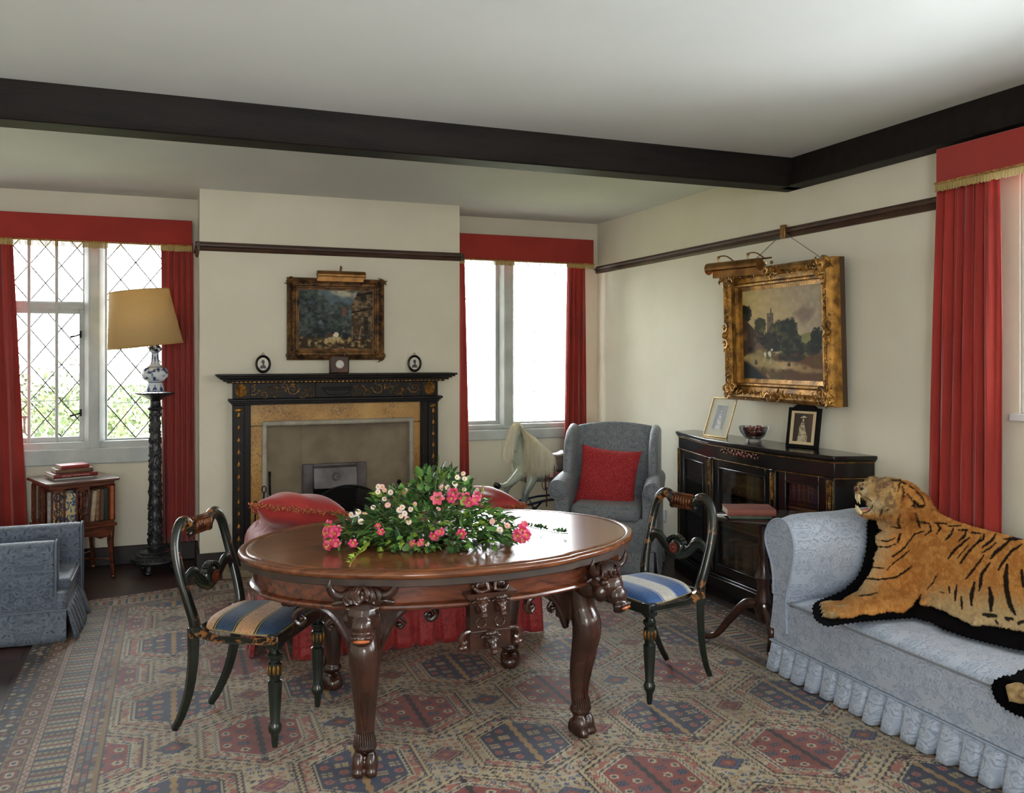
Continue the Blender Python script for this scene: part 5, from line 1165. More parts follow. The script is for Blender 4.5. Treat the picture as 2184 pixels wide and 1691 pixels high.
LEG2 = [(2440,1330),(2330,1385),(2250,1430),(2206,1456),(2182,1468),(2182,1490),(2215,1500),(2290,1490),(2380,1450),(2450,1400)]
LF2 = [(2470,1350),(2440,1320),(2330,1362),(2250,1405),(2200,1425),(2200,1520),(2240,1530),(2310,1515),(2400,1478),(2470,1430)]
lx_, ly_ = np.meshgrid(np.arange(2160, 2480, 1.5), np.arange(1310, 1550, 1.5), indexing='ij'); lin_ = pip(lx_, ly_, LEG2); ld = np.where(lin_, np.clip(segd(lx_, ly_, LEG2)/18, 0, 1)**.6, 0)
q = fast_grid('hind_leg', drape(lx_, ly_, .014+.03*ld), tiger_col(lx_, ly_), M_fur, ts, lin_).modifiers.new('solid', 'SOLIDIFY'); q.thickness = .006
q = fast_grid('felt_leg_edging', drape(lx_, ly_, .007), np.zeros(lx_.shape+(3,)), M_felt, ts, pip(lx_, ly_, scallop(LF2, 9, -2.6))).modifiers.new('solid', 'SOLIDIFY'); q.thickness = .004
# short fur pile
def strands(name, X, Y, POS, length, wpx, lean, parent, cols):
    n = len(X); rs = np.random.RandomState(4); base = POS; L_ = length*rs.uniform(.6,1.3,n)[:,None]
    d = lean + rs.normal(0,.35,(n,3)); d /= np.linalg.norm(d,axis=1)[:,None]
    sd = np.cross(d, rs.normal(0,1,(n,3))); sd /= np.linalg.norm(sd,axis=1)[:,None]; sd *= wpx
    V = np.stack([base-sd, base+sd, base+d*L_], 1).reshape(-1,3); inv = np.array(wm(parent).inverted()); V = V@inv[:3,:3].T+inv[:3,3]
    me = bpy.data.meshes.new(name); me.vertices.add(3*n); me.vertices.foreach_set('co', V.astype(np.float32).ravel()); me.loops.add(3*n); me.loops.foreach_set('vertex_index', np.arange(3*n,dtype=np.int32)); me.polygons.add(n); me.polygons.foreach_set('loop_start', np.arange(0,3*n,3,dtype=np.int32)); me.update(calc_edges=True)
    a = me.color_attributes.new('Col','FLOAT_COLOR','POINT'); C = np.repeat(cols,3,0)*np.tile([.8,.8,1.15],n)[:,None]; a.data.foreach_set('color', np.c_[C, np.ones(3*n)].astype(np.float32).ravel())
    o = link(name, me, M_fur, parent); o['kind'] = 'stuff'; return o
rs = np.random.RandomState(9); sx_ = rs.uniform(1750,2480,90000); sy2 = rs.uniform(1050,1380,90000); ok = pip(sx_, sy2, FUR); sx_, sy2 = sx_[ok], sy2[ok]
dd = segd(sx_, sy2, FUR); PS = drape(sx_, sy2, .012+np.clip(dd/14,0,1)**.6*.020)
ln = np.stack([np.full(len(sx_),.1), np.full(len(sx_),-.55), np.full(len(sx_),-.35)],-1)+np.where((sx_<1880)[:,None], np.array([-.5,.5,.1]), 0)
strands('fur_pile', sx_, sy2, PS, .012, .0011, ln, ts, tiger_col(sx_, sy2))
# head: open-jawed mounted head resting on the arm
KH = 3.98; ph = KH/FPX; Rv = Vector((CY,-SY,0)); Fv = Vector((SY,CY,0)); hx0, hy0 = 1895, 1058
hc = Vector(ray(hx0, hy0))*KH; hc.z += EYE
def H(u, v, d=0): return hc + Rv*(u*ph) + Vector((0,0,v*ph)) + Fv*(d*ph)
HM = Matrix((Rv, Fv, Vector((0,0,1)))).transposed()
h = MB()
def he(u, v, d, a, b, c, rot=0): h.ell(H(u,v,d), (a*ph, c*ph, b*ph), 16, 10, HM @ Matrix.Rotation(-R(rot),3,'Y'))
he(2,6,0,44,33,36,-8); he(-28,16,-2,30,22,26,8); he(-50,16,0,19,15,17,12); he(-62,12,0,9,9,11); he(-8,-16,-4,32,26,32); he(30,-12,4,36,34,34); he(60,-20,8,34,32,30,-25); he(35,8,4,38,24,30,-25)
he(-30,-8,-8,20,18,18); he(-42,-38,0,22,8,14,-12); he(-25,-36,0,22,12,20,-8); he(-58,-34,0,8,6,9,-30); he(80,-40,12,32,26,26,-30); he(-52,6,-10,12,10,8); he(15,-38,0,30,22,26,10)
for s_ in (-1,1): he(-24,27,s_*20,12,9,6,20)
def un(c):   # pixel the point was surveyed from
    return None
bh_ = blob(h, .0075, 3); hd = bh_.build('head', M_fur, ts)
V = np.array([v[:] for v in bh_.v]); kk = V@np.array([SY,CY,0]); px_ = CX+FPX*(V@np.array([CY,-SY,0]))/kk; py_ = HZ-FPX*(V[:,2]-EYE)/kk
cc = tiger_col(px_, py_); a = hd.data.color_attributes.new('Col','FLOAT_COLOR','POINT'); a.data.foreach_set('color', np.c_[cc, np.ones(len(cc))].astype(np.float32).ravel())
nrm_ = V-np.array(H(0,-5,0)); nrm_ /= np.linalg.norm(nrm_,axis=1)[:,None]; ix = rs.randint(0,len(V),9000)
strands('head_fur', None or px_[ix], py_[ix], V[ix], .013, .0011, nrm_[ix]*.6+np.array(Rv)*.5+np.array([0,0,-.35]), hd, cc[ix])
for s_ in (-1,1):
    ear = MB(); ear.grid(lambda u, v: H(-20+12*cos(2*pi*u)*(v*.95+.05), 27+6*sin(2*pi*u)*(v*.95+.05)+3*v, s_*(30+6*v*v)), 18, 4); rim_ = MB(); rim_.tube([H(-21+13*cos(a), 29+7*sin(a)+.25*cos(a)*8, s_*(35+2*sin(a))) for a in [R(-30)+R(250)*i/24 for i in range(25)]], [.4*ph+1.5*ph*sin(pi*i/24) for i in range(25)], 6); rim_.build('ear_rim', mat('brown_ear_edge', (122,88,56), .9), hd); e = ear.build('ear', mat('ear_fur', (196,160,112), .8, col2=(70,46,32), nscale=40), hd, solid=.004)
lpm = MB(); lpm.tube(bez([H(-66,8,-9), H(-54,0,-17), H(-44,-8,-19), H(-42,-20,-18), H(-50,-31,-13), H(-63,-36,-6)], 24), 1.0*ph, 6); lpm.build('lip_edge', M_ebony, hd)
tth = MB(); M_tooth = mat('ivory_tooth', (226,206,160), .3)
for s_ in (-1,1):
    tth.tube([H(-64,6,s_*6), H(-66,-4,s_*6), H(-63,-16,s_*6)], [4.2*ph,3.2*ph,.6*ph], 8); tth.tube([H(-60,-36,s_*5), H(-66,-28,s_*5), H(-68,-19,s_*5)], [4*ph,3*ph,.6*ph], 8)
for k in range(5): tth.tube([H(-66,4,-4+2*k), H(-67,-1,-4+2*k)], [1.3*ph,.6*ph], 5)
tth.build('teeth', M_tooth, hd)
gm = MB(); gm.ell(H(-56,2,0), (9*ph,9*ph,5*ph), 12, 8, HM); gm.ell(H(-55,-34,0), (9*ph,8*ph,4*ph), 12, 8, HM); gm.ell(H(-44,-30,0), (16*ph,7*ph,4*ph), 12, 8, HM); gm.build('gums_and_tongue', mat('painted_gum', (196,112,100), .3), hd)
for s_ in (-1,1): ey = MB(); ey.ell(H(-40,25,s_*13), 4.2*ph, 10, 8); ey.build('eye', mat('glass_eye', (150,110,30), .1, coat=1), hd); nz = MB(); nz.ell(H(-69,15,0), (4*ph,7*ph,5*ph), 10, 8, HM); nz.build('nose', mat('nose_leather', (120,70,60), .4), hd)
ch = MB()
for (u, v, d, a_, b_) in ((-20,-58,-12,15,10),(-24,-72,-16,16,8),(-12,-92,-10,16,9),(-28,-110,-12,16,9),(-30,-150,-12,14,16)): pass
# paws with claws
def paw(cx_, cy_, off, sgn=1, nm='paw'):
    b = MB(); c = Vector(drape(np.array(float(cx_)), np.array(float(cy_)), .025)); 
    for i in range(4):
        q = Vector(drape(np.array(cx_-14.+i*2), np.array(cy_-12.+i*8), .022)); b.ell(q, (.030,.022,.016), 10, 6, Matrix.Rotation(R(-20),3,'Z')); b.ell(q+Vector((-.022,.01,.0)), (.018,.014,.012), 10, 6)
    b.ell(c+Vector((.02,-.01,0)), (.05,.04,.02), 12, 8)
    bb_ = blob(b, .006, 2); o = bb_.build(nm, M_fur, ts); paint(o, lambda p: [v*(.8+.5*noise.noise(p*60)) for v in lin((190,158,112))])
    cl = MB()
    for i in range(4):
        q = Vector(drape(np.array(cx_-24.+i*2), np.array(cy_-12.+i*8), .018)); cl.tube([q, q+Vector((-.012,.004,.004)), q+Vector((-.022,.008,-.008))], [.005,.004,.001], 7)
    cl.build('claws', M_tooth, o)
paw(1782, 1300, 0); paw(2185, 1478, 0)
tuft = MB()
# ================================================================== wing armchair
def wing_chair():
    c = (2.90, 5.50); rz = R(-125)
    t = thing('wing_armchair', (c[0], c[1], 0), rz, 'grey-blue damask wing armchair with a red cushion, in the corner by the window', 'armchair')
    K = dict(local=True)      # faces local +x
    b = MB(); b.box((.0,0,.26), (.60,.56,.26)); b.build('base', M_blue2, t, bevel=.03, uvbox=True, **K)
    s = MB(); s.box((.06,0,.42), (.54,.47,.11)); s.build('seat_cushion', M_blue2, t, bevel=.04, seg=4, uvbox=True, **K)
    def bk(u, v):
        y = -.27+.54*u; z = .36+.60*v; top = .03*cos((2*u-1)*pi/2); x = -.20-.13*v+.02*sin(v*pi)
        return Vector((x, y*(1+.06*v), z+top*v))
    s = MB(); s.grid(bk, 12, 12); s.uv = [(p.y, p.z) for p in s.v]; s.build('backrest', M_blue2, t, solid=.11, bevel=.03, seg=3, angle=60, **K)
    for q in (-1,1):
        w = MB(); po = [(-.34,.45),(.02,.55),(.10,.60),(.07,.68),(.06,.78),(.02,.88),(-.08,.955),(-.22,.985),(-.36,.96)]
        w.prism([(a, z) for a, z in po], (0,q*.065,0), (0,q*.27,0), (1,0,0), (0,0,1)); w.build('wing', M_blue2, t, bevel=.03, seg=4, uvbox=True, **K)
        a = MB(); pts = bez([(-.28,q*.31,.60),(-.05,q*.315,.60),(.18,q*.32,.585),(.30,q*.325,.565)], 24); a.tube(pts, lerp_r([.06,.065,.07,.072],len(pts)), 16)
        a.box((.0,q*.30,.37), (.60,.10,.40)); a.ell((.30,q*.325,.565), (.03,.068,.07), 14, 10)
        o = a.build('arm', M_blue2, t, bevel=.02, seg=3, uvbox=True, **K)
        pp = MB(); pp.tube([(.325,q*.325+.055*cos(x),.565+.06*sin(x)) for x in [2*pi*i/20 for i in range(21)]], .004, 5); pp.build('arm_piping', M_blue2, o, **K)
    sk = MB()
    for p, q_, nn in (((.305,-.33,0),(.305,.33,0),(1,0,0)),((-.30,-.34,0),(.305,-.34,0),(0,-1,0)),((.305,.34,0),(-.30,.34,0),(0,1,0))): pleats(sk, p, q_, nn, .015, .17, .16, .012, .012, 2)
    sk.build('skirt', M_blue2, t, solid=.004, **K)
wing_chair()
def cushion(name, c, size, th, rot, m, label, piping=None, parent=None, cat='cushion', corner=.12, nn=22, tuft=None):
    """pillow: rot is a 3x3 giving local x (width), y (height), z (thickness)"""
    c = Vector(c); o_t = thing(name, c, 0, label, cat); mb = MB(); w, h = size
    def f(sgn):
        def g(u, v):
            a, b = 2*u-1, 2*v-1; k = (max(0,1-abs(a)**2.6)*max(0,1-abs(b)**2.6))**.55
            px_ = a*w/2*(1-corner*(1-abs(a))*0-corner*b*b*(1-a*a)*.0 - corner*.55*(1-b*b)*abs(a)**3*0 - .10*(1-abs(b)**1.5)*0)
            pull = 1-.09*(1-b*b); pull2 = 1-.09*(1-a*a)
            return c + rot @ Vector((a*w/2*pull, b*h/2*pull2, sgn*th/2*k + .006*sin(a*7+b*5)*k))
        return g
    mb.grid(f(1), nn, nn); mb.grid(f(-1), nn, nn); mb.uv = [(rot.inverted() @ (p-c)).xy[:] for p in mb.v]
    cv = mb.build('cover', m, o_t, weld=True)
    edge = [f(1)(i/nn,0) for i in range(nn)]+[f(1)(1,j/nn) for j in range(nn)]+[f(1)(1-i/nn,1) for i in range(nn)]+[f(1)(0,1-j/nn) for j in range(nn+1)]
    if piping == 'tassel':
        g = MB(); rn = random.Random(3); zz = rot @ Vector((0,0,1))
        for i in range(len(edge)-1):
            a, b = edge[i], edge[i+1]; out = ((a+b)/2-c).normalized()
            for j in range(16):
                p = a.lerp(b, rn.random()) + Vector((rn.gauss(0,1),rn.gauss(0,1),rn.gauss(0,1)))*.006+out*.006; g.ell(p, rn.uniform(.003,.0065), 5, 4)
        g.build('looped_fringe', mat('looped_gold_red_fringe', (190,112,62), .7, col2=(130,30,26), nscale=130, lo=.45, hi=.55), cv)
    return o_t
M_weave = mat('red_woven_cushion', (168,38,44), .85, col2=(206,74,76), nscale=95, lo=.5, hi=.62, stretch=(1,1,2.2), bump=.4, bscale=160)
a_ = R(-125); fw = Vector((cos(a_), sin(a_), 0)); sd = Vector((-sin(a_), cos(a_), 0)); up = (Vector((0,0,1))-fw*.30).normalized(); nn_ = fw+Vector((0,0,.30)); nn_.normalize()
xx = (sd*1.0+Vector((0,0,-.10))).normalized(); up2 = nn_.cross(xx)
cushion('cushion', Vector((2.90,5.50,0))+fw*.035+Vector((0,0,.625))+sd*-.015, (.43,.43), .13, Matrix((xx, up2, nn_)).transposed(), M_weave, 'square red woven cushion propped in the wing armchair')
# ================================================================== low blue armchair at the left edge
lc = thing('armchair', (-1.0, 5.36, 0), 0, 'low slip-covered blue damask armchair in shadow at the left edge', 'armchair')
Ya, Yb_ = 5.06, 5.70; XFr = -.52
p1, p2 = oy(118,1160,Ya), oy(168,1118,Yb_)
za = .515
b = MB(); b.bb(-1.45, XFr, Ya+.01, Yb_-.01, .10, .25); b.build('base', M_blue_shade, lc, bevel=.02, uvbox=True)
s = MB(); s.bb(-1.35, XFr+.01, Ya+.12, Yb_-.11, .24, .30); s.build('seat_cushion', M_blue_shade, lc, bevel=.025, seg=3, uvbox=True)
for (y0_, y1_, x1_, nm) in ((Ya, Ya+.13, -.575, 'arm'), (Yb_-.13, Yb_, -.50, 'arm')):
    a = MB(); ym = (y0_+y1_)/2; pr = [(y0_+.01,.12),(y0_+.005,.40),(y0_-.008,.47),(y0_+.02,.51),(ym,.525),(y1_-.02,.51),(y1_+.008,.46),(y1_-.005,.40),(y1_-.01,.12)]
    a.prism(pr, (x1_+1.45,0,0), (-1.45,0,0), (0,1,0), (0,0,1)); o = a.build(nm, M_blue_shade, lc, bevel=.018, seg=3, uvbox=True)
    pp = MB(); pp.tube([Vector((x1_+.003,y,z)) for y, z in pr], .005, 6); pp.tube([Vector((-1.45,y0_-.003,.385)),Vector((x1_,y0_-.003,.375))], .004, 5); pp.build('piping', M_blue_shade, o)
bk = MB(); bk.bb(-1.55,-1.3,Ya,Yb_,.12,.74); bk.build('backrest', M_blue_shade, lc, bevel=.05, seg=4, uvbox=True)
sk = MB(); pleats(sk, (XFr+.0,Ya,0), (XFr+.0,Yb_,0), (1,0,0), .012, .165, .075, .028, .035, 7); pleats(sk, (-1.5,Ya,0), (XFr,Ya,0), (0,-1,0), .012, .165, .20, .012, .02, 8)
sk.build('skirt', M_blue_shade, lc, solid=.004, uvbox=True)
pp = MB(); pp.tube([(-1.5,Ya-.003,.168),(XFr+.004,Ya-.003,.168),(XFr+.004,Yb_,.168)], .005, 6); pp.tube([(XFr+.012,Ya+.10,.29),(XFr+.012,Yb_-.11,.29)], .004, 5); pp.build('skirt_piping', M_blue_shade, lc)
# ================================================================== red sofa beyond the table
rs_ = thing('red_sofa', (1.10, 4.72, 0), 0, 'low rose-red sofa behind the oval table, facing the fire', 'sofa')
X0, X1, Y0, Y1 = .36, 1.86, 4.33, 4.98
b = MB(); b.bb(X0+.05, X1-.05, Y0+.02, Y1, .12, .40); b.build('base', M_reddam, rs_, bevel=.03, uvbox=True)
s = MB(); s.bb(X0+.22, X1-.22, Y0+.12, Y1+.01, .40, .47); s.build('seat_cushion', M_reddam, rs_, bevel=.03, seg=3, uvbox=True)
s = MB(); s.bb(X0+.20, X1-.20, Y0, Y0+.16, .15, .55); s.build('backrest', M_reddam, rs_, bevel=.05, seg=4, uvbox=True)
for cx_, nm in ((X0+.155, 'arm'), (X1-.155, 'arm')):
    a = MB(); a.prism([(cx_+.155*cos(t), .475+.135*sin(t)) for t in [R(-50)+R(280)*i/22 for i in range(23)]]+[(cx_-.10,.12),(cx_+.10,.12)], (0,Y1-Y0,0), (0,Y0,0), (1,0,0), (0,0,1))
    o = a.build(nm, M_reddam, rs_, bevel=.025, seg=4, uvbox=True); pp = MB(); pp.tube([(cx_+.125*cos(t), Y0-.002, .475+.105*sin(t)) for t in [R(-50)+R(280)*i/22 for i in range(23)]], .005, 6); pp.build('arm_piping', M_reddam, o)
sk = MB(); pleats(sk, (X1,Y0,0), (X0+.18,Y0,0), (0,-1,0), .012, .20, .11, .025, .02, 3); pleats(sk, (X0+.03,Y0+.10,0), (X0+.03,Y1,0), (-1,0,0), .012, .20, .11, .02, .02, 3); sk.build('pleated_skirt', M_reddam, rs_, solid=.004)
tp = MB()
for x_ in (X0+.02, X0+.11): tp.tube(bez([(x_,Y0-.01,.42),(x_-.01,Y0-.035,.30),(x_+.02,Y0-.04,.18),(x_+.05,Y0-.05,.03)], 16), .012, 5, flat=.25)
tp.build('hanging_tie', M_reddam, rs_)
M_silk = mat('rose_silk_velvet', (180,50,44), .5, col2=(144,28,30), nscale=5, sheen=.3, bump=.25, bscale=8)
def rotm(x, y):
    x = Vector(x).normalized(); z = x.cross(Vector(y)).normalized(); y = z.cross(x); return Matrix((x, y, z)).transposed()
c1 = oy(642, 1093, 4.55); cushion('cushion', c1+Vector((.0,0,.0)), (.47,.40), .19, rotm((1,-.15,-.14), (.15,.95,-.24)), M_silk, 'rose-red cushion with looped gold fringe on the left arm of the red sofa', 'tassel')
c2 = oy(1035, 1068, 4.55); cushion('cushion', c2+Vector((-.04,0,-.01)), (.38,.36), .17, rotm((1,.15,.04), (-.12,.98,.06)), M_silk, 'rose-red fringed cushion on the right arm of the red sofa, below the horse', 'tassel')
# ================================================================== glazed ebonised bookcase
HB = .965
PL = [(3.28,5.21),(3.155,4.66),(3.155,4.02),(3.235,3.63),(3.44,3.565)]
gc = thing('glazed_bookcase', (3.3, 4.4, 0), 0, 'black ebonised bookcase with glass doors and gilt mounts, under the large painting', 'bookcase')
def off(P, d):
    """plan polygon pushed outwards (towards the room) by d"""
    out = []
    for i, p in enumerate(P):
        ns = []
        for j in (i-1, i):
            if 0 <= j < len(P)-1:
                e = Vector(P[j+1])-Vector(P[j]); ns.append(Vector((e.y, -e.x)).normalized()*(1))
        n = sum(ns, Vector((0,0))).normalized(); n = -n if n.x > 0 and abs(n.x) > .5 else n
        s = 1/max(.5, n.dot(ns[0] if ns[0].dot(n) > 0 else -ns[0])); out.append((p[0]+n.x*d*s, p[1]+n.y*d*s))
    return out
e_ = off(PL, .0)
def ring(mb, d, z0, z1):
    P = off(PL, d); poly = [(min(x,3.445), y) for x, y in P]; poly = poly[:-1] + [(3.445, poly[-1][1])] + [(3.445, 5.235+d)]
    mb.prism(poly, (0,0,z1-z0), (0,0,z0))
tp = MB(); ring(tp, .022, HB-.022, HB); ring(tp, .014, HB-.032, HB-.022); tp.build('top', M_ebony, gc, bevel=.004)
fz = MB(); ring(fz, .0, .848, HB-.032); fz.build('frieze', M_ebony, gc, bevel=.002)
gl = MB(); 
for z, d in ((.845,.003),(HB-.036,.008)):
    P = off(PL, d); gl.tube([(x, y, z) for x, y in P], .0028, 5)
gl.build('gilt_line', M_gold, gc)
mc = MB(); rn = random.Random(3)
for k in range(26):
    t = k/25; q = Vector((3.151, 4.52-.36*t, .905+.012*sin(t*12)*(1 if k%2 else -1))); mc.ell(q, (.003,.012,.005+.006*(1-abs(2*t-1))), 6, 4, Matrix.Rotation(rn.uniform(-1,1),3,'X'))
mc.build('marquetry_spray', mat('marquetry', (120,60,40), .4), gc)
pb = MB(); ring(pb, .03, 0, .12); ring(pb, .022, .12, .135); pb.build('plinth', M_ebony, gc, bevel=.005)
sh_ = MB(); 
P0 = off(PL, -.012); 
def shelf_poly(z, t=.016): 
    poly = [(x+.02, y-.01 if i == 0 else y) for i, (x, y) in enumerate(off(PL, -.03))]; return poly[:-1]+[(3.43, poly[-1][1]), (3.43, 5.195)]
M_shelf = mat('shelf_edge_wood', (160,114,80), .5, col2=(130,90,62), nscale=8, stretch=(6,1,6))
for z in (.20-.055, .42, .635):
    s = MB(); s.prism(shelf_poly(z), (0,0,.016), (0,0,z)); s.build('shelf', M_shelf, gc, bevel=.001)
bkp = MB(); bkp.bb(3.432,3.447,3.575,5.22,.135,.85); bkp.bb(3.30,3.44,5.205,5.222,.135,.85); bkp.build('carcass_back', M_ebony, gc)
def panel(P, Q, door=True, y0f=.0, y1f=1.0, name='door'):
    """framed glazed door between plan points P->Q"""
    P, Q = Vector((*P, 0)), Vector((*Q, 0)); d = (Q-P); L_ = d.length; d.normalize(); n = Vector((d.y, -d.x, 0)); n = n if n.x < 0 else -n
    def bar(mb, a, b, z0, z1, o0=-.02, o1=.0): 
        mb.prism([(a,o0),(b,o0),(b,o1),(a,o1)], (0,0,z1-z0), P+Vector((0,0,z0)), d, n)
    z0, z1 = .135, .848
    if not door:
        m = MB(); bar(m, 0, L_, z0, z1); m.build('side_panel', M_ebony, gc); return
    a, b = y0f, L_-y1f; w = .05
    m = MB(); bar(m, a, a+w, z0, z1); bar(m, b-w, b, z0, z1); bar(m, a+w, b-w, z0, z0+.06); bar(m, a+w, b-w, z1-.055, z1)
    dr = m.build(name, M_ebony, gc, bevel=.003)
    g = MB(); bar(g, a+w, b-w, z0+.06, z1-.055, -.012, -.009); g.build('glass_pane', M_cabglass, dr, smooth=False)
    g = MB(); 
    for (q0, q1, r0, r1) in ((a+w-.004,a+w+.004,z0+.056,z1-.05),(b-w-.004,b-w+.004,z0+.056,z1-.05),(a+w,b-w,z0+.054,z0+.062),(a+w,b-w,z1-.058,z1-.05)): bar(g, q0, q1, r0, r1, 0, .005)
    g.build('glazing_bead', M_ebony, dr, bevel=.002)
def pilaster(P, Q, at, w=.052):
    P, Q = Vector((*P, 0)), Vector((*Q, 0)); d = (Q-P).normalized(); n = Vector((d.y, -d.x, 0)); n = n if n.x < 0 else -n
    c = P+d*at; m = MB(); m.prism([(-w/2,-.02),(w/2,-.02),(w/2,.008),(-w/2,.008)], (0,0,.713), c+Vector((0,0,.135)), d, n); pl = m.build('pilaster', M_ebony, gc, bevel=.002)
    g = MB()
    for s in (-1,1): g.tube([c+d*s*w*.36+n*.009+Vector((0,0,.15)), c+d*s*w*.36+n*.009+Vector((0,0,.83))], .0016, 4)
    rn = random.Random(7)
    for k in range(16):
        z = .83-.155*k/16; wd = w*.30*(1-.6*k/16); 
        for s in (-1,1): g.ell(c+d*s*wd*.5+n*.010+Vector((0,0,z)), (.006,wd*.5,.006), 6, 4, Matrix.Rotation(rn.uniform(-.6,.6),3,'X'))
    for k in range(5): g.ell(c+n*.010+Vector((0,0,.20-.01*k)), (.004,.008*(1-k*.15),.006), 6, 4)
    g.build('gilt_mount', M_gold, pl)
panel(PL[0], PL[1], True, .05, .05); panel(PL[1], PL[2], True, .055, .03); panel(PL[2], PL[3], True, .03, .05); panel(PL[3], PL[4], False)
pilaster(PL[0], PL[1], .025); pilaster(PL[0], PL[1], .585); pilaster(PL[1], PL[2], .03); pilaster(PL[1], PL[2], .635); pilaster(PL[2], PL[3], .375)
# books: one pattern per binding, copied along the shelves
BOOKM = [mat('leather_'+n_, c, .5, col2=tuple(int(v*.6) for v in c), nscale=20) for n_, c in (('brown',(124,76,50)),('dark',(64,48,42)),('red',(140,44,36)),('green',(58,76,56)),('tan',(190,152,106)),('navy',(44,50,72)))]
def make_book(name, m, w=.03, h=.18, d=.12, bands=True):
    """upright; spine faces local -x, thickness along y"""
    me_o = thing(name, (0,0,0)); K = dict(local=True)
    c = MB(); c.bb(0,d,-w/2,-w/2+.003,0,h); c.bb(0,d,w/2-.003,w/2,0,h); c.prism([(.002,-w/2),(-.004,-w/4),(-.004,w/4),(.002,w/2)], (0,0,h)); c.build('cover', m, me_o, bevel=.001, **K)
    p = MB(); p.bb(.003,d-.005,-w/2+.003,w/2-.003,.004,h-.004); p.build('pages', M_pages, me_o, smooth=False, **K)
    if bands:
        g = MB()
        for z in (.12,.3,.7,.88): g.bb(-.006,-.003,-w/2+.002,w/2-.002,h*z,h*z+.003)
        g.build('gilt_bands', M_gold, me_o, smooth=False, **K)
    return me_o
def copy_tree(o, parent=None):
    c = o.copy(); COL.objects.link(c)
    if parent: c.parent = parent
    for ch in list(o.children): copy_tree(ch, c)
    return c
PROTO = [make_book('book', m) for m in BOOKM]; used = [False]*len(PROTO)
def place_book(k, loc, rz, sc, lean, label, group=None):
    o = PROTO[k] if not used[k] else copy_tree(PROTO[k]); used[k] = True
    o.location = loc; o.rotation_mode = 'XYZ'; o.rotation_euler = (lean, 0, rz); o.scale = sc; tag(o, label, 'book', group); return o
rn = random.Random(12)
def shelf_row(P, Q, z, hmax, pal, label, group, lean0=False, gap=.0):
    P, Q = Vector((*P, 0)), Vector((*Q, 0)); d = (Q-P); L_ = d.length; d.normalize(); n = Vector((-d.y, d.x, 0)); n = n if n.x > 0 else -n; rz = math.atan2(n.y, n.x)
    s = .07; k = 0
    while s < L_-.075:
        w = rn.uniform(.8,1.35); h = rn.uniform(.82,1)*hmax/.18
        if s+.03*w > L_-.07: break
        lean = -.16 if (lean0 and k < 4) else 0
        place_book(rn.choice(pal), P+d*(s+.015*w)+n*.045+Vector((0,0,z+(.003 if lean else .0))), rz, (.95,w*.97,h*(.93 if lean else 1)), -lean if lean else 0, label, group)
        s += .0305*w+(.012 if lean else 0)+(gap if rn.random() < .1 else 0); k += 1
for (a, b, nm) in ((0,1,'left canted'), (1,2,'middle'), (2,3,'right')):
    for z, hm, lv, pal in ((.1615,.20,'bottom',[0,1,3,4,1] if a == 1 else [0,1,2]), (.4365,.16,'middle',[1,0,2,3] if a != 2 else [1,1,5]), (.6515,.145,'top',[4,4,0] if a == 1 else [2,2,0] if a == 0 else [1,5,1])):
        shelf_row(PL[a], PL[b], z, hm, pal, f'leather book in the row on the {lv} shelf behind the {nm} glass door', f'books on the {lv} shelf behind the {nm} door', lean0=(a == 1 and lv == 'top'))
# ------------------------------------------------------------------ things on the bookcase
def quadf(o, name, A, B, D, m, t, parent, n): pass
def photo(label, BL, BR, up, w, m_fr, mtw, m_mt, picf, arch=0.0, th=.012, inner=(.28,.72,.25,.8)):
    BL, BR, up = Vector(BL), Vector(BR), Vector(up); t = thing('photo_frame', BL, 0, label, 'photo frame'); U = (BR-BL); W_ = U.length; U.normalize(); H_ = up.length; V_ = up.normalized(); N_ = U.cross(V_).normalized(); N_ = N_ if N_.x < 0 or N_.y < 0 else -N_
    if N_.dot(Vector((-.4,-.9,0))) < 0: N_ = -N_
    f = MB()
    for (a, b, c, d) in ((0,w,0,H_),(W_-w,W_,0,H_),(w,W_-w,0,w),(w,W_-w,H_-w,H_)): f.prism([(a,c),(b,c),(b,d),(a,d)], -N_*th, BL+N_*.002, U, V_)
    if arch: f.prism([(W_*.12,H_-.002),(W_*.88,H_-.002),(W_*.80,H_+arch*.35),(W_*.66,H_+arch*.8),(W_*.5,H_+arch),(W_*.34,H_+arch*.8),(W_*.2,H_+arch*.35)], -N_*th, BL+N_*.002, U, V_)
    f.build('frame', m_fr, t, bevel=.002)
    b = MB(); b.prism([(w,w),(W_-w,w),(W_-w,H_-w),(w,H_-w)], -N_*.004, BL-N_*.003, U, V_); b.build('mount_card', m_mt, t, smooth=False)
    i0, i1, j0, j1 = inner; o = BL-N_*.0022
    canvas('print', o+U*W_*i0+V_*H_*j0, o+U*W_*i1+V_*H_*j0, o+U*W_*i0+V_*H_*j1, picf, t, M_print, 70, 90)
    s = MB(); c0 = BL+U*W_*.5+V_*H_*.6-N_*th; foot = BL+U*W_*.5-N_*(.10+th); foot.z = BL.z+.002; s.tube([c0, foot], .005, 6); s.build('easel_leg', m_fr, t)
    return t
p1, p2 = fl(1499,928,HB+.001), fl(1549,935,HB+.001); tl = ox(1522,846,p1.x+.075)
photo('slim gilt framed photograph of a standing lady, at the left of the bookcase top', p1, p2, tl-p1, .008, mat('silver_gilt', (190,160,110), .35, .8), 0, mat('cream_mount', (206,202,182), .8), lambda u, v: lady(u*.9+.02, v*.9+.08, False, (86,84,82), (190,188,180)), th=.008, inner=(.28,.70,.2,.8))
p1, p2 = fl(1675,952,HB+.001), fl(1741,958,HB+.001); tl = ox(1683,868,p1.x+.02)
photo('upright black framed photograph of a woman in a wide hat, right of the bowl', p1, p2, tl-p1, .019, M_matteb, 0, mat('sepia_mount', (222,200,160), .8), lambda u, v: lady(u, v), arch=.03, th=.03, inner=(.2,.8,.155,.86))
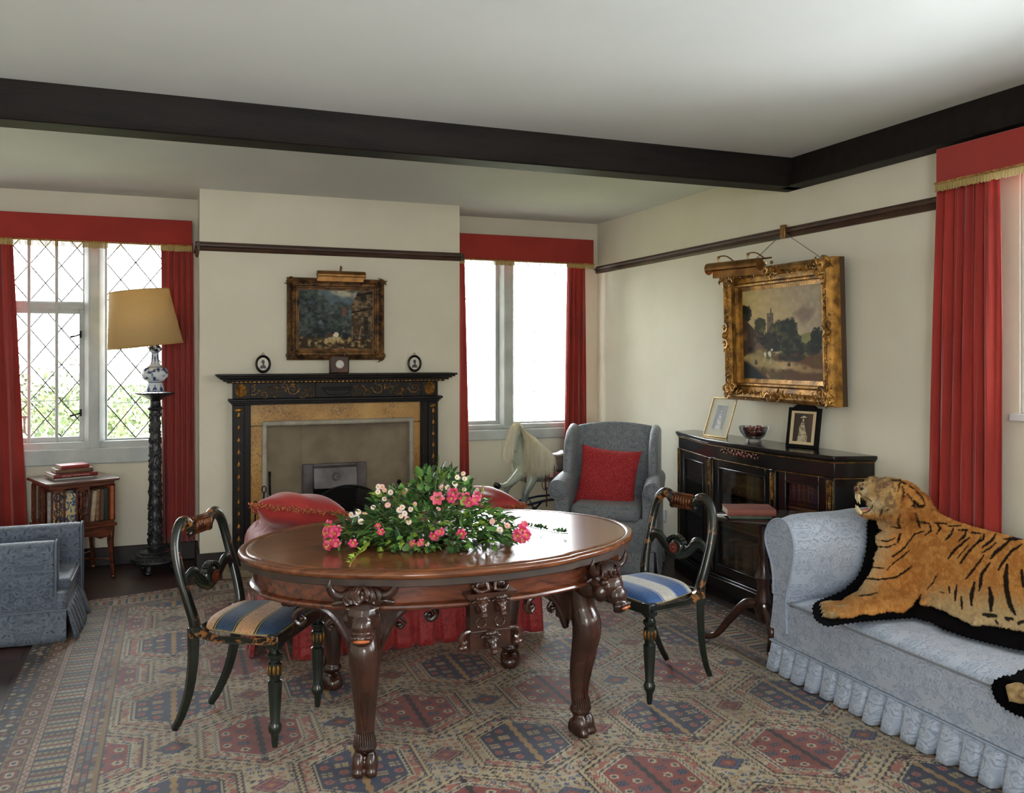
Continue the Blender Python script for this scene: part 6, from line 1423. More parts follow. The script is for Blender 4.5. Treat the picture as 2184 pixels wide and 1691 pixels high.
# cut-glass bowl of dried petals
bc = fl(1608, 941, HB+.001); bw = thing('glass_bowl', bc, 0, 'cut-glass bowl of dark red dried petals between the two framed photographs', 'bowl')
m = MB(); prof = [(.001,0),(.045,0),(.047,.008),(.042,.014),(.06,.03),(.078,.055),(.086,.078),(.09,.092),(.086,.092),(.080,.076),(.070,.054),(.052,.032),(.001,.02)]
m.lathe(prof, bc, 28, close=False)
for i, v in enumerate(m.v):
    k = (i % 28); 
    if k % 2 and .02 < v.z-bc.z < .09: v.x += (v.x-bc.x)*.03; v.y += (v.y-bc.y)*.03
def glassbowl():
    m = glassy('cut_glass', (.93,.95,.96), .10, .06); return m
m.build('bowl_glass', glassbowl(), bw, angle=15)
pt_ = MB(); rn = random.Random(8)
for i in range(260):
    z = rn.uniform(.028,.088); rmax = .045+.6*(z-.028); a = rn.uniform(0,6.28); r = rmax*math.sqrt(rn.random())*.93; d = Matrix.Rotation(rn.uniform(0,3),3,'X') @ Matrix.Rotation(rn.uniform(0,3),3,'Y')
    pt_.ell(bc+Vector((r*cos(a), r*sin(a), z)), (.009,.006,.002), 6, 4, d)
o = pt_.build('petals', mat('dried_petals', (128,34,36), .7, col2=(206,150,120), nscale=45, lo=.55, hi=.6), bw); o['kind'] = 'stuff'
# ================================================================== tripod table with two books, between bookcase and sofa
TZ = .69; tc = fl(1645, 1099, TZ); tt = thing('tripod_table', (tc.x, tc.y, 0), 0, 'dark oval tripod table squeezed between the sofa arm and the bookcase', 'table')
A_, B_ = .285, .165
m = MB(); n = 48; prof = [(0,TZ),( .006,TZ-.004),(.010,TZ-.010),(.006,TZ-.016),(-.02,TZ-.02)]
vs = [tc*1.0 + Rv*((A_+d)*cos(2*pi*i/n)) + Fv*((B_+d)*sin(2*pi*i/n)) + Vector((0,0,z-TZ)) for i in range(n) for d, z in prof]
m.add(vs, [(i*5+j, ((i+1)%n)*5+j, ((i+1)%n)*5+j+1, i*5+j+1) for i in range(n) for j in range(4)]+[tuple(i*5 for i in range(n)), tuple(i*5+4 for i in range(n))][::-1])
m.build('tabletop', mat('dark_polished_top', (50,34,30), .16, col2=(34,22,20), nscale=6, stretch=(2,9,9), coat=.5), tt)
cc_ = fl(1625, 1250, .30); cc_.x, cc_.y = tc.x-.035, tc.y+.012
m = MB(); m.lathe([(.06,TZ-.02),(.03,TZ-.05),(.024,.56),(.034,.52),(.024,.48),(.028,.42),(.045,.38),(.03,.34),(.04,.28),(.048,.22),(.03,.17),(.01,.15)], (cc_.x, cc_.y, 0), 20); m.build('pedestal', M_dark, tt)
for a in (125, 5, 245):
    d = Vector((cos(R(a)), sin(R(a)), 0)); c0 = Vector((cc_.x, cc_.y, 0)); R_ = .34 if a == 125 else .21
    lgm = MB(); b = bez([c0+d*.02+Vector((0,0,.24)), c0+d*.09+Vector((0,0,.235)), c0+d*.17+Vector((0,0,.15)), c0+d*(R_-.09)+Vector((0,0,.05)), c0+d*(R_-.02)+Vector((0,0,.032)), c0+d*R_+Vector((0,0,.03))], 30); lgm.tube(b, lerp_r([.022,.026,.022,.016,.018,.012],len(b)), 10); lgm.build('leg', M_dark, tt)
def flat_book(label, c, w, d, h, rz, m, m2=None, name='book'):
    """lying flat; w along local x is the spine length, spine on -y side"""
    t = thing(name, c, rz, label, 'book'); K = dict(local=True)
    b = MB(); b.bb(-w/2,w/2,-d/2,d/2,0,.003); b.bb(-w/2,w/2,-d/2,d/2,h-.003,h); b.prism([(-d/2+.002,0),(-d/2-.004,h*.3),(-d/2-.004,h*.7),(-d/2+.002,h)], (w,0,0), (-w/2,0,0), (0,1,0), (0,0,1)); b.build('cover', m, t, bevel=.0012, **K)
    p = MB(); p.bb(-w/2+.004,w/2-.004,-d/2+.002,d/2-.005,.003,h-.003); p.build('pages', m2 or M_pages, t, smooth=False, **K); return t
cb = fl(1597, 1102, TZ+.001); yawb = -YAW+R(-3)
b1 = flat_book('thin dark green book under the brown one on the tripod table', cb, .20, .14, .016, yawb-.05, BOOKM[3])
b2 = flat_book('thick brown-red cloth book on top of the green one on the tripod table', cb+Vector((.005,.01,.0165)), .235, .16, .032, yawb, mat('faded_brown_cloth', (128,70,58), .7, col2=(108,56,46), nscale=9))
# ================================================================== revolving bookcase on legs, left window
ZR = .675; RC = Vector((-.625, 6.475, 0)); ra = R(23); S_ = .455
rb = thing('revolving_bookcase', RC, ra, 'mahogany revolving bookcase with fretwork panels and slender legs, under the left window', 'bookcase'); K = dict(local=True)
h_ = S_/2
m = MB(); m.prism([(-h_,-h_+.02),(-h_+.02,-h_),(h_-.02,-h_),(h_,-h_+.02),(h_,h_-.02),(h_-.02,h_),(-h_+.02,h_),(-h_,h_-.02)], (0,0,.018), (0,0,ZR-.018)); m.build('top', mat('worn_table_mahogany', (110,70,50), .3, col2=(66,38,28), nscale=5, stretch=(1,7,7), coat=.4), rb, bevel=.006, seg=3, **K)
hb = h_-.03
m = MB(); m.bb(-hb,hb,-hb,hb,ZR-.045,ZR-.018); m.bb(-hb,hb,-hb,hb,.375,.395); m.bb(-hb-.012,hb+.012,-hb-.012,hb+.012,.355,.375); m.bb(-hb,hb,-hb,hb,.315,.356); m.bb(-.012,.012,-hb+.02,hb-.02,.395,ZR-.045); m.bb(-hb+.02,hb-.02,-.012,.012,.395,ZR-.045); m.build('case', M_mahog, rb, bevel=.003, **K)
for (cx_, cy_, ax) in ((-hb+.045,-hb,'x'),(hb-.20,-hb,'x'),(hb,-hb+.045,'y'),(hb,.03,'y'),(-hb,hb-.045,'y'),(-hb,-.03,'y')):
    f = MB(); L_ = .085; z0, z1 = .395, ZR-.045
    def fb(a, b, c, d): 
        (f.bb(cx_+a-L_/2, cx_+b-L_/2, cy_-.004, cy_+.004, c, d) if ax == 'x' else f.bb(cx_-.004, cx_+.004, cy_+a-L_/2, cy_+b-L_/2, c, d))
    fb(0,.012,z0,z1); fb(L_-.012,L_,z0,z1); fb(0,L_,z0,z0+.012); fb(0,L_,z1-.018,z1)
    for k in range(4):
        zc = z0+.03+k*(z1-z0-.05)/3.6; pts = [(L_/2+.021*cos(a)*(1.1 if k%2 else .8), zc+.026*sin(a)) for a in [2*pi*i/16 for i in range(17)]]
        f.tube([((cx_+a-L_/2, cy_, z) if ax == 'x' else (cx_, cy_+a-L_/2, z)) for a, z in pts], .0042, 5)
    for q in (.4,.6): f.tube([((cx_+L_*q-L_/2, cy_, z) if ax == 'x' else (cx_, cy_+L_*q-L_/2, z)) for z in (z0, z1)], .0032, 5)
    f.build('fretwork_panel', M_mahog, rb, **K)
for sx__ in (-1,1):
    for sy__ in (-1,1):
        l = MB(); b = [(sx__*(hb-.02),sy__*(hb-.02),.32),(sx__*(hb-.02),sy__*(hb-.02),.24),(sx__*(hb-.012),sy__*(hb-.012),.12),(sx__*(hb-.006),sy__*(hb-.006),.03)]; l.tube(b, [.026,.022,.016,.014], 4, up=(1,0,0)); l.build('leg', M_mahog, rb, bevel=.002, **K)
        cs = MB(); cs.ell((sx__*(hb-.006),sy__*(hb-.006),.016), .015, 10, 8); cs.build('castor', M_brass, rb, **K)
    for ax in (0,1):
        a = MB(); pr = [(-hb+.02,.32),(hb-.02,.32),(hb-.045,.285),(hb-.09,.275),(hb-.13,.295),(0,.305),(-hb+.13,.295),(-hb+.09,.275),(-hb+.045,.285)]
        a.prism(pr, (0,.012*-sx__,0) if ax == 0 else (.012*-sx__,0,0), (0,sx__*(hb-.004),0) if ax == 0 else (sx__*(hb-.004),0,0), (1,0,0) if ax == 0 else (0,1,0), (0,0,1)); a.build('shaped_apron', M_mahog, rb, bevel=.002, **K)
st = MB(); 
for a in (0,1): st.tube([((hb-.01)*(1 if a else -1),-(hb-.01),.13),(-(hb-.01)*(1 if a else -1),(hb-.01),.13)], .006, 6)
st.build('stretcher', M_mahog, rb, **K)
RM = Matrix.Translation(RC) @ Matrix.Rotation(ra, 4, 'Z')
def rb_book(lx, ly, dirz, w, h, d, m, label, lean=0.0, bands=False, extra=None):
    """spine centre at (lx,ly), spine looking along dirz (local angle)"""
    p = RM @ Vector((lx, ly, .396)); t = make_book('book', m, w, h, d, bands); t.location = p; t.rotation_euler = (lean, 0, ra+dirz+pi); tag(t, label, 'book'); return t
def cl(n_, c, c2=None): return mat('cloth_'+n_, c, .65, col2=c2 or tuple(int(v*.8) for v in c), nscale=30)
# right-hand face (spines look to local -y ... the face turned to the room)
F1 = [(.012,.030,.19,'blue jacketed book leaning in the revolving bookcase, beside the right fretwork',cl('navy_jacket',(40,46,74),(150,150,160)),.10),(.055,.030,.20,'cream spined book leaning against its brown neighbour in the revolving bookcase',cl('cream',(196,176,146)),.10),(.087,.026,.205,'tan book with dark ornament on its spine in the revolving bookcase',cl('tan',(150,110,70),(90,60,40)),.04),(.116,.028,.205,'brown book with a round stamp low on its spine in the revolving bookcase',cl('brown',(96,70,50)),.03),(.146,.028,.205,'dark green book between the brown and the orange ones in the revolving bookcase',cl('green',(38,50,44)),0)]
for x_, w, h, lb, m, ln in F1: rb_book(x_+.012, -hb+.035, -pi/2, w*.92, h, .13, m, lb, ln)
rb_book(.183+.006, -hb+.012, -pi/2, .024, .225, .14, cl('orange',(190,98,52)), 'tall orange-red book at the right corner of the revolving bookcase')
F2 = [(.17,.030,.215,'grey mottled book at the far end of the left face of the revolving bookcase',cl('grey',(120,116,108),(70,70,70))),(.135,.026,.20,'black spined book on the left face of the revolving bookcase',cl('black',(28,26,28))),(.10,.026,.19,'cream and brown book on the left face of the revolving bookcase',cl('buff',(150,138,110))),(.066,.032,.165,'short crimson book on the left face of the revolving bookcase',cl('crimson',(170,48,52))),(.038,.012,.165,'thin white paperback beside the crimson book in the revolving bookcase',cl('white',(200,196,180))),(.022,.012,.16,'thin red paperback on the left face of the revolving bookcase',cl('scarlet',(170,50,40))),(.003,.014,.185,'narrow yellow-brown book on the left face of the revolving bookcase',cl('ochre',(180,136,80)))]
for y_, w, h, lb, m in F2: rb_book(-hb+.035, y_, pi, w, h, .12, m, lb)
jk = rb_book(-hb+.03, -.045, pi, .034, .20, .15, cl('white_jacket',(214,212,206)), 'tall white book with a red line on its spine in the revolving bookcase')
for i_, (y_, c_, lb) in enumerate(((-.095,(206,190,150),'pictorial yellow and blue jacketed book behind the fretwork of the revolving bookcase'),(-.135,(200,60,50),'pictorial book with red and cream bands behind the corner fretwork'))):
    rb_book(-hb+.04, y_, pi, .036, .195, .13, mat('picture_jacket_%s' % ('a' if i_ else 'b'), (220,200,140), .5, col2=(60,90,140), nscale=22, lo=.48, hi=.5, distort=2), lb)
gp = MB(); q = RM @ Vector((-hb+.02, .05, .58)); gp.box(q, (.003,.10,.05), rot=Matrix.Rotation(.6,3,'X')); tag(gp.build('leaflet', mat('green_paper', (150,190,120), .7)), 'pale green leaflet stuck slantwise among the books of the revolving bookcase', 'leaflet')
# books stacked on top
c = RM @ Vector((-.02,.0,ZR+.001)); z = c.z
flat_book('pale grey book at the bottom of the pile on the revolving bookcase', (c.x,c.y,z), .235, .19, .014, ra-.05, mat('pale_board', (200,198,192), .6)); z += .0145
bb2 = flat_book('large white book with a lettered dark red spine, second from the bottom of the pile', (c.x+.005,c.y,z), .27, .23, .025, ra-.04, mat('dark_red_board', (112,24,28), .4), mat('white_pages', (226,222,214), .7)); z += .0255
flat_book('brown cloth book with a gilt round on its spine, third in the pile', (c.x+.01,c.y+.005,z), .225, .17, .026, ra-.10, mat('brown_cloth', (112,80,56), .6, col2=(90,62,42), nscale=12)); z += .0265
flat_book('small red book topping the pile on the revolving bookcase', (c.x+.012,c.y+.01,z), .175, .14, .022, ra-.02, mat('red_leather', (140,40,38), .5))
tx = bpy.data.curves.new('t', 'FONT'); tx.body = 'Anthonis van Dyck 1599-1641'; tx.size = .014; tx.extrude = .0002; tx.align_x = 'CENTER'; to = bpy.data.objects.new('t', tx); COL.objects.link(to)
me = bpy.data.meshes.new_from_object(to); bpy.data.objects.remove(to)
for v in me.vertices: x_, y_, z_ = v.co; v.co = (-x_, -.23/2-.0048-z_, .0125-(y_-.005))
o = link('spine_lettering', me, mat('gold_letters', (206,180,150), .5), bb2)
# ================================================================== carved torchere and vase lamp
TC = Vector((-.118, 6.46, 0))
tr = thing('torchere', TC, 0, 'tall black carved lamp stand with a domed foot, left of the chimney breast', 'lamp stand')
M_tor = mat('black_carved_wood', (18,19,22), .38, col2=(34,36,40), nscale=20, bump=.6, bscale=60, coat=.2)
m = MB(); m.lathe([(.15,.075),(.157,.085),(.153,.10),(.12,.125),(.075,.145),(.05,.155)], TC, 40)
for i in range(36):
    a = 2*pi*i/36
    for r_, z in ((.145,.104),(.118,.126),(.09,.141)): m.ell(TC+Vector((r_*cos(a+r_*9), r_*sin(a+r_*9), z)), (.014,.009,.007), 6, 4, Matrix.Rotation(a,3,'Z'))
m.build('domed_base', M_tor, tr)
for a in (250, 10, 130):
    d = Vector((cos(R(a)), sin(R(a)), 0)); f = MB(); f.tube([TC+d*.06+Vector((0,0,.09)), TC+d*.10+Vector((0,0,.06)), TC+d*.115+Vector((0,0,.025))], [.03,.022,.018], 8); f.ell(TC+d*.12+Vector((0,0,.018)), (.026,.022,.018), 10, 6); f.build('paw_foot', M_tor, tr)
m = MB(); prof = [(.05,.155),(.055,.165),(.056,.18),(.046,.19)]+[(.046-.012*(z-.2)/.9+.0025*sin(z*70), z) for z in [.2+.9*i/60 for i in range(61)]]+[(.036,1.11),(.048,1.12),(.05,1.13),(.04,1.14),(.033,1.15),(.032,1.175),(.045,1.19)]
m.lathe(prof, TC, 24); rn = random.Random(6)
for i in range(260):
    z = rn.uniform(.2,1.09); a = rn.uniform(0,6.28); r_ = .046-.012*(z-.2)/.9; m.ell(TC+Vector((r_*cos(a), r_*sin(a), z)), (.007,.007,.012), 5, 4, Matrix.Rotation(a,3,'Z'))
m.build('carved_shaft', M_tor, tr)
m = MB(); m.lathe([(.035,1.18),(.06,1.195),(.095,1.212),(.118,1.224),(.122,1.234),(.112,1.236),(.06,1.233),(.001,1.232)], TC, 36)
for i in range(28): a = 2*pi*i/28; m.ell(TC+Vector((.118*cos(a), .118*sin(a), 1.231)), (.011,.009,.005), 6, 4, Matrix.Rotation(a,3,'Z'))
m.build('tray', M_tor, tr)
lp = thing('table_lamp', TC+Vector((0,0,1.238)), 0, 'blue and white vase lamp with a tilted buff shade on the tall black stand', 'lamp')
prof = [(.055,0),(.060,.006),(.060,.016),(.053,.045),(.048,.062),(.046,.068),(.054,.072),(.072,.085),(.084,.105),(.0875,.125),(.084,.145),(.070,.165),(.048,.178),(.034,.190),(.027,.215),(.024,.245),(.024,.268),(.030,.275),(.040,.285),(.043,.298),(.038,.312),(.026,.322),(.020,.33)]
n = 64; mprof = []
for i in range(len(prof)-1):
    for j in range(4): t = j/4; mprof.append((prof[i][0]*(1-t)+prof[i+1][0]*t, prof[i][1]*(1-t)+prof[i+1][1]*t))
mprof.append(prof[-1]); A, Zp = np.meshgrid(np.linspace(0,2*pi,n+1), np.array([p[1] for p in mprof]), indexing='ij'); Rr = np.array([p[0] for p in mprof])[None,:]
b0 = TC+Vector((0,0,1.239)); Pv = np.stack([b0.x+Rr*np.cos(A), b0.y+Rr*np.sin(A), b0.z+Zp], -1)
Cv = col3((212,220,226), A); BLU = nlin((34,52,110))
k1 = fbm(A*3.2+3, Zp*52, 4, 3); Cv = mixc(Cv, np.broadcast_to(BLU, Cv.shape), sm(k1,.50,.60)*sm(Zp,.075,.085)*(1-sm(Zp,.165,.172)))
pet = np.abs(((A*8/pi) % 2)-1); Cv = mixc(Cv, np.broadcast_to(BLU, Cv.shape), ((pet*.05 > (Zp-.0)) & (Zp < .055) & (pet*.05-.012 < Zp) | (pet > .55+Zp*8) & (Zp<.05)).astype(float)); Cv = mixc(Cv, np.broadcast_to(BLU, Cv.shape), ((pet*.07 > (.262-Zp)) & (Zp > .185) & (Zp < .262) & (pet > .3)).astype(float))
for z0 in (.066,.172,.268): Cv = mixc(Cv, np.broadcast_to(BLU, Cv.shape), (np.abs(Zp-z0) < .0022).astype(float))
Cv = mixc(Cv, np.broadcast_to(nlin((22,30,52)), Cv.shape), sm(fbm(A*5, Zp*80, 8, 2),.42,.5)*sm(Zp,.272,.276))
fast_grid('vase', Pv, Cv, mat('delft_glaze', attr=True, rough=.12, coat=.6), lp)
m = MB(); m.lathe([(.012,.325),(.014,.345),(.012,.40),(.016,.405),(.016,.45),(.006,.46)], TC+Vector((0,0,1.238)), 14); m.build('lamp_holder', M_brass, lp)
def linen():
    m = bpy.data.materials.new('buff_linen'); m.use_nodes = True; N = m.node_tree.nodes; L = m.node_tree.links; b = N['Principled BSDF']; b.inputs['Roughness'].default_value = .9
    tc = N.new('ShaderNodeTexCoord'); mx = None
    n1 = N.new('ShaderNodeTexNoise'); n1.inputs['Scale'].default_value = 1; n1.inputs['Detail'].default_value = 4; mp = N.new('ShaderNodeMapping'); mp.inputs['Scale'].default_value = (30,30,400); L.new(tc.outputs['Object'], mp.inputs[0]); L.new(mp.outputs[0], n1.inputs[0])
    r = N.new('ShaderNodeMix'); r.data_type='RGBA'; L.new(n1.outputs[0], r.inputs[0]); r.inputs[6].default_value=(*lin((206,176,122)),1); r.inputs[7].default_value=(*lin((226,200,148)),1); L.new(r.outputs[2], b.inputs['Base Color'])
    t = N.new('ShaderNodeBsdfTranslucent'); t.inputs[0].default_value=(*lin((240,206,144)),1); s = N.new('ShaderNodeMixShader'); s.inputs[0].default_value=.35; L.new(b.outputs[0], s.inputs[1]); L.new(t.outputs[0], s.inputs[2]); L.new(s.outputs[0], N['Material Output'].inputs[0]); return m
ctop, cbot = oy(297,620,6.46), oy(311,737,6.46); ctop.z, cbot.z = 1.93, 1.557
axd = (ctop-cbot).normalized(); hh = (ctop-cbot).length
m = MB(); X, Y, Z = fr(cbot, ctop); 
m.lathe([(.240,0),(.190,hh)], cbot, 64, axis=tuple(axd), close=False); sd_ = m.build('shade', linen(), lp, solid=.003)
m = MB(); 
for r_, z in ((.2405,0),(.1905,hh)): m.tube([cbot+axd*z+X*(r_*cos(a))+Y*(r_*sin(a)) for a in [2*pi*i/64 for i in range(65)]], .004, 6)
m.tube([cbot+axd*(hh-.03)+X*.188, cbot+axd*(hh-.05), cbot+axd*(hh-.03)-X*.188], .0025, 5); m.tube([cbot+axd*(hh-.05), TC+Vector((0,0,1.66))], .003, 5); m.build('shade_trim', mat('shade_binding', (190,150,92), .8), sd_)
cd = MB(); cd.tube(bez([TC+Vector((.02,.04,1.236)), TC+Vector((.03,.11,1.18)), TC+Vector((.06,.10,.8)), TC+Vector((.07,.14,.2)), TC+Vector((.10,.22,.03)), TC+Vector((-.35,.28,.035))], 40), .003, 6); tag(cd.build('lamp_cord', M_ink), 'dark cord running down behind the tall lamp stand to the skirting', 'cord')
# ================================================================== rocking horse
hr = thing('rocking_horse', (2.66, 6.28, 0), 0, 'dappled grey wooden rocking horse with long cream mane, before the right window', 'rocking horse')
def hp(x, z, y=0.0): return Vector((x, 6.28-y-(2.9-x)*.12, z))
b = MB()
b.tube(bez([hp(3.0,.62), hp(2.93,.625), hp(2.80,.60), hp(2.66,.60), hp(2.53,.615), hp(2.46,.63)], 30), lerp_r([.05,.10,.105,.10,.105,.075], len(bez([hp(0,0)]*6,30))), 20)
b.tube(bez([hp(2.55,.64), hp(2.49,.74), hp(2.47,.84), hp(2.48,.90)], 20), lerp_r([.10,.075,.058,.045], len(bez([hp(0,0)]*4,20))), 16)
b.tube(bez([hp(2.50,.93), hp(2.455,.90,.02), hp(2.435,.84,.035), hp(2.43,.78,.045), hp(2.43,.755,.05)], 20), lerp_r([.035,.048,.036,.03,.026], len(bez([hp(0,0)]*5,20))), 14)
for s_ in (-1,1): b.tube([hp(2.49,.93,s_*.025), hp(2.485,.975,s_*.03)], [.014,.004], 8)
b.tube(bez([hp(2.52,.62,.05), hp(2.455,.57,.06), hp(2.37,.515,.07), hp(2.31,.50,.07), hp(2.29,.515,.07)], 20), lerp_r([.06,.04,.024,.018,.02], len(bez([hp(0,0)]*5,20))), 12)
b.tube(bez([hp(2.58,.60,.05), hp(2.56,.52,.07), hp(2.515,.44,.08), hp(2.505,.38,.08), hp(2.475,.30,.08), hp(2.465,.235,.08)], 24), lerp_r([.07,.045,.028,.026,.02,.022], len(bez([hp(0,0)]*6,24))), 12)
for s_ in (-1,1): b.tube(bez([hp(2.92,.58,s_*.06), hp(2.97,.50,s_*.07), hp(2.95,.42,s_*.07), hp(3.02,.33,s_*.07), hp(3.05,.26,s_*.07)], 22), lerp_r([.085,.055,.035,.022,.024], len(bez([hp(0,0)]*5,22))), 12)
b.tube(bez([hp(2.54,.60,-.05), hp(2.48,.53,-.07), hp(2.42,.46,-.08), hp(2.39,.36,-.08)], 18), lerp_r([.055,.04,.025,.02], len(bez([hp(0,0)]*4,18))), 12)
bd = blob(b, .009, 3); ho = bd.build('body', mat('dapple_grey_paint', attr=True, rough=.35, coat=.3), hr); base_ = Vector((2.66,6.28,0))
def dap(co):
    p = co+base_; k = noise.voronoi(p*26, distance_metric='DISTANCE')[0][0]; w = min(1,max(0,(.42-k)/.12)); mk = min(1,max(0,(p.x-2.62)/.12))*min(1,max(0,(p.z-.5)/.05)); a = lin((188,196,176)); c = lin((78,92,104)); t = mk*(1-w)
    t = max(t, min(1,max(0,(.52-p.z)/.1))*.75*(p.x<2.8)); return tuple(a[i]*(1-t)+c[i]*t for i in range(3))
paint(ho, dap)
M_mane = mat('cream_horsehair', (240,234,212), .6, col2=(222,208,172), nscale=60, stretch=(1,1,.1))
mn = MB(); rn = random.Random(4)
def lock(p0, p1, p2, w=.0022): 
    mn.tube(bez([p0, p1, p2], 8), lerp_r([w,w,w*.3], len(bez([p0,p1,p2],8))), 3)
for i in range(620):
    t = rn.random(); a = hp(2.475+.09*t**1.5, .965-.22*t**1.3, .03+rn.uniform(-.02,.03)); e = hp(2.53+.20*t+rn.gauss(0,.018)-.05*(1-t), .60+rn.uniform(-.04,.05)-.02*t, .13+rn.uniform(-.02,.03)); mid = a.lerp(e,.45)+Vector((.05*t+.02+rn.gauss(0,.008),-.05,.05)); lock(a, mid, e)
for i in range(230):
    a = hp(2.465+rn.uniform(-.02,.02), .965+rn.uniform(-.01,.008), .03+rn.uniform(-.02,.02)); e = hp(2.375+rn.gauss(0,.018), .70+rn.uniform(-.03,.05), .06+rn.uniform(-.03,.03)); mid = a.lerp(e,.4)+Vector((-.025,-.03,.045)); lock(a, mid, e)
o = mn.build('mane', M_mane, hr); o['kind'] = 'stuff'
tl = MB(); 
for i in range(90): a = hp(3.04,.66,rn.uniform(-.02,.02)); tl.tube(bez([a, a+Vector((.06,0,-.05)), a+Vector((.07+rn.gauss(0,.01),rn.gauss(0,.01),-.3))], 8), .0022, 3)
o = tl.build('tail', M_mane, hr); o['kind'] = 'stuff'
sd2 = MB(); sd2.grid(lambda u, v: hp(2.72+.16*u, .60+.112*cos((v-.5)*3.4)*1.0, .125*sin((v-.5)*3.4))+Vector((0,0,.02*abs(2*u-1)**2)), 10, 16); sd2.build('saddle', mat('dark_saddle_leather', (70,52,48), .3, coat=.4), hr, solid=.012)
sc_ = MB(); sc_.grid(lambda u, v: hp(2.70+.215*u, .602+(.108+.0*u)*cos((v-.5)*4.6), .114*sin((v-.5)*4.6)), 10, 18); sc_.build('saddle_cloth', mat('rose_saddle_cloth', (196,110,104), .8, col2=(180,92,90), nscale=12), hr, solid=.005)
st = MB(); q = hp(2.665,.475,.135); st.tube([q+Vector((.03*sin(a),0,.03+.042*-cos(a) if cos(a)<0 else .03-.05*cos(a))) for a in [R(-180)+R(360)*i/20 for i in range(21)]], .0035, 6); st.build('stirrup', M_steel, hr)
st = MB(); st.box(hp(2.668,.53,.125), (.012,.003,.16)); st.box(hp(2.675,.40,.13), (.010,.003,.15)); st.tube([hp(2.50,.70,.03),hp(2.505,.62,.10),hp(2.50,.52,.11)], .008, 5, flat=.3); st.tube([hp(2.425,.80,.06),hp(2.42,.80,.0),hp(2.425,.80,-.02)], .004, 5); st.build('leather_straps', mat('brown_strap', (96,44,34), .5), hr)
e = MB(); e.ell(hp(2.43,.875,.055), .007, 8, 6); e.build('eye', M_ink, hr)
hf = MB(); hf.lathe([(.024,0),(.026,.02),(.02,.045)], hp(2.292,.495,.07), 14, axis=(-.7,0,.5)); hf.build('hoof', M_ebony, hr)
sn = MB()
for s_ in (-1,1):
    sn.bb(2.25,3.2,6.28-.02+s_*.15-.018,6.28+.02+s_*.15+.018,.0,.05); sn.tube([hp(2.33,.30,s_*.10),hp(2.5,.345,s_*.10),hp(2.7,.37,s_*.10),hp(3.0,.37,s_*.10),hp(3.08,.35,s_*.1)], .010, 8)
sn.bb(2.60,2.68,6.12,6.44,.0,.05); sn.bb(2.95,3.03,6.12,6.44,.0,.05)
for x_ in (2.64,2.99): sn.tube([(x_,6.28,.04),(x_,6.28,.30)], .018, 10); sn.tube([(x_,6.14,.36),(x_,6.28,.28),(x_,6.42,.36)], .008, 8)
sn.build('rocking_stand', mat('dark_blue_stand', (36,42,52), .5), hr)
# ================================================================== flower arrangement on the table
fa = thing('flower_arrangement', Vector((ray(920,1100)[0]*3.5, ray(920,1100)[1]*3.5, .757)), 0, 'low spreading arrangement of pink lilies, white asters, ivy and yew on the oval table', 'flowers')
def kp(x, y, extra=0.0):
    k = 3.50-.22*(y-985)/190+extra; d = ray(x, y); p = Vector(d)*k; p.z += EYE; 
    if p.z < .772: p.z = .772
    return p
M_l1 = mat('dark_glossy_leaf', (38,66,34), .3, col2=(58,92,42), nscale=20, coat=.3); M_l2 = mat('mid_green_leaf', (74,112,52), .4, col2=(96,136,60), nscale=20); M_l3 = mat('yellow_green_ivy', (150,170,62), .45, col2=(112,146,56), nscale=30); M_yew = mat('yew_needles', (48,74,40), .5, col2=(84,108,56), nscale=30)
M_stem = mat('flower_stem', (96,120,60), .5)
ENV = [(705,1140),(745,1108),(790,1085),(815,1050),(860,1045),(895,1015),(920,1000),(955,1005),(990,1030),(1020,1060),(1060,1095),(1105,1115),(1108,1145),(1050,1165),(960,1178),(870,1178),(790,1168),(730,1165)]
rn = random.Random(21)
def inside(x, y): return bool(pip(np.array([float(x)]), np.array([float(y)]), ENV)[0])
fc = kp(915, 1130, .08); fc.z = .80
def leafv(mb, p, d, L_, w, curl=.15, ivy=False):
    d = d.normalized(); s = d.cross(Vector((rn.gauss(0,.4),rn.gauss(0,.4),1))).normalized(); u = s.cross(d)
    if ivy: prof = [(0,.12),(.12,.75),(.3,.95),(.42,.5),(.6,.62),(.72,.3),(1,.0)]
    else: prof = [(0,.04),(.2,.6),(.45,1),(.7,.75),(.88,.35),(1,0)]
    vs = []
    for t, q in prof:
        c = p + d*(L_*t) - u*(curl*L_*t*t); vs += [c-s*(w*q)+u*(w*q*.35), c, c+s*(w*q)+u*(w*q*.35)]
    fs = []
    for i in range(len(prof)-1):
        a = i*3; fs += [(a,a+1,a+4,a+3),(a+1,a+2,a+5,a+4)]
    for v in vs: v.z = max(v.z, .7585)
    mb.add(vs, fs)
Ls = {0: MB(), 1: MB(), 2: MB()}; yw = MB(); sm_ = MB()
cnt = 0
while cnt < 1800:
    x, y = rn.uniform(700,1110), rn.uniform(1000,1180)
    if not inside(x, y): continue
    ex = rn.uniform(-.06,.30); p = kp(x, y, ex*.8); out = (p-fc); d = out.normalized()+Vector((rn.gauss(0,.5),rn.gauss(0,.5),rn.gauss(0,.4)))
    k = rn.random(); lf = 0 if k < .5 else 1 if k < .92 else 2
    leafv(Ls[lf], p, d, rn.uniform(.028,.058), rn.uniform(.008,.015)*(1.3 if lf == 2 else 1), rn.uniform(-.1,.5), ivy=(rn.random() < .45 or lf == 2)); cnt += 1
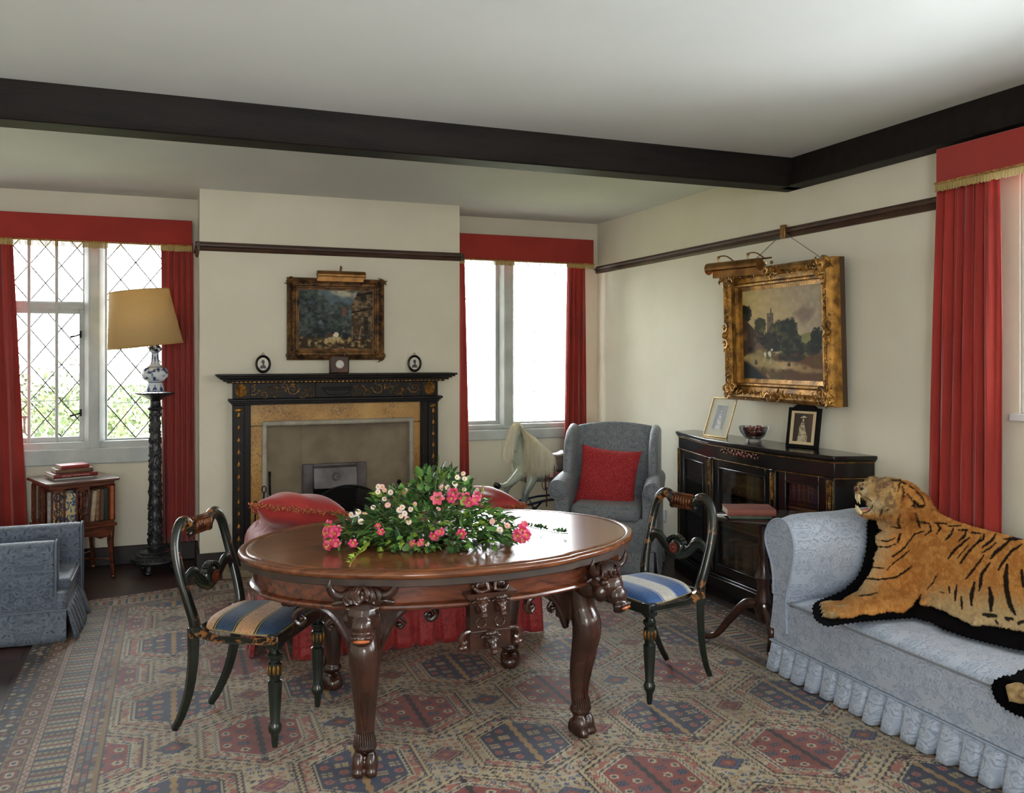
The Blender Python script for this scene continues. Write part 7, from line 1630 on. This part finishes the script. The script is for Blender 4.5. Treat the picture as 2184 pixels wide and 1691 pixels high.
for (x, y, dx, dy, L_, w, m_) in ((736,1118,-.5,.6,.085,.017,1),(728,1128,-.8,.3,.075,.014,1),(745,1133,-.3,.2,.06,.014,1),(730,1148,-.2,-.8,.06,.013,1),(842,1120,.25,-.9,.09,.016,0),(868,1150,.4,-.9,.08,.015,0),(1075,1135,-1,.3,.08,.016,1),(985,1095,0,-1,.07,.013,1),(1028,1060,.1,1,.06,.012,2),(870,1158,0,-1,.05,.022,1),(830,1150,-1,.1,.06,.02,0),(885,1135,.7,.6,.06,.013,1),(1020,1120,.6,-.6,.06,.014,0),(1035,1145,.1,-1,.055,.014,0),(1062,1148,.8,-.4,.06,.014,0),(812,1165,-.1,-1,.045,.016,2),(836,1172,.1,-1,.04,.016,1),(930,1120,.8,.2,.05,.012,2),(945,1110,.9,-.3,.05,.010,2),(990,1105,.9,.4,.06,.010,2)):
    leafv(Ls[m_], kp(x,y,-.03), Rv*dx+Vector((0,0,dy))-Fv*.2, L_, w, .1)
def sprig(p, d, L_, m_=yw, nl=.018, n=30):
    d = d.normalized(); s = d.cross(Vector((.3,.1,1))).normalized(); u = s.cross(d); sm_.tube([p, p+d*L_], .0018, 5)
    for i in range(n):
        t = (i+.5)/n
        for q in (-1,1):
            a = p+d*(L_*t); e = (s*q*cos(i)+u*.7*sin(i*1.7)*q+d*.7).normalized(); ln_ = nl*(1-.5*t); w_ = d.cross(e).normalized()*.0019
            m_.add([a-w_, a+w_, a+e*ln_+w_*.5, a+e*ln_-w_*.5], [(0,1,2,3)])
for (x, y, dx, dz, L_) in ((925,1075,.13,1,.20),(905,1060,-.35,1,.10),(895,1070,-.7,1,.08),(915,1062,.0,1,.09),(900,1080,-.9,.5,.08),(935,1065,.5,1,.08),(840,1110,-.2,-.6,.07),(838,1095,.4,.9,.07),(850,1110,.5,-.4,.06),(828,1100,-.5,.5,.07),(925,1110,.6,.3,.07),(908,1120,.2,-.7,.06),(960,1085,.3,.8,.07),(945,1050,.2,1,.07),(812,1118,-.8,.4,.07),(965,1120,.4,.4,.06),(1045,1120,.7,.3,.08),(1060,1128,.9,.1,.07),(1030,1130,.6,.5,.07)): sprig(kp(x,y), Rv*dx+Vector((0,0,dz))+Fv*rn.uniform(-.25,.15), L_)
for k, nm, m_ in ((0,'glossy_leaves',M_l1),(1,'green_leaves',M_l2),(2,'ivy_leaves',M_l3)): o = Ls[k].build(nm, m_, fa); o['kind'] = 'stuff'
o = yw.build('yew_needles', M_yew, fa, smooth=False); o['kind'] = 'stuff'
pot = MB(); pot.lathe([(.05,0),(.06,.01),(.065,.02),(.06,.02),(.05,.01),(.001,.008)], (fc.x,fc.y,.758), 28, sx=1.3, close=False); pot.build('shallow_dish', M_ebony, fa)
foam = MB(); foam.ell((fc.x,fc.y,.785), (.06,.045,.022), 14, 8); foam.build('moss_block', M_yew, fa)
def aster(p, nrm, r=.0145, pink=False):
    nrm = nrm.normalized(); X, Y, Z = fr((0,0,0), nrm); m = MB(); n = 15
    for i in range(n):
        a = 2*pi*i/n; d = X*cos(a)+Y*sin(a); s = nrm.cross(d)*.0019; m.add([p+d*.003-s*.6, p+d*.003+s*.6, p+d*r*.8+s+nrm*.001, p+d*r+nrm*.0, p+d*r*.8-s+nrm*.001], [(0,1,2,3,4)])
    o = m.build('aster_flower', M_petw if not pink else M_petp, fa, smooth=False); c = MB(); c.ell(p+nrm*.001, .0042, 8, 6); c.build('aster_centre', M_yel, o)
M_petw = mat('pale_aster_petal', (236,214,214), .6); M_petp = mat('pink_aster_petal', (232,176,180), .6); M_yel = mat('yellow_disc', (214,180,70), .6)
for i, (x, y) in enumerate([(815,1038),(833,1050),(806,1049),(820,1064),(827,1077),(807,1038),(796,1082),(749,1098),(778,1095),(770,1112),(760,1104),(764,1092),(885,1075),(863,1095),(876,1086),(855,1101),(868,1106),(852,1088),(872,1113),(858,1082),(935,1085),(988,1010),(991,1021),(975,1018),(943,1040),(970,1032),(1015,1052),(1072,1106),(1082,1121),(1066,1130),(990,1044),(863,1047),(1050,1112),(1018,1046),(955,1040),(911,1160),(820,1045)]):
    p = kp(x, y, -.04); aster(p, -Fv+Vector((rn.gauss(0,.4),rn.gauss(0,.3),.5+rn.gauss(0,.3))), rn.uniform(.010,.0145), i%4 == 0); sm_.tube(bez([p, p.lerp(fc,.3)-Vector((0,0,.02)), p.lerp(fc,.7)], 8), .0012, 4)
M_al = mat('magenta_lily_petal', (206,58,104), .45, col2=(238,120,150), nscale=40, lo=.5, hi=.7); M_al2 = mat('pink_anemone_petal', (222,110,130), .5, col2=(206,70,100), nscale=40)
def lily(p, nrm, r=.026, m_=None, flat=False):
    nrm = nrm.normalized(); X, Y, Z = fr((0,0,0), nrm); m = MB()
    for i in range(6):
        a = 2*pi*i/6+rn.uniform(-.1,.1); d = X*cos(a)+Y*sin(a); s = nrm.cross(d); w = r*(.36 if i%2 else .30); vs = []
        for t, q, h in ((0,.15,-.35),(.3,.7,.05),(.6,1,.22),(.85,.7,.12),(1,.05,-.02)):
            c = p+d*r*t+nrm*r*(h if not flat else h*.3); vs += [c-s*w*q+nrm*r*.06, c, c+s*w*q+nrm*r*.06]
        m.add(vs, [f for k in range(4) for f in ((k*3,k*3+1,k*3+4,k*3+3),(k*3+1,k*3+2,k*3+5,k*3+4))])
    o = m.build('lily_bloom' if not flat else 'anemone_bloom', m_ or M_al, fa); c = MB()
    if flat: c.ell(p+nrm*.002, .006, 8, 6)
    else:
        for i in range(5): a = 2*pi*i/5; c.tube([p-nrm*.008, p+nrm*.012+(X*cos(a)+Y*sin(a))*.006], .0008, 4)
        c.ell(p-nrm*.004, .006, 8, 6)
    c.build('stamens', M_yel, o)
for (x, y, r, nd) in ((702,1122,.027,(-.8,.2)),(696,1137,.024,(-.9,0)),(713,1138,.027,(-.3,.2)),(704,1152,.030,(-.4,-.2)),(716,1158,.022,(.2,-.4)),(698,1165,.02,(-.5,-.5)),(718,1130,.022,(.4,.2)),(967,1053,.026,(.1,.4)),(963,1063,.022,(-.2,0)),(993,1063,.027,(.1,.2)),(1000,1072,.022,(-.1,-.3)),(1013,1066,.025,(.5,.1)),(1018,1057,.02,(.6,.4)),(1113,1131,.027,(.1,.2)),(1122,1141,.025,(.6,-.1)),(1104,1143,.027,(-.3,-.1)),(1114,1149,.022,(.1,-.5)),(1118,1118,.018,(.5,1)),(753,1158,.02,(.1,-.2)),(926,1143,.022,(-.2,-.2)),(938,1134,.02,(.4,.2)),(984,1138,.022,(.1,0)),(881,1159,.018,(-.5,0)),(898,1156,.016,(.6,0)),(806,1122,.014,(0,.5)),(812,1134,.017,(.2,-.2)),(893,1160,.012,(0,-.2)),(862,1048,.012,(0,.5))):
    lily(kp(x,y,-.05), -Fv+Rv*nd[0]+Vector((0,0,nd[1])), r)
lily(kp(933,1063,-.05), -Fv+Vector((0,0,.5)), .030, M_al2, True)
for (x, y) in ((703,1140),(1108,1138),(967,1060),(1005,1068),(745,1135)): sm_.tube(bez([kp(x,y,-.03), kp(x,y,.02).lerp(fc,.4)+Vector((0,0,.005)), fc], 12), .0022, 5)
sm_.build('stems', M_stem, fa)
# trailing ivy, one pale spray forward left, one dark spray to the right
def trail(pts, m_, nm, sz):
    P = bez([fl(x, y, .762+h) for x, y, h in pts], 30); v = MB(); v.tube(P, .0018, 5)
    for i in range(2, len(P)-1, 2):
        for q in (-1,1):
            if rn.random() < .75: leafv(v, P[i]+Vector((0,0,.004)), (P[i+1]-P[i-1]).cross(Vector((0,0,q)))+Vector((0,0,.02))+(P[i+1]-P[i-1])*.4, sz*rn.uniform(.7,1.2), sz*.45, .1, True)
    v.build(nm, m_, fa)
trail([(790,1148,.03),(785,1160,.02),(778,1172,.008),(765,1180,.004),(752,1195,.002),(745,1208,.002)], M_l3, 'pale_ivy_trail', .026)
trail([(1120,1122,.02),(1145,1127,.006),(1160,1130,.004),(1185,1136,.004),(1212,1138,.003)], M_l1, 'dark_ivy_trail', .026)
